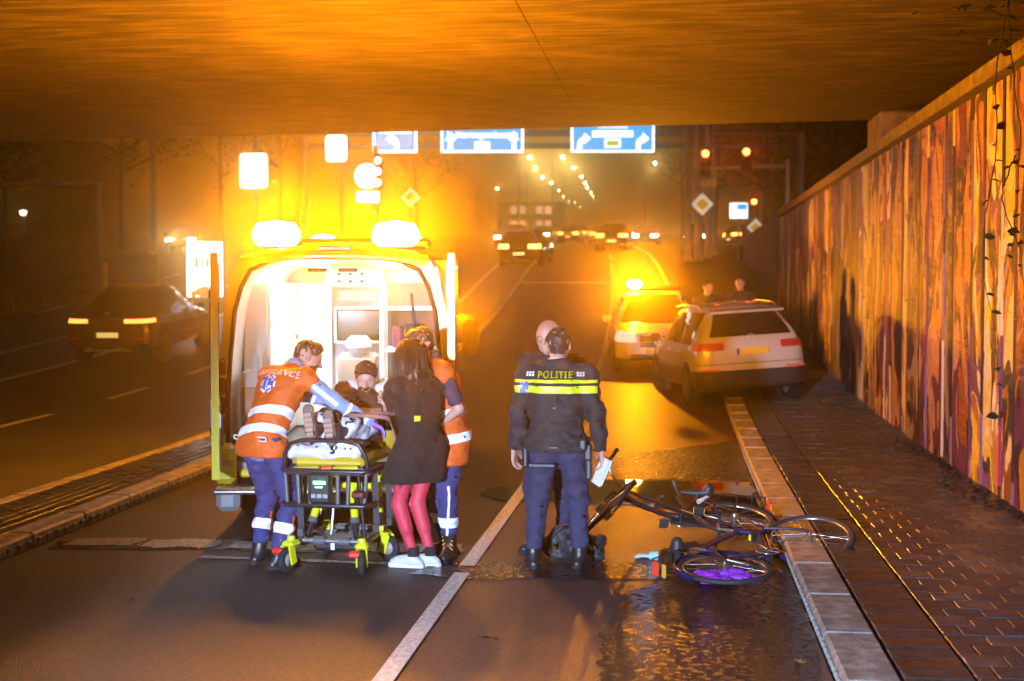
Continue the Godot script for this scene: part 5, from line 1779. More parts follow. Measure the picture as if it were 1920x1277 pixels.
	for k in ["L", "R"]:
		var pl := PackedVector2Array()
		for q in 16:
			var ang := TAU * q / 16
			pl.append(Vector2(clampf(cos(ang) * 0.09, -0.075, 0.075), clampf(sin(ang) * 0.03, -0.014, 0.014)))
		var c0: Vector3 = J["hip" + k] + V(0, 0.035, 0) - a.R * V(0, 0, 0.13)
		var mb := MB.new()
		var pts := []
		for q in 17: pts.append(c0 + a.R * V(-pl[q % 16].x, pl[q % 16].y, 0.005 * absf(pl[q % 16].x) * 20.0))
		mb.tube(pts, 0.005, 5)
		part("pocket_piping", mb, refl, a.node)
	# ---- woman in a dark coat
	var w := make_person({"label": "woman with long hair, dark knee length coat and red tights beside the stretcher", "at": V(-1.86, 0, -10.12), "yaw": -138.0, "H": 1.66, "lean": 5.0, "hunch": 0.03, "feet": [[0.05, 0.02, 40.0], [-0.07, -0.03, 42.0]], "hands": [{"world": V(-2.2, 1.16, -10.6), "palm": V(0, 0, 1), "thumb": V(0, 1, 0), "curl": 0.6, "pole": V(0.6, -0.7, -0.3)}, {"world": V(-2.08, 1.2, -10.25), "palm": V(0, 0, 1), "thumb": V(0, 1, 0), "curl": 0.6, "pole": V(-0.5, -0.8, -0.4)}], "head_yaw": 12.0, "head_pitch": 14.0, "top": cloth("dark_coat", Color(0.008, 0.006, 0.006), 0.9, 0.1), "top_name": "coat", "coat": 0.24, "coat_hem": 0.165, "bulk": 1.0, "legs": cloth("red_tights", Color(0.52, 0.03, 0.055), 0.6), "legs_name": "tights", "leg_bulk": 0.74, "hem": 0.13, "boot": 0.05, "shoe_name": "sneaker", "shoes": mat("white_leather", Color(0.5, 0.5, 0.52), 0.5), "soles": mat("white_sole", Color(0.6, 0.6, 0.6), 0.6), "hair": ["long", mat("dark_hair", Color(0.014, 0.008, 0.005), 0.45)], "skin": skin, "seed": 9})
	for k in ["L", "R"]:
		var sk := MB.new()
		sk.tube([w.J["an" + k] + V(0, 0.0, 0), w.J["an" + k] + V(0, 0.07, 0)], [0.044, 0.045], 14)
		part("sock", sk, mat("black_sock", Color(0.012, 0.012, 0.014), 0.9), w.node)
	band(w, "jacket", w.J.elR.lerp(w.J.wrR, 0.3), V(0, 1, 0), 0.02, mat("yellow_tag", Color(0.6, 0.55, 0.03), 0.5), "sleeve_tag", [near_plane(w.J.elR + V(-0.02, 0, 0), V(1, 0, 0)), near_plane(w.J.elR + V(0.02, 0, 0), V(-1, 0, 0))], 0.005)
	# ---- second paramedic behind the woman
	var b := make_person({"label": "paramedic in orange vest with bare forearm and purple glove behind the woman", "at": V(-1.7, 0, -10.52), "yaw": -70.0, "H": 1.78, "lean": 8.0, "hunch": 0.035, "feet": [[0.1, 0.02, 60.0], [-0.1, 0.0, 0.0]], "hands": [{"pos": V(0.1, 1.0, 0.14), "along": V(0.0, -1, 0.35), "palm": V(-1, 0, 0), "thumb": V(0, 0.2, 1), "curl": 0.35, "pole": V(0.5, -0.2, -1.0)}, {"pos": V(-0.16, 1.05, 0.3), "palm": V(1, 0, 0), "thumb": V(0, 1, 0.3), "curl": 0.4}], "head_yaw": 0.0, "head_pitch": 15.0, "top": orange, "top_name": "vest", "vest": true, "sleeve": "short", "under": cloth("navy_shirt", Color(0.02, 0.022, 0.05)), "bulk": 1.06, "coat": 0.2, "legs": navy, "leg_bulk": 1.08, "hem": 0.2, "boot": 0.26, "shoes": black, "hair": ["short", mat("black_hair", Color(0.02, 0.013, 0.01), 0.6)], "glove": glove, "skin": skin, "seed": 13})
	for y in [0.19, 0.0]: band(b, "jacket", b.J.pelvis + b.sup * y, b.sup, 0.034, refl)
	for k in ["L", "R"]:
		band(b, "trousers", V(0, 0.3, 0), V(0, 1, 0), 0.04, refl, "reflective_band", [near_plane((b.J.anL + b.J.anR) * 0.5, (b.J["an" + k] - (b.J.anL + b.J.anR) * 0.5) * V(1, 0, 1))])
	band(b, "trousers", b.J.knL, b.R * V(0, 0, 1), 0.008, refl, "white_piping", [near_plane(b.J.knL + V(0, 0.08, 0), V(0, -1, 0)), near_plane(b.J.anL, b.R * V(1, 0, 0))], 0.006)
	var wt := MB.new()
	wt.torus(b.J.elL.lerp(b.J.wrL, 0.86), Basis((b.J.wrL - b.J.elL).cross(V(0, 1, 0)).normalized(), (b.J.wrL - b.J.elL).normalized(), (b.J.wrL - b.J.elL).cross(V(0, 1, 0)).cross(b.J.wrL - b.J.elL).normalized()), 0.031, 0.011, 18, 6, 0.0, TAU, 1.6)
	part("wristwatch", wt, mat("black_plastic", Color(0.018, 0.018, 0.02), 0.5), b.node)
	for k in 7:      # laces of the turned-out boot
		var lc := MB.new()
		for s in [-1, 1]:
			var c0: Vector3 = b.J.anL + V(0, -0.02 + k * 0.033, 0) + Basis(V(0, 1, 0), deg_to_rad(-10.0)) * V(0.028 * s, 0, 0.058 + (0.025 if k < 1 else 0.0))
			lc.tube([c0 + V(-0.012, 0.012 * s, 0), c0 + V(0.012, -0.012 * s, 0.004)], 0.0055, 5)
		part("lace", lc, mat("orange_lace", Color(0.75, 0.3, 0.03), 0.7), b.node)
	# ---- police officer with his back to us
	var dark := cloth("police_jacket", Color(0.013, 0.012, 0.014), 0.8, 0.2)
	var ptr := cloth("police_trousers", Color(0.022, 0.023, 0.06), 0.85, 0.1)
	var yel := mat("yellow_tape", Color(0.62, 0.62, 0.02), 0.45)
	var c := make_person({"label": "police officer seen from behind in dark jacket with yellow stripes holding a paper", "at": V(-0.85, 0, -10.22), "yaw": 178.0, "H": 1.76, "lean": 1.0, "hunch": 0.02, "shoulders": 0.122, "feet": [[0.17, -0.05, 14.0], [-0.17, 0.02, -16.0]], "hands": [{"pos": V(0.33, 0.82, 0.02), "along": V(0.03, -1, 0.1), "palm": V(-1, 0, -0.4), "thumb": V(-0.3, 0, 1), "curl": 0.45, "pole": V(0.6, 0, -0.8)}, {"pos": V(-0.335, 0.86, 0.0), "along": V(-0.05, -1, 0.15), "palm": V(1, 0, -0.3), "thumb": V(0.3, 0, 1), "curl": 0.45, "pole": V(-0.6, 0, -0.8)}], "head_yaw": 0.0, "head_pitch": 10.0, "top": dark, "bulk": 1.2, "coat": 0.06, "hood": true, "folds": 0.026, "legs": ptr, "leg_bulk": 1.12, "fat": 1.06, "hem": 0.15, "boot": 0.2, "shoes": black, "hair": ["short", mat("dark_brown_hair", Color(0.03, 0.016, 0.01), 0.6)], "skin": skin, "seed": 21})
	for q in [[0.075, 0.012], [0.015, 0.026]]: band(c, "jacket", c.J.chest + V(0, q[0], 0), V(0, 1, 0), q[1], yel, "yellow_stripe", [near_plane(c.J.shL + V(0.02, 0, 0) * 0.0 - c.slf * -0.09, -c.slf), near_plane(c.J.shR - c.slf * 0.09, c.slf)])
	var bright: Vector3 = -c.slf
	letter_on(c, "POLITIE", c.J.chest + V(0, 0.125, 0), bright, V(0, 1, 0), 0.07, yel)
	for s in [-1, 1]:
		for k in 6:
			shape_on(c, PackedVector2Array([Vector2(-0.007, -0.007), Vector2(0.007, -0.007), Vector2(0.007, 0.007), Vector2(-0.007, 0.007)]), c.J.chest + V(0, 0.13 + (0.009 if k % 2 else -0.009), 0) + bright * (s * (0.165 + (k / 2) * 0.021)), bright, V(0, 1, 0), refl if s < 0 else mat("pale_tape", Color(0.6, 0.55, 0.5), 0.5), "check_patch")
	var colr := MB.new()
	colr.tube([c.J.neck + V(0, -0.005, 0.0), c.J.neck + V(0, 0.05, -0.012)], [0.085, 0.07], 18, false)
	part("shirt_collar", colr, mat("pale_shirt", Color(0.45, 0.44, 0.5), 0.8), c.node)
	shape_on(c, PackedVector2Array([Vector2(-0.03, -0.05), Vector2(0.03, -0.04), Vector2(0.035, 0.03), Vector2(0.0, 0.05), Vector2(-0.03, 0.035)]), c.J.shL.lerp(c.J.elL, 0.28), bright, V(0, 1, 0), mat("sleeve_badge", Color(0.1, 0.12, 0.3), 0.5), "sleeve_badge", 0.008)
	var belt := MB.new()
	var bpts := []
	for k in 25:
		var an := TAU * k / 24
		bpts.append(c.J.pelvis + V(0, -0.02, 0) + V(cos(an) * 0.205, 0, sin(an) * 0.155))
	belt.tube(bpts, 0.022, 6, false)
	part("duty_belt", belt, black, c.node)
	for q in [[V(0.235, -0.06, 0.03), V(0.06, 0.13, 0.09), "radio_pouch"], [V(0.24, -0.17, 0.02), V(0.05, 0.2, 0.08), "holster"], [V(0.2, 0.0, 0.1), V(0.06, 0.09, 0.05), "radio_pouch"], [V(-0.225, -0.1, 0.05), V(0.045, 0.16, 0.07), "baton_pouch"], [V(-0.1, -0.155, 0.125), V(0.2, 0.035, 0.02), "leg_strap"]]:
		var m := MB.new()
		m.box(c.J.pelvis + q[0], q[1], 0.015)
		part(q[2], m, mat("black_plastic", Color(0.018, 0.018, 0.02), 0.5), c.node)
	# paper held in his right hand is a thing of its own
	var pp := thing("folded_paper", "white folded paper held in the police officer's right hand", "paper", c.node.position + c.J.wrR + V(0.0, -0.1, 0.02))
	var pm := MB.new()
	pm.box(V(0.0, -0.06, 0), V(0.004, 0.21, 0.13), 0.0, rot(10, 30, -18))
	pm.box(V(0.012, -0.06, 0), V(0.003, 0.2, 0.125), 0.0, rot(12, 36, -20))
	part("sheet", pm, mat("paper", Color(0.72, 0.7, 0.74), 0.7), pp)
	# ---- man with a bald head standing in front of him
	var d := make_person({"label": "bald man with glasses facing the camera, hidden behind the police officer", "at": V(-0.93, 0, -10.85), "yaw": -14.0, "H": 1.82, "lean": 2.0, "shoulders": 0.112, "feet": [[0.1, 0.0, 10.0], [-0.13, 0.02, -20.0]], "hands": [{"pos": V(0.22, 0.84, 0.1), "curl": 0.5, "palm": V(-1, 0, 0)}, {"pos": V(-0.26, 0.86, 0.1), "curl": 0.5, "palm": V(1, 0, 0)}], "head_yaw": 0.0, "head_pitch": 12.0, "top": dark, "bulk": 1.1, "coat": 0.06, "legs": ptr, "leg_bulk": 1.0, "fat": 1.0, "hem": 0.14, "boot": 0.2, "shoes": black, "skin": skin, "seed": 31})
	band(d, "jacket", d.J.chest + V(0, 0.04, 0), V(0, 1, 0), 0.02, yel, "yellow_stripe")
	var gl := MB.new()
	for s in [-1, 1]:
		gl.torus(d.J.head + d.head_dir * 0.1 + d.R * V(0.033 * s, 0.005, 0), Basis(d.R * V(1, 0, 0), d.head_dir, V(0, 1, 0)), 0.023, 0.0025, 18, 5)
		gl.tube([d.J.head + d.head_dir * 0.1 + d.R * V(0.056 * s, 0.008, 0), d.J.head + d.R * V(0.088 * s, 0.012, 0.0)], 0.0025, 5)
	part("glasses", gl, mat("black_plastic", Color(0.018, 0.018, 0.02), 0.5), d.node)
	# ---- two people beyond the white car
	var e := make_person({"label": "person in dark clothes standing behind the white parked car near its left side", "at": V(0.66, gy(-27.6) + 0.02, -27.6), "yaw": 20.0, "H": 1.82, "cell": 0.02, "feet": [[0.1, 0.0, 5.0], [-0.1, 0.0, -5.0]], "hands": [{"pos": V(0.26, 0.86, 0.05), "palm": V(-1, 0, 0)}, {"pos": V(-0.26, 0.86, 0.05), "palm": V(1, 0, 0)}], "top": cloth("brown_coat", Color(0.035, 0.022, 0.015)), "coat": 0.2, "bulk": 1.1, "legs": ptr, "shoes": black, "hair": ["short", mats["dark_brown_hair"]], "skin": skin, "seed": 41, "group": "onlookers behind the white car"})
	var e2 := copy(e.node, "person", V(1.32, gy(-27.4) + 0.12, -27.4), deg_to_rad(-30.0), "person in dark clothes standing behind the white parked car near the wall", "onlookers behind the white car")
	# ---- patient half sitting on the stretcher
	build_patient(skin)

# ---------------------------------------------------------------- patient and stretcher
func build_patient(skin: Material) -> void:
	var at := V(-2.5, 0, -9.95)
	var t := thing("person", "patient sitting up on the stretcher under a pale blanket, soles towards the camera", "person", at)
	var J := {"hip": V(0.05, 0.95, -0.62), "chest": V(0.05, 1.1, -0.84), "neck": V(0.045, 1.22, -0.95), "head": V(0.05, 1.35, -1.0)}
	var leg := [[V(-0.06, 0.94, -0.6), V(-0.1, 1.1, -0.28), V(-0.13, 1.02, 0.02)], [V(0.15, 0.94, -0.6), V(0.12, 1.08, -0.26), V(0.02, 0.98, 0.02)]]
	var arm := [[V(-0.15, 1.16, -0.88), V(-0.24, 1.0, -0.72), V(-0.03, 1.1, -0.6)], [V(0.24, 1.16, -0.88), V(0.32, 1.02, -0.74), V(0.3, 1.16, -0.56)]]
	var lo := V(-0.5, 0.7, -1.25)
	var hi := V(0.5, 1.55, 0.2)
	var bf := Field.new(lo, hi, 0.018)
	bf.cap(J.hip, J.chest, 0.1, 0.1, 0.04)
	bf.cap(J.chest, J.neck, 0.1, 0.05, 0.04)
	for q in leg:
		bf.cap(q[0], q[1], 0.065, 0.048, 0.02)
		bf.cap(q[1], q[2], 0.046, 0.035, 0.02)
	for q in arm:
		bf.cap(J.neck - V(0, 0.04, 0), q[0], 0.05, 0.045, 0.03)
		bf.cap(q[0], q[1], 0.045, 0.038, 0.02)
		bf.cap(q[1], q[2], 0.038, 0.026, 0.02)
	var body: MB = bf.mesh()
	body.add(head_mesh(J.head, V(0.1, -0.3, 0.9), V(0, 1, 0.1), J.neck, 0.98))
	body.add(hand_mesh(arm[0][2], V(0.7, 0.5, 0.2), V(0, -0.4, -1), V(0, 1, 0.2), 0.7))
	body.add(hand_mesh(arm[1][2], V(0.1, 0.6, 0.5), V(-1, 0, 0), V(0, 0.5, -1), 0.7))
	part("body", body, skin, t)
	part("hair", hair_mesh(J.head, V(0.1, -0.3, 0.9), V(0, 1, 0.1), "short", 8), mat("dark_brown_hair", Color(0.03, 0.016, 0.01), 0.6), t)
	var jf := Field.new(lo, hi, 0.0135)
	jf.cap(J.hip - V(0.06, 0, 0), J.hip + V(0.06, 0, 0), 0.13, 0.13, 0.04)
	jf.cap(J.hip, J.chest, 0.14, 0.14, 0.05)
	jf.cap(J.chest - V(0.09, 0, 0), J.chest + V(0.09, 0, 0), 0.12, 0.12, 0.05)
	jf.cap(J.chest, J.neck, 0.12, 0.075, 0.04)
	for q in arm:
		jf.cap(J.neck - V(0, 0.06, 0), q[0], 0.07, 0.07, 0.04)
		jf.cap(q[0], q[1], 0.068, 0.056, 0.03)
		jf.cap(q[1], q[2], 0.055, 0.042, 0.03)
	jf.noise(0.02, 9.0, 3, V(1, 1.4, 1))
	part("jacket", jf.mesh(), cloth("brown_jacket", Color(0.05, 0.028, 0.014), 0.8), t)
	var sf := Field.new(V(-0.4, 0.8, -0.15), V(0.3, 1.3, 0.25), 0.009)
	for q in leg:
		var up := V(-0.12, 0.97, 0.06).normalized()
		sf.cap(q[2] + V(0, -0.02, 0.03), q[2] + up * 0.17 + V(0, 0.0, 0.02), 0.04, 0.042, 0.015, V(1, 1, 1.25))
		sf.cap(q[2], q[2] + V(0, 0.05, 0), 0.046, 0.042, 0.02)
	sf.plane(Plane(V(0, 0, 1), 0.062))
	var shoe := part("shoe", sf.mesh(), mat("brown_shoe", Color(0.12, 0.07, 0.05), 0.6), t)
	for q in leg:
		for k in 5:
			var so := MB.new()
			so.box(q[2] + V(-0.12, 0.97, 0.0) * (0.0 + k * 0.037) + V(0, -0.01, 0.066), V(0.07 - absf(k - 2.6) * 0.006, 0.032, 0.01), 0.004, rot(0, 0, 7))
			part("sole_tread", so, mat("tan_sole", Color(0.32, 0.19, 0.14), 0.7), shoe)
	var pf := Field.new(lo, hi, 0.0135)
	for q in leg:
		pf.cap(q[0], q[1], 0.09, 0.072, 0.03)
		pf.cap(q[1], q[2], 0.07, 0.055, 0.03)
	pf.noise(0.012, 9.0, 12)
	part("trousers", pf.mesh(), cloth("dark_trousers", Color(0.03, 0.025, 0.03)), t)
	# blanket: a thing that lies over the legs and hangs over the side
	var b := thing("blanket", "crumpled white and pink blanket draped over the patient's legs", "blanket", at)
	var f := Field.new(V(-0.45, 0.55, -0.95), V(0.6, 1.35, 0.2), 0.0135)
	f.cap(V(-0.26, 0.87, -0.02), V(0.16, 0.87, -0.02), 0.06, 0.06, 0.04)
	f.cap(V(-0.24, 0.86, -0.5), V(-0.26, 0.86, 0.0), 0.07, 0.06, 0.04)
	f.cap(V(-0.1, 1.02, -0.5), V(-0.12, 1.05, -0.12), 0.12, 0.085, 0.06)
	f.cap(V(0.12, 1.0, -0.55), V(0.1, 1.03, -0.14), 0.12, 0.08, 0.06)
	f.cap(V(0.0, 0.9, -0.05), V(0.05, 0.9, -0.5), 0.08, 0.1, 0.05)
	f.noise(0.04, 6.5, 5, V(1, 1.2, 0.8))
	f.plane(near_plane(V(0, 0.825, 0), V(0, -1, 0)))
	part("white_cover", f.mesh(), cloth("white_linen", Color(0.6, 0.57, 0.6), 0.9, 0.2), b)
	var rings := []
	for k in 22:
		var u := k / 21.0
		var ring := []
		for q in 16:
			var v := q / 15.0
			var drop: float = max(0.0, v - 0.35) / 0.65
			var x: float = 0.08 + 0.3 * sin(min(v / 0.45, 1.0) * PI / 2) + 0.02 * sin(u * 9.0 + v * 4.0) + 0.16 * drop * (1.0 - 0.6 * u)
			var y: float = 1.14 - 0.05 * v - 0.5 * drop * drop * (1.0 - 0.45 * u) - 0.03 * cos(u * 17.0 + v * 3.0) * v
			ring.append(V(x, y, -0.12 - u * 0.62 + 0.04 * sin(v * 7.0 + u * 3.0) + 0.1 * drop))
		rings.append(ring)
	var m := MB.new()
	m.strip_rings(rings, false)
	var rings2 := []
	for r in rings:
		var r2 := []
		for p in r: r2.append(p + V(-0.006, -0.006, 0))
		rings2.append(r2)
	m.strip_rings(rings2, false, true)
	part("pink_flap", m, cloth("pink_linen", Color(0.52, 0.33, 0.29), 0.9, 0.2), b)
	var pw := thing("pillow", "white pillow behind the patient's shoulders on the stretcher backrest", "pillow", at)
	var pf2 := Field.new(V(-0.4, 0.95, -1.35), V(0.45, 1.5, -0.85), 0.014)
	pf2.cap(V(-0.17, 1.2, -1.07), V(0.2, 1.2, -1.07), 0.07, 0.07, 0.03, V(1, 0.6, 1.2))
	pf2.noise(0.02, 7.0, 2)
	part("cover", pf2.mesh(), mats["white_linen"], pw)
	build_stretcher(at)

func build_stretcher(at: Vector3) -> void:
	var t := thing("stretcher", "yellow and black wheeled ambulance stretcher with a green lit control panel", "stretcher", at, deg_to_rad(-4.0))
	var yel := paint("stretcher_yellow", Color(0.62, 0.6, 0.015), 0.35, 0.4)
	var blk := mat("black_frame", Color(0.016, 0.016, 0.018), 0.35)
	var pad := mat("mattress_yellow", Color(0.5, 0.36, 0.02), 0.55)
	var chrome := mat("satin_chrome", Color(0.5, 0.5, 0.5), 0.3, 0.9)
	var rubber := mat("rubber", Color(0.014, 0.014, 0.014), 0.85)
	# mattress: leg section and raised back section
	var ms := MB.new()
	ms.box(V(0, 0.8, -0.33), V(0.54, 0.08, 0.76), 0.03)
	part("mattress", ms, pad, t)
	var mb2 := MB.new()
	mb2.box(V(0, 1.05, -0.98), V(0.52, 0.08, 0.72), 0.03, rot(48, 0, 0))
	part("backrest", mb2, pad, t)
	for s in [-1, 1]:
		var r := MB.new()
		r.tube([V(0.31 * s, 0.73, 0.1), V(0.31 * s, 0.73, -1.75)], 0.022, 8)
		part("side_rail", r, blk, t)
		var g := MB.new()
		g.tube([V(0.33 * s, 0.74, -0.5), V(0.36 * s, 0.94, -0.56), V(0.36 * s, 0.94, -0.95), V(0.33 * s, 0.74, -1.0)], 0.016, 7)
		part("guard_rail", g, blk, t)
	var arch := MB.new()
	arch.tube([V(-0.32, 0.72, 0.08), V(-0.315, 0.86, 0.1), V(-0.27, 0.945, 0.11), V(-0.18, 0.97, 0.11), V(0.16, 0.97, 0.11), V(0.25, 0.945, 0.11), V(0.3, 0.86, 0.1), V(0.32, 0.72, 0.08)], 0.016, 8)
	part("foot_rail", arch, blk, t)
	# lift handles: upper and lower loops joined by posts, control module in the middle
	for y in [0.75, 0.5]:
		var l := MB.new()
		l.tube([V(-0.33, y, -0.2), V(-0.335, y, 0.08), V(-0.29, y, 0.15), V(0.29, y, 0.15), V(0.335, y, 0.08), V(0.33, y, -0.2)], 0.02, 8)
		part("lift_handle", l, blk, t)
	for x in [-0.31, -0.2, -0.105, 0.105, 0.19, 0.31]:
		var p := MB.new()
		p.tube([V(x, 0.75, 0.15 if absf(x) < 0.28 else 0.11), V(x * (0.94 if absf(x) > 0.15 else 1.0), 0.5, 0.15 if absf(x) < 0.28 else 0.11)], 0.016, 7)
		part("handle_post", p, mat("grey_frame", Color(0.09, 0.09, 0.1), 0.4), t)
	var cm := MB.new()
	cm.box(V(-0.02, 0.63, 0.16), V(0.17, 0.23, 0.07), 0.02)
	var mod := part("control_module", cm, blk, t)
	var scr := MB.new()
	scr.box(V(-0.02, 0.672, 0.197), V(0.092, 0.024, 0.006), 0.002)
	part("green_display_light", scr, glow("green_led", Color(0.1, 1.0, 0.35), 5.0), mod)
	var scr2 := MB.new()
	scr2.box(V(-0.025, 0.64, 0.197), V(0.055, 0.01, 0.006), 0.002)
	part("green_display_light", scr2, mats["green_led"], mod)
	for k in 3:
		var kb := MB.new()
		kb.box(V(-0.065 + k * 0.045, 0.575, 0.197), V(0.036, 0.03, 0.008), 0.003)
		part("button", kb, mat("grey_button", Color(0.25, 0.23, 0.25), 0.5), mod)
	var gl := omni("panel_light", V(-0.02, 0.672, 0.22), Color(0.1, 1.0, 0.4), 0.012, 0.04, t)
	var tag := MB.new()
	tag.box(V(0.26, 0.585, 0.14), V(0.1, 0.06, 0.06), 0.015)
	var tg := part("release_handle", tag, blk, t)
	var rl := MB.new()
	rl.box(V(0.26, 0.585, 0.172), V(0.075, 0.014, 0.006), 0.002)
	part("red_label", rl, mat("red_reflector", Color(0.4, 0.02, 0.01), 0.2), tg)
	var tray := MB.new()
	tray.box(V(0, 0.735, 0.02), V(0.58, 0.03, 0.3), 0.01)
	part("foot_tray", tray, blk, t)
	for q in [[V(-0.15, 0.76, 0.1), V(0.2, 0.03, 0.06), "strap_yellow"], [V(0.12, 0.765, 0.11), V(0.26, 0.035, 0.05), "strap_yellow"], [V(0.02, 0.77, 0.14), V(0.09, 0.04, 0.04), "red_grip"], [V(0.27, 0.76, 0.12), V(0.06, 0.03, 0.05), "blue_tag"]]:
		var sm := MB.new()
		sm.box(q[0], q[1], 0.012, rot(0, 6, 3))
		part("strap", sm, mat(q[2], {"strap_yellow": Color(0.6, 0.45, 0.02), "red_grip": Color(0.6, 0.08, 0.02), "blue_tag": Color(0.1, 0.12, 0.5)}[q[2]], 0.6), t)
	# crossing legs
	for s in [-1, 1]:
		for q in [[V(0.11 * s, 0.6, -0.2), V(0.19 * s, 0.24, -0.02), 0.0], [V(0.2 * s, 0.68, -0.55), V(0.24 * s, 0.24, -0.45), 1.0]]:
			var a: Vector3 = q[0]
			var b: Vector3 = q[1]
			var l := MB.new()
			l.tube([a, a.lerp(b, 0.72)], [0.033, 0.03], 10)
			var leg := part("leg", l, yel, t)
			var sl := MB.new()
			sl.tube([a.lerp(b, 0.7), b], 0.023, 8)
			part("leg_slide", sl, blk, leg)
			var cl := MB.new()
			cl.tube([a.lerp(b, 0.64), a.lerp(b, 0.74)], 0.037, 10)
			part("leg_collar", cl, yel if q[2] > 0 else mat("grey_frame", Color(0.09, 0.09, 0.1), 0.4), leg)
		var hang := MB.new()
		hang.tube([V(0.2 * s, 0.7, -0.05), V(0.245 * s, 0.22, -0.06)], 0.013, 6)
		part("brace", hang, blk, t)
	var cx := MB.new()
	cx.tube([V(-0.22, 0.6, -0.2), V(0.26, 0.6, -0.2)], 0.026, 8)
	part("cross_tube", cx, yel, t)
	var piston := MB.new()
	piston.tube([V(0.0, 0.55, -0.1), V(-0.01, 0.26, -0.05)], 0.012, 8)
	piston.ball(V(-0.01, 0.26, -0.05), V(0.02, 0.02, 0.02), 8)
	part("piston", piston, chrome, t)
	# base
	for s in [-1, 1]:
		var r := MB.new()
		r.tube([V(0.24 * s, 0.2, 0.06), V(0.24 * s, 0.2, -0.62)], 0.025, 8)
		part("base_rail", r, blk, t)
	for z in [-0.02, -0.3, -0.58]:
		var r := MB.new()
		r.tube([V(-0.25, 0.21, z), V(0.25, 0.21, z)], 0.018, 8)
		part("base_cross", r, chrome if z > -0.1 else blk, t)
		for x in [-0.09, 0.1]:
			var sl := MB.new()
			sl.tube([V(x - 0.045, 0.21, z), V(x + 0.045, 0.21, z)], 0.034, 10)
			part("base_sleeve", sl, mat("grey_frame", Color(0.09, 0.09, 0.1), 0.4), t)
	var bat := MB.new()
	bat.box(V(0.02, 0.17, -0.2), V(0.36, 0.1, 0.3), 0.03)
	part("motor_housing", bat, blk, t)
	var wt := MB.new()
	wt.box(V(0.0, 0.165, -0.046), V(0.03, 0.055, 0.004), 0.001)
	part("label", wt, mat("sticker_white", Color(0.7, 0.7, 0.72), 0.4), t)
	for q in [[-0.27, 0.1, -18.0], [0.27, 0.1, 14.0], [-0.22, -0.6, 8.0], [0.27, -0.45, 75.0]]:
		var x: float = q[0]
		var z: float = q[1]
		var bs := rot(0, q[2], 0)
		var c := MB.new()
		c.tube([V(x, 0.26, z), V(x, 0.2, z)], [0.03, 0.036], 10)
		c.box(V(x, 0.205, z), V(0.1, 0.05, 0.13), 0.02, bs)
		for s in [-1, 1]: c.box(V(x, 0.13, z) + bs * V(0.036 * s, 0, 0.03), V(0.014, 0.15, 0.07), 0.006, bs * rot(14, 0, 0))
		var cas := part("castor_fork", c, yel, t)
		var wh := MB.new()
		wh.lathe([Vector2(0.05, -0.02), Vector2(0.085, -0.024), Vector2(0.093, -0.014), Vector2(0.093, 0.014), Vector2(0.085, 0.024), Vector2(0.05, 0.02)], 22, Transform3D(bs * rot(0, 0, 90), V(x, 0.094, z) + bs * V(0, 0, 0.05)))
		part("castor_wheel", wh, rubber, cas)
		var hb := MB.new()
		hb.lathe([Vector2(0.001, -0.018), Vector2(0.055, -0.016), Vector2(0.055, 0.016), Vector2(0.001, 0.018)], 16, Transform3D(bs * rot(0, 0, 90), V(x, 0.094, z) + bs * V(0, 0, 0.05)))
		part("castor_hub", hb, mat("grey_button", Color(0.25, 0.23, 0.25), 0.5), cas)
		if z > 0:
			var bk := MB.new()
			bk.box(V(x, 0.16, z) + bs * V(-0.05, 0, 0.09), V(0.09, 0.05, 0.06), 0.015, bs)
			part("brake_pedal", bk, mat("brake_red", Color(0.6, 0.03, 0.02), 0.45), cas)
	# straps hanging down at the sides
	for q in [[-0.2, 0.72, 0.1], [0.36, 0.75, -0.3], [0.46, 0.72, -0.36], [0.33, 0.74, -0.05]]:
		var h := MB.new()
		h.box(V(q[0], q[1] - 0.2, q[2]), V(0.045, 0.42, 0.006), 0.0, rot(0, 20, 2))
		var hs := part("hanging_strap", h, mat("strap_black", Color(0.02, 0.02, 0.024), 0.7), t)
		var bk := MB.new()
		bk.box(V(q[0], q[1] - 0.43, q[2]), V(0.05, 0.07, 0.016), 0.006, rot(0, 20, 2))
		part("buckle", bk, mat("black_plastic", Color(0.018, 0.018, 0.02), 0.5), hs)

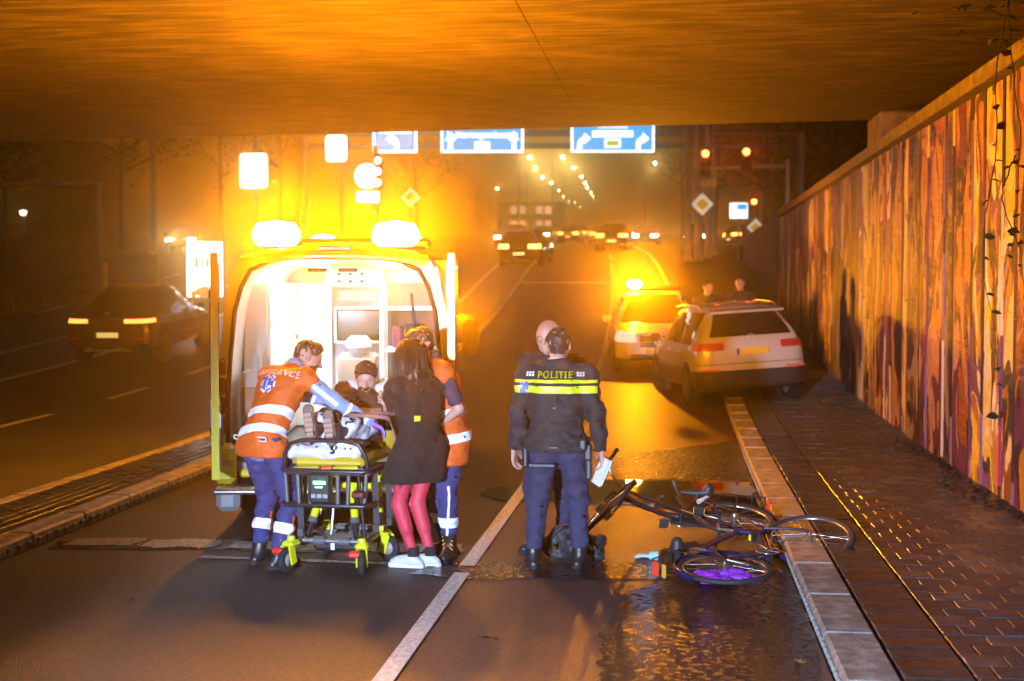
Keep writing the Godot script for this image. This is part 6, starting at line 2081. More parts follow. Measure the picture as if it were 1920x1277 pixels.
# ---------------------------------------------------------------- bicycles: x forward, y up, z to the rider's right
func make_bike(label: String, p: Dictionary) -> Node3D:
	var t := thing("bicycle", label, "bicycle", V(0, 0, 0), 0.0, "")
	var R := 0.345
	var rear := V(-0.54, R, 0)
	var front := V(0.55, R, 0)
	var bb := V(-0.09, 0.29, 0)
	var seat_top := V(-0.3, 0.86, 0)
	var head_top := V(0.33, 0.9, 0)
	var head_low := V(0.4, 0.7, 0)
	var axis := (head_top - head_low).normalized()
	var steer := Transform3D(Basis(axis, deg_to_rad(p.get("steer", 0.0))), Vector3.ZERO)
	var F := Transform3D(Basis(), head_low) * steer * Transform3D(Basis(), -head_low)       # turns the front end about the head tube
	var fm: Material = p.frame
	var steel := mat("bike_steel", Color(0.6, 0.6, 0.6), 0.22, 0.95)
	var rubber := mat("tyre_rubber", Color(0.016, 0.016, 0.018), 0.7)
	var dark := mat("black_plastic", Color(0.018, 0.018, 0.02), 0.5)
	var fr := MB.new()
	if p.get("step", false):
		fr.tube([head_low, V(0.25, 0.52, 0), V(0.05, 0.33, 0), bb], 0.024, 10)
		fr.tube([head_top - axis * 0.05, V(0.15, 0.66, 0), V(-0.08, 0.46, 0), V(-0.17, 0.45, 0)], 0.018, 8)
	else:
		fr.tube([head_low, bb], 0.026, 10)
		fr.tube([head_top - axis * 0.04, V(-0.26, 0.78, 0)], 0.02, 10)
	fr.tube([bb, seat_top - V(-0.04, 0.14, 0)], 0.018, 8)
	fr.tube([head_low - axis * 0.02, head_top], 0.027, 10)
	for s in [-1, 1]:
		fr.tube([bb + V(0, 0, 0.03 * s), rear + V(0, 0, 0.065 * s)], 0.011, 7)
		fr.tube([V(-0.24, 0.68, 0.02 * s), rear + V(0, 0, 0.065 * s)], 0.009, 7)
	fr.tube([bb - V(0, 0, 0.045), bb + V(0, 0, 0.045)], 0.03, 10)
	part("frame", fr, fm, t)
	if p.has("decal"):
		var dc := MB.new()
		for s in [-1, 1]: dc.tube([V(0.34, 0.6, 0.024 * s), V(0.08, 0.38, 0.024 * s)], 0.007, 5)
		part("frame_stripe", dc, p.decal, t)
	var sp := MB.new()
	sp.tube([seat_top - V(-0.05, 0.17, 0), seat_top], 0.013, 8)
	part("seat_post", sp, steel, t)
	var sd := Field.new(seat_top - V(0.2, 0.08, 0.13), seat_top + V(0.2, 0.12, 0.13), 0.009)
	sd.cap(seat_top + V(-0.09, 0.035, 0.055), seat_top + V(-0.09, 0.035, -0.055), 0.045, 0.045, 0.03)
	sd.cap(seat_top + V(-0.08, 0.04, 0), seat_top + V(0.13, 0.035, 0), 0.05, 0.022, 0.04)
	part("saddle", sd.mesh(), dark, t)
	var fk := MB.new()
	for s in [-1, 1]: fk.tube([F * (head_low + V(0, 0, 0.055 * s) - axis * 0.04), F * (front + V(-0.05, 0.16, 0.06 * s)), F * (front + V(0, 0, 0.06 * s))], 0.011, 7)
	fk.tube([F * (head_low + V(0, 0, -0.06) - axis * 0.03), F * (head_low + V(0, 0, 0.06) - axis * 0.03)], 0.015, 7)
	part("fork", fk, fm, t)
	var st := MB.new()
	st.tube([F * head_top, F * (head_top + axis * 0.13)], 0.014, 8)
	st.tube([F * (head_top + axis * 0.13), F * (head_top + axis * 0.15 + V(0.07, 0.02, 0))], 0.014, 8)
	part("stem", st, steel, t)
	var hb := MB.new()
	var hc := head_top + axis * 0.15 + V(0.07, 0.02, 0)
	var pts := [V(-0.2, 0.02, -0.29), V(-0.08, 0.03, -0.27), V(0.0, 0.03, -0.18), V(0.02, 0, -0.06), V(0.02, 0, 0.06), V(0.0, 0.03, 0.18), V(-0.08, 0.03, 0.27), V(-0.2, 0.02, 0.29)]
	var hp := []
	for q in pts: hp.append(F * (hc + q))
	hb.tube(hp, 0.0115, 8)
	var bar := part("handlebar", hb, p.get("bar", steel), t)
	for s in [0, 1]:
		var g := MB.new()
		var a: Vector3 = hp[0] if s == 0 else hp[7]
		var b: Vector3 = hp[1] if s == 0 else hp[6]
		g.tube([a, a.lerp(b, 0.95)], [0.0175, 0.016], 9)
		part("grip", g, p.get("grip", dark), bar)
		var lv := MB.new()
		var n := (F.basis * V(0.9, -0.4, 0)).normalized()
		lv.tube([b + n * 0.02, b.lerp(a, 0.3) + n * 0.045, a + n * 0.05], [0.008, 0.006, 0.005], 6)
		part("brake_lever", lv, steel, bar)
	for wq in [[rear, Transform3D(), "rear"], [front, F, "front"]]:
		var c: Vector3 = wq[1] * wq[0]
		var wb: Basis = wq[1].basis * Basis(V(1, 0, 0), V(0, 0, 1), V(0, -1, 0))
		var ty := MB.new()
		ty.torus(c, wb, R - 0.02, 0.02, 48, 8, 0.0, TAU, 0.95)
		var wheel := part("wheel", ty, rubber, t)
		var rm := MB.new()
		rm.torus(c, wb, R - 0.047, 0.011, 48, 6, 0.0, TAU, 1.1)
		part("rim", rm, steel, wheel)
		var spk := MB.new()
		for k in 28:
			var a := TAU * k / 28
			var a2 := a + (0.42 if (k / 2) % 2 else -0.42)
			var s := 1 if k % 2 else -1
			var hubp := c + wb * V(cos(a2) * 0.025, 0.03 * s, sin(a2) * 0.025)
			spk.tube([hubp, c + wb * V(cos(a) * (R - 0.05), 0.003 * s, sin(a) * (R - 0.05))], 0.0022, 4, false)
		part("spokes", spk, steel, wheel)
		var hub := MB.new()
		hub.tube([c + wb * V(0, -0.055, 0), c + wb * V(0, -0.03, 0), c + wb * V(0, 0.03, 0), c + wb * V(0, 0.055, 0)], [0.012, p.get("hub", 0.022), p.get("hub", 0.022), 0.012], 12)
		part("hub", hub, steel, wheel)
		if p.get("guards", true):
			var mg := MB.new()
			var a0 := deg_to_rad(-200.0 if wq[2] == "front" else -178.0)
			var a1 := deg_to_rad(-60.0 if wq[2] == "front" else -20.0)
			if p.get("stub", false) and wq[2] == "front":
				a0 = deg_to_rad(-190.0)
				a1 = deg_to_rad(-100.0)
			var rr := []
			for k in 25:
				var a: float = lerp(a0, a1, k / 24.0)
				var dv := wb * V(cos(a), 0, sin(a))
				if wq[2] == "rear": dv = wb * V(-cos(a + PI), 0, sin(a))
				dv = wq[1].basis * (V(1, 0, 0) * cos(-a) + V(0, 1, 0) * sin(-a))
				var sd2: Vector3 = wq[1].basis * V(0, 0, 1)
				rr.append([c + dv * (R + 0.008) - sd2 * 0.027, c + dv * (R + 0.02) - sd2 * 0.018, c + dv * (R + 0.025), c + dv * (R + 0.02) + sd2 * 0.018, c + dv * (R + 0.008) + sd2 * 0.027])
			mg.strip_rings(rr, false)
			part("mudguard", mg, p.get("guard", dark), t)
	# drive side
	var cr := MB.new()
	cr.torus(bb + V(0, 0, 0.05), Basis(V(1, 0, 0), V(0, 0, 1), V(0, -1, 0)), 0.085, 0.006, 28, 5)
	for k in 5:
		var a := TAU * k / 5
		cr.tube([bb + V(0, 0, 0.05), bb + V(cos(a) * 0.085, sin(a) * 0.085, 0.05)], 0.007, 5)
	part("chainring", cr, steel, t)
	for s in [-1, 1]:
		var d := V(0.12 * s, 0.12 * s, 0).rotated(V(0, 0, 1), p.get("crank", 0.0))
		var ca := MB.new()
		ca.tube([bb + V(0, 0, 0.06 * s), bb + d + V(0, 0, 0.07 * s)], 0.011, 7)
		var crank := part("crank", ca, steel, t)
		var pd := MB.new()
		pd.box(bb + d + V(0, 0, 0.115 * s), V(0.085, 0.028, 0.075), 0.008)
		var pedal := part("pedal", pd, dark, crank)
		for e in [-1, 1]:
			var rf := MB.new()
			rf.box(bb + d + V(0.044 * e, 0, 0.115 * s), V(0.004, 0.018, 0.045), 0.001)
			part("reflector", rf, mat("yellow_reflector", Color(0.7, 0.6, 0.02), 0.25), pedal)
	var ch := MB.new()
	if p.get("chain_case", false):
		ch.box(V(-0.31, 0.33, 0.05), V(0.62, 0.17, 0.03), 0.014)
		part("chain_case", ch, dark, t)
	else:
		ch.tube([bb + V(0, 0.085, 0.05), rear + V(0, 0.035, 0.05)], 0.0045, 5)
		ch.tube([bb + V(0, -0.085, 0.05), rear + V(0.02, -0.09, 0.05)], 0.0045, 5)
		part("chain", ch, mat("rusty_chain", Color(0.16, 0.09, 0.04), 0.5, 0.6), t)
		var cs := MB.new()
		for k in 4: cs.torus(rear + V(0, 0, 0.035 + k * 0.006), Basis(V(1, 0, 0), V(0, 0, 1), V(0, -1, 0)), 0.055 - k * 0.009, 0.004, 18, 5)
		part("cassette", cs, mats["rusty_chain"], t)
		var dr := MB.new()
		dr.tube([rear + V(0, -0.02, 0.07), rear + V(0.03, -0.09, 0.06), rear + V(0.05, -0.15, 0.055)], 0.012, 7)
		dr.ball(rear + V(0.05, -0.16, 0.055), V(0.025, 0.025, 0.01), 8)
		part("derailleur", dr, steel, t)
	if p.get("rack", true):
		var rk := MB.new()
		for s in [-1, 1]:
			rk.tube([V(-0.3, 0.73, 0.05 * s), V(-0.55, 0.745, 0.065 * s), V(-0.86, 0.745, 0.06 * s)], 0.006, 6)
			rk.tube([V(-0.62, 0.745, 0.065 * s), rear + V(0, 0.02, 0.07 * s)], 0.006, 6)
		for x in [-0.45, -0.6, -0.75, -0.86]: rk.tube([V(x, 0.745, -0.065), V(x, 0.745, 0.065)], 0.006, 6)
		part("luggage_rack", rk, p.get("rack_mat", mat("black_frame", Color(0.016, 0.016, 0.018), 0.35)), t)
		var tl := MB.new()
		tl.box(V(-0.885, 0.7, 0), V(0.03, 0.06, 0.11), 0.012)
		part("tail_light", tl, mat("bike_tail_red", Color(0.6, 0.05, 0.02), 0.2), t)
		var rfl := MB.new()
		rfl.box(V(-0.89, 0.62, 0), V(0.012, 0.04, 0.1), 0.006)
		part("rear_reflector", rfl, mat("amber_reflector", Color(0.5, 0.24, 0.03), 0.2), t)
	if p.get("lamp", false):
		var lm := MB.new()
		lm.ball(F * (head_low + V(0.13, 0.06, 0)), V(0.045, 0.045, 0.045), 12)
		part("front_lamp", lm, dark, t)
		var dy := MB.new()
		dy.tube([F * (front + V(0, 0, -0.07)), F * (front + V(0, 0, 0.07))], 0.05, 14)
		part("hub_dynamo", dy, steel, t)
	return t

func build_bikes() -> void:
	var a := make_bike("black city bicycle lying with its front wheel turned up beside the puddle", {"steer": -52.0, "frame": paint("bike_black", Color(0.015, 0.014, 0.015), 0.3), "chain_case": true, "guards": true, "lamp": true, "hub": 0.03, "step": true})
	# forward to the left, up axis away from the camera, right side turned to the sky
	var fA := V(-0.985, 0.075, 0.12).normalized()
	var uA := V(-0.05, 0.2, -0.97)
	uA = (uA - fA * uA.dot(fA)).normalized()
	a.transform = Transform3D(Basis(fA, uA, fA.cross(uA)), V(0.02, 0.13, -11.2))
	var b := make_bike("dark trekking bicycle lying flat across the kerb with its front wheel on the pavement", {"steer": -15.0, "frame": paint("bike_blue", Color(0.012, 0.014, 0.05), 0.3), "decal": mat("frame_orange", Color(0.6, 0.22, 0.02), 0.4), "guards": true, "stub": true, "guard": paint("guard_blue", Color(0.01, 0.012, 0.06), 0.25), "grip": mat("white_grip", Color(0.7, 0.7, 0.72), 0.6), "bar": mat("bar_black", Color(0.03, 0.03, 0.032), 0.3), "crank": 0.5})
	var fB := V(0.62, 0.07, -0.78).normalized()
	var uB := V(-0.79, 0.06, -0.61)
	uB = (uB - fB * uB.dot(fB)).normalized()
	# the rear axle lies at (0.37, 0.08, -10.2)
	var bs := Basis(fB, uB, fB.cross(uB))
	if bs.z.y < 0: bs = Basis(fB, uB, fB.cross(uB))
	b.transform = Transform3D(bs, V(0.38, 0.075, -9.95) - bs * V(-0.54, 0.345, 0))
	# purple bag caught under the rear wheel
	var bag := thing("pannier_bag", "purple cloth bag lying on the wet road under the bicycle wheel", "bag", V(0.36, 0.01, -9.85), deg_to_rad(8.0))
	var f := Field.new(V(-0.35, 0.0, -0.3), V(0.35, 0.16, 0.3), 0.011)
	f.cap(V(-0.16, 0.02, -0.1), V(0.16, 0.02, -0.08), 0.035, 0.04, 0.04)
	f.cap(V(-0.14, 0.02, 0.12), V(0.15, 0.02, 0.13), 0.03, 0.03, 0.04)
	f.cap(V(-0.16, 0.02, 0), V(0.18, 0.02, 0.02), 0.035, 0.03, 0.06)
	f.noise(0.02, 9.0, 4)
	f.below(0.003)
	part("cloth", f.mesh(), cloth("purple_cloth", Color(0.23, 0.02, 0.5), 0.6), bag)
	var hl := MB.new()
	hl.tube([V(0.12, 0.05, 0.1), V(0.22, 0.03, 0.18), V(0.27, 0.015, 0.05), V(0.18, 0.045, -0.04)], 0.009, 6)
	part("handle", hl, mats["purple_cloth"], bag)
	# black bag at the officer's feet
	var kb := thing("duffel_bag", "black crumpled bag on the road between the police officer's boots", "bag", V(-0.76, 0, -10.6))
	var g := Field.new(V(-0.4, 0, -0.35), V(0.4, 0.4, 0.35), 0.014)
	g.cap(V(-0.14, 0.08, 0), V(0.14, 0.08, 0.02), 0.11, 0.12, 0.05)
	g.cap(V(-0.06, 0.18, -0.02), V(0.06, 0.17, 0.0), 0.07, 0.06, 0.08)
	g.noise(0.05, 6.0, 9)
	g.below(0.004)
	part("bag_body", g.mesh(), cloth("bag_black", Color(0.018, 0.018, 0.022), 0.6), kb)
	var st := MB.new()
	st.tube([V(-0.16, 0.16, 0.08), V(-0.05, 0.28, 0.1), V(0.08, 0.26, 0.09), V(0.16, 0.15, 0.07)], 0.012, 6)
	part("strap", st, mats["bag_black"], kb)
	# pale blue glove on the road
	var gl := thing("dropped_glove", "pale blue disposable glove lying on the red asphalt near the bicycles", "glove", V(-0.2, 0.008, -10.62), deg_to_rad(84.0))
	var m := hand_mesh(V(0, 0.016, 0.06), V(0, 0, -1), V(0, -1, 0), V(1, 0, 0.3), 0.18, 0.9, 0.2)
	var sq := MB.new()
	sq.add(m, Transform3D(Basis().scaled(Vector3(1.15, 0.75, 0.9)), Vector3(0, 0.008, 0)))
	part("glove_body", sq, mat("blue_nitrile", Color(0.28, 0.5, 0.7), 0.5), gl)
	var cf := MB.new()
	cf.tube([V(0, 0.018, 0.03), V(0.006, 0.018, 0.1)], [0.032, 0.04], 12, false)
	part("cuff", cf, mats["blue_nitrile"], gl)

# ---------------------------------------------------------------- beyond the viaduct
func build_signs() -> void:
	var steel := mat("galvanised", Color(0.3, 0.3, 0.3), 0.5, 0.5)
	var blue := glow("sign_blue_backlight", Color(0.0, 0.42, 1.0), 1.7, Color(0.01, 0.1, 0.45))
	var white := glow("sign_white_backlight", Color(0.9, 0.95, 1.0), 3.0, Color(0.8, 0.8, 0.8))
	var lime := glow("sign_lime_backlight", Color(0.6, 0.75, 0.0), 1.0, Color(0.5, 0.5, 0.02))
	var g := thing("sign_gantry", "steel gantry carrying blue direction signs over the road beyond the viaduct", "gantry", V(-4.5, 0, -66.3))
	var bm := MB.new()
	for q in [8.75, 9.35]: bm.tube([V(-13.0, q, 1.3), V(10.6, q, -1.1)], 0.14, 8)
	part("beam", bm, steel, g)
	for x in [-13.0, 10.6]:
		var pm := MB.new()
		pm.tube([V(x, gy(-66.3) - 0.1, 1.3 if x < 0 else -1.1), V(x, 9.4, 1.3 if x < 0 else -1.1)], 0.22, 10)
		part("post", pm, steel, g)
	var arrow_up := PackedVector2Array([Vector2(-0.1, -0.45), Vector2(0.1, -0.45), Vector2(0.1, 0.05), Vector2(0.26, 0.05), Vector2(0, 0.42), Vector2(-0.26, 0.05), Vector2(-0.1, 0.05)])
	var arrow_r := PackedVector2Array([Vector2(-0.2, -0.45), Vector2(0.0, -0.45), Vector2(0.02, -0.1), Vector2(0.1, 0.02), Vector2(0.1, -0.14), Vector2(0.42, 0.12), Vector2(0.1, 0.4), Vector2(0.1, 0.24), Vector2(-0.1, 0.12), Vector2(-0.2, -0.06)])
	var arrow_l := PackedVector2Array()
	for p in arrow_r: arrow_l.append(Vector2(-p.x, p.y))
	var signs := [[-2.84, 3.93, [["Helmond", 0.0, 0.28, 0.32]], [[-1.45, arrow_r], [1.3, arrow_r]], [[0.0, -0.08, 1.9, 0.3, "w"], [0.0, -0.52, 0.75, 0.4, "w"], [0.0, -0.52, 0.56, 0.24, "l"]], "Helmond", "blue direction sign reading Helmond with right turn arrows"], [-8.95, 3.91, [["'s-Hertogenbosch", 0.0, -0.12, 0.4]], [[-1.5, arrow_up], [1.5, arrow_up]], [[0.0, -0.6, 0.72, 0.3, "w"]], "bosch", "blue direction sign reading 's-Hertogenbosch with straight on arrows"], [-13.05, 2.1, [], [[0.0, arrow_l]], [[0.0, 0.12, 1.5, 0.32, "w"]], "left", "small blue direction sign with a single left turn arrow"]]
	for s in signs:
		var t := thing("direction_sign", s[6], "road sign", V(s[0], 9.3, -65.7 + (s[0] + 2.84) * -0.1), deg_to_rad(6.0))
		var w: float = s[1]
		var b := MB.new()
		b.box(V(0, 0.15, 0), V(w, 2.15, 0.08), 0.03)
		part("panel", b, blue, t)
		for q in [[V(0, -0.9, 0.05), V(w, 0.1, 0.03)], [V(0, 1.2, 0.05), V(w, 0.1, 0.03)], [V(-w / 2 + 0.05, 0.15, 0.052), V(0.1, 2.15, 0.03)], [V(w / 2 - 0.05, 0.15, 0.052), V(0.1, 2.15, 0.03)]]:
			var e := MB.new()
			e.box(q[0], q[1], 0.0)
			part("border", e, white, t)
		for q in s[2]:
			var i := part("lettering", text_mesh(q[0], q[3], 0.01), white, t)
			i.position = V(q[1], q[2], 0.06)
		for q in s[3]:
			var e := MB.new()
			e.prism(q[1], 0.01, Transform3D(Basis(), V(q[0], -0.42, 0.05)))
			part("arrow", e, white, t)
		for k in s[4].size():
			var q: Array = s[4][k]
			var e := MB.new()
			e.box(V(q[0], q[1], 0.05 + 0.014 * (1 if q[4] == "l" else 0)), V(q[2], q[3], 0.02), 0.0)
			part("insert", e, white if q[4] == "w" else lime, t)
	# red lights on their arm
	var tl := thing("traffic_light_mast", "grey mast arm with two red traffic lights over the right turn lane", "traffic light", V(3.96, gy(-49.0), -49.0))
	var h := 6.2 - gy(-49.0)
	var m := MB.new()
	m.tube([V(0, -0.1, 0), V(0, h + 0.25, 0)], [0.13, 0.09], 10)
	var pale := mat("pale_steel", Color(0.4, 0.4, 0.4), 0.5, 0.3)
	part("mast", m, pale, tl)
	m = MB.new()
	m.tube([V(0, h + 0.05, 0), V(-3.2, h - 0.05, 0.2)], [0.08, 0.06], 8)
	part("arm", m, pale, tl)
	for q in [[-2.85, h - 0.1], [-1.45, h - 0.05]]:
		signal_head(tl, V(q[0], q[1] + 0.28, 0.15))
	m = MB.new()
	m.box(V(-2.75, h - 0.55, 0.2), V(0.62, 0.28, 0.05), 0.02)
	m.box(V(-3.25, h - 0.32, 0.2), V(0.3, 0.06, 0.05), 0.02)
	part("lane_plate", m, mat("plate_cream", Color(0.6, 0.5, 0.3), 0.5), tl)
	var tl2 := thing("traffic_light", "low red traffic light on a post beside the grass verge", "traffic light", V(3.7, gy(-65.0), -65.0))
	m = MB.new()
	m.tube([V(0, -0.1, 0), V(0, 2.5, 0)], 0.07, 8)
	part("post", m, steel, tl2)
	signal_head(tl2, V(0, 2.3, 0.1))
	# diamonds and small signs
	for q in [[V(1.3, 0, -62.7), 5.72, 0.44, "yellow and white priority diamond on a pole between the tall lamp posts"], [V(3.56, 0, -61.0), 4.6, 0.34, "low priority diamond on the grass verge beside the wall end"], [V(-11.28, 0, -59.3), 5.9, 0.38, "priority diamond hanging left of the signs beside the ambulance"]]:
		var z: float = q[0].z
		var t := thing("priority_sign", q[3], "road sign", V(q[0].x, gy(z), z))
		var hh: float = q[1] - gy(z)
		var p := MB.new()
		p.tube([V(0, -0.05, -0.05), V(0, hh + 0.3, -0.05)], 0.045, 8)
		part("post", p, steel, t)
		var d := MB.new()
		d.box(V(0, hh, 0), V(q[2] * 1.6, q[2] * 1.6, 0.03), 0.01, rot(0, 0, 45))
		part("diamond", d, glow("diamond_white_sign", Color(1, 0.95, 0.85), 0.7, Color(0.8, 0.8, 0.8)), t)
		var d2 := MB.new()
		d2.box(V(0, hh, 0.022), V(q[2] * 0.95, q[2] * 0.95, 0.02), 0.005, rot(0, 0, 45))
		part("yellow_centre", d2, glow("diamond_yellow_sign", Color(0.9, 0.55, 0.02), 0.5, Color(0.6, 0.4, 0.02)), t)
	var bs := thing("information_sign", "small white and blue sign board on a post beyond the wall", "road sign", V(2.92, gy(-63.0), -63.0))
	var bh := 5.44 - gy(-63.0)
	var b2 := MB.new()
	b2.box(V(0, bh, 0), V(0.8, 0.7, 0.05), 0.03)
	part("board", b2, white, bs)
	b2 = MB.new()
	b2.box(V(0.14, bh + 0.16, 0.03), V(0.44, 0.26, 0.02), 0.01)
	part("blue_field", b2, blue, bs)
	b2 = MB.new()
	b2.tube([V(0, -0.05, -0.05), V(0, bh, -0.05)], 0.05, 8)
	part("post", b2, steel, bs)
	# reflective sign boxes on poles, the light they return put in as glow
	for q in [[V(-16.54, 0, -53.7), 6.64, 1.1, 1.35, "white reflective sign box with added glow on a pole left of the ambulance roof", 3.0], [V(-14.98, 0, -61.0), 8.22, 0.95, 1.15, "white reflective sign box with added glow under the left end of the gantry", -3.5]]:
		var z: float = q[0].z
		var t := thing("reflective_sign_box", q[4], "road sign", V(q[0].x, gy(z), z))
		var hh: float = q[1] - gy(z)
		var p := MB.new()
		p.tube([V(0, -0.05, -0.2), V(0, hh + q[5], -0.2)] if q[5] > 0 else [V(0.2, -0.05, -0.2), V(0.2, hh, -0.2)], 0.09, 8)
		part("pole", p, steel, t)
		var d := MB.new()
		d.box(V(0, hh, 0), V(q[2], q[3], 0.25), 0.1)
		part("sign_face_glow", d, glow("sign_glow_and_lamp", Color(1, 0.98, 0.92), 6.0), t)
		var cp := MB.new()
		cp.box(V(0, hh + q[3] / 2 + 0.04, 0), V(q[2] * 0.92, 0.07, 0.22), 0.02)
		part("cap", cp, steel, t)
	# signal post; its reflective round sign and plate get their glare as added glow
	var sg := thing("traffic_light", "signal post with lamps and a reflective round sign and plate given added glow above the ambulance", "traffic light", V(-10.93, gy(-49.3), -49.3))
	var sh := 5.94 - gy(-49.3)
	var glow_white := glow("sign_glow_and_lamp", Color(1, 0.98, 0.92), 6.0)
	var mm := MB.new()
	mm.tube([V(0.25, -0.05, -0.1), V(0.25, sh + 1.2, -0.1)], 0.09, 8)
	part("post", mm, steel, sg)
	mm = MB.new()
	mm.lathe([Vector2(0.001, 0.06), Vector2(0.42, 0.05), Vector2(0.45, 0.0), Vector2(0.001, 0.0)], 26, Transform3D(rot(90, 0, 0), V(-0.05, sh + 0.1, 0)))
	part("round_sign_glow", mm, glow_white, sg)
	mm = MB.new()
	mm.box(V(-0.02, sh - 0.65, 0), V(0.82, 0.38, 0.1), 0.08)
	part("plate_glow", mm, glow_white, sg)
	mm = MB.new()
	mm.box(V(0.38, sh + 0.25, 0), V(0.3, 1.3, 0.25), 0.1)
	var hd := part("signal_head", mm, mat("black_plastic", Color(0.018, 0.018, 0.02), 0.5), sg)
	for k in 3:
		var l := MB.new()
		l.lathe([Vector2(0.001, 0.05), Vector2(0.1, 0.03), Vector2(0.12, 0.0)], 18, Transform3D(rot(90, 0, 0), V(0.38, sh - 0.15 + k * 0.4, 0.13)))
		part("signal_light", l, glow_white, hd)
	# advertising display standing between the carriageways
	var ad := thing("advertising_display", "bright backlit white advertising display standing between the carriageways", "advertisement", V(-14.07, gy(-40.7), -40.7), deg_to_rad(12.0))
	var ab := MB.new()
	ab.box(V(0, 1.3, 0), V(1.14, 1.75, 0.18), 0.03)
	part("housing", ab, mat("black_plastic", Color(0.018, 0.018, 0.02), 0.5), ad)
	ab = MB.new()
	ab.box(V(0, 1.3, 0.095), V(1.06, 1.66, 0.012), 0.0)
	part("lit_screen", ab, glow("poster_backlight", Color(0.97, 0.97, 1.0), 4.0), ad)
	for k in 4:
		var e := MB.new()
		e.box(V(-0.24 + k * 0.16, 1.5, 0.104), V(0.1 - 0.02 * (k % 2), 0.3, 0.004), 0.0, rot(0, 0, -6 + k * 4))
		part("print_block", e, mat("poster_grey", Color(0.3, 0.32, 0.22), 0.5), ad)
	for q in [[-0.16, 0.62, 0.13], [0.16, 0.64, 0.13], [0.0, 0.6, 0.2], [-0.33, 0.56, 0.1], [0.33, 0.57, 0.11]]:
		var e := MB.new()
		e.lathe([Vector2(0.001, 0.006), Vector2(q[2], 0.006), Vector2(q[2], 0.0)], 16, Transform3D(rot(90, 0, 0), V(q[0], q[1], 0.102)))
		part("print_spot", e, mat("poster_olive", Color(0.2, 0.24, 0.04), 0.5), ad)
	ab = MB.new()
	for x in [-0.4, 0.4]: ab.box(V(x, 0.2, 0), V(0.1, 0.5, 0.12), 0.01)
	part("feet", ab, steel, ad)
	area("display_light", V(-14.07, gy(-40.7) + 1.3, -40.7) + Basis(V(0, 1, 0), deg_to_rad(12.0)) * V(0, 0, 0.13), Basis(V(0, 1, 0), deg_to_rad(12.0)) * V(0, 0, 1), Color(0.97, 0.97, 1.0), 3.0, Vector2(1.06, 1.66))
	# plain post in front of it, the yellow bollard, the portal and the tall pole on the left
	var pt := thing("steel_post", "plain dark steel post in front of the bright advertising display", "post", V(-14.15, gy(-37.0), -37.0))
	ab = MB.new()
	ab.tube([V(0, -0.05, 0), V(0, 1.95, 0)], 0.05, 8)
	part("shaft", ab, steel, pt)
	ab = MB.new()
	ab.ball(V(0, 1.97, 0), V(0.055, 0.03, 0.055), 10)
	part("cap", ab, steel, pt)
	var yb := thing("bollard", "short yellow reflective bollard on the verge across the far carriageway", "bollard", V(-20.33, gy(-48.0), -48.0))
	ab = MB.new()
	ab.lathe([Vector2(0.001, 0.95), Vector2(0.09, 0.93), Vector2(0.1, 0.86), Vector2(0.1, -0.05)], 14)
	part("shaft", ab, mat("bollard_yellow", Color(0.6, 0.5, 0.02), 0.35), yb)
	ab = MB.new()
	ab.lathe([Vector2(0.001, 0.03), Vector2(0.16, 0.02), Vector2(0.17, -0.03)], 14)
	part("foot", ab, steel, yb)
	var gp := thing("height_portal", "pale steel portal frame across the side road on the left", "gantry", V(-26.8, gy(-57.6), -57.6))
	var ph := 6.48 - gy(-57.6)
	ab = MB.new()
	ab.tube([V(2.1, -0.1, -0.2), V(2.1, ph, -0.2)], 0.12, 8)
	part("post", ab, steel, gp)
	ab = MB.new()
	ab.tube([V(-2.6, -0.1, 0.3), V(-2.6, ph, 0.3)], 0.12, 8)
	part("post", ab, steel, gp)
	ab = MB.new()
	ab.tube([V(-2.6, ph, 0.3), V(2.15, ph, -0.2)], 0.11, 8)
	part("beam", ab, steel, gp)
	# reflector posts on the left verge
	for k in 3:
		var rp3 := thing("marker_post", "low white marker post on the left verge before the oncoming car", "post", V(-28.6 + k * 0.95, gy(-74.0), -74.0), 0.0, "marker posts on the left verge")
		var e := MB.new()
		e.tube([V(0, -0.05, 0), V(0, 0.75, 0)], 0.06, 8)
		part("shaft", e, steel, rp3)
		e = MB.new()
		e.box(V(0, 0.85, 0.02), V(0.3, 0.14, 0.06), 0.03)
		part("reflector", e, mat("white_reflector", Color(0.85, 0.85, 0.85), 0.3), rp3)
func signal_head(parent: Node3D, at: Vector3) -> void:
	var b := MB.new()
	b.box(at, V(0.36, 0.95, 0.22), 0.08)
	var hd := part("signal_head", b, mat("black_plastic", Color(0.018, 0.018, 0.02), 0.5), parent)
	for k in 3:
		var l := MB.new()
		l.lathe([Vector2(0.001, 0.06), Vector2(0.09, 0.045), Vector2(0.115, 0.0)], 18, Transform3D(rot(90, 0, 0), at + V(0, 0.28 - k * 0.28, 0.112)))
		part("signal_light", l, glow("red_signal_lamp", Color(1.0, 0.1, 0.015), 55.0) if k == 0 else mat("unlit_lens", Color(0.03, 0.025, 0.02), 0.2), hd)
		var v := MB.new()
		v.lathe([Vector2(0.125, 0.0), Vector2(0.13, 0.14)], 14, Transform3D(rot(90, 0, 0) * rot(0, 180, 0), at + V(0, 0.28 - k * 0.28, 0.11)), PI)
		part("visor", v, mat("black_plastic", Color(0.018, 0.018, 0.02), 0.5), hd)

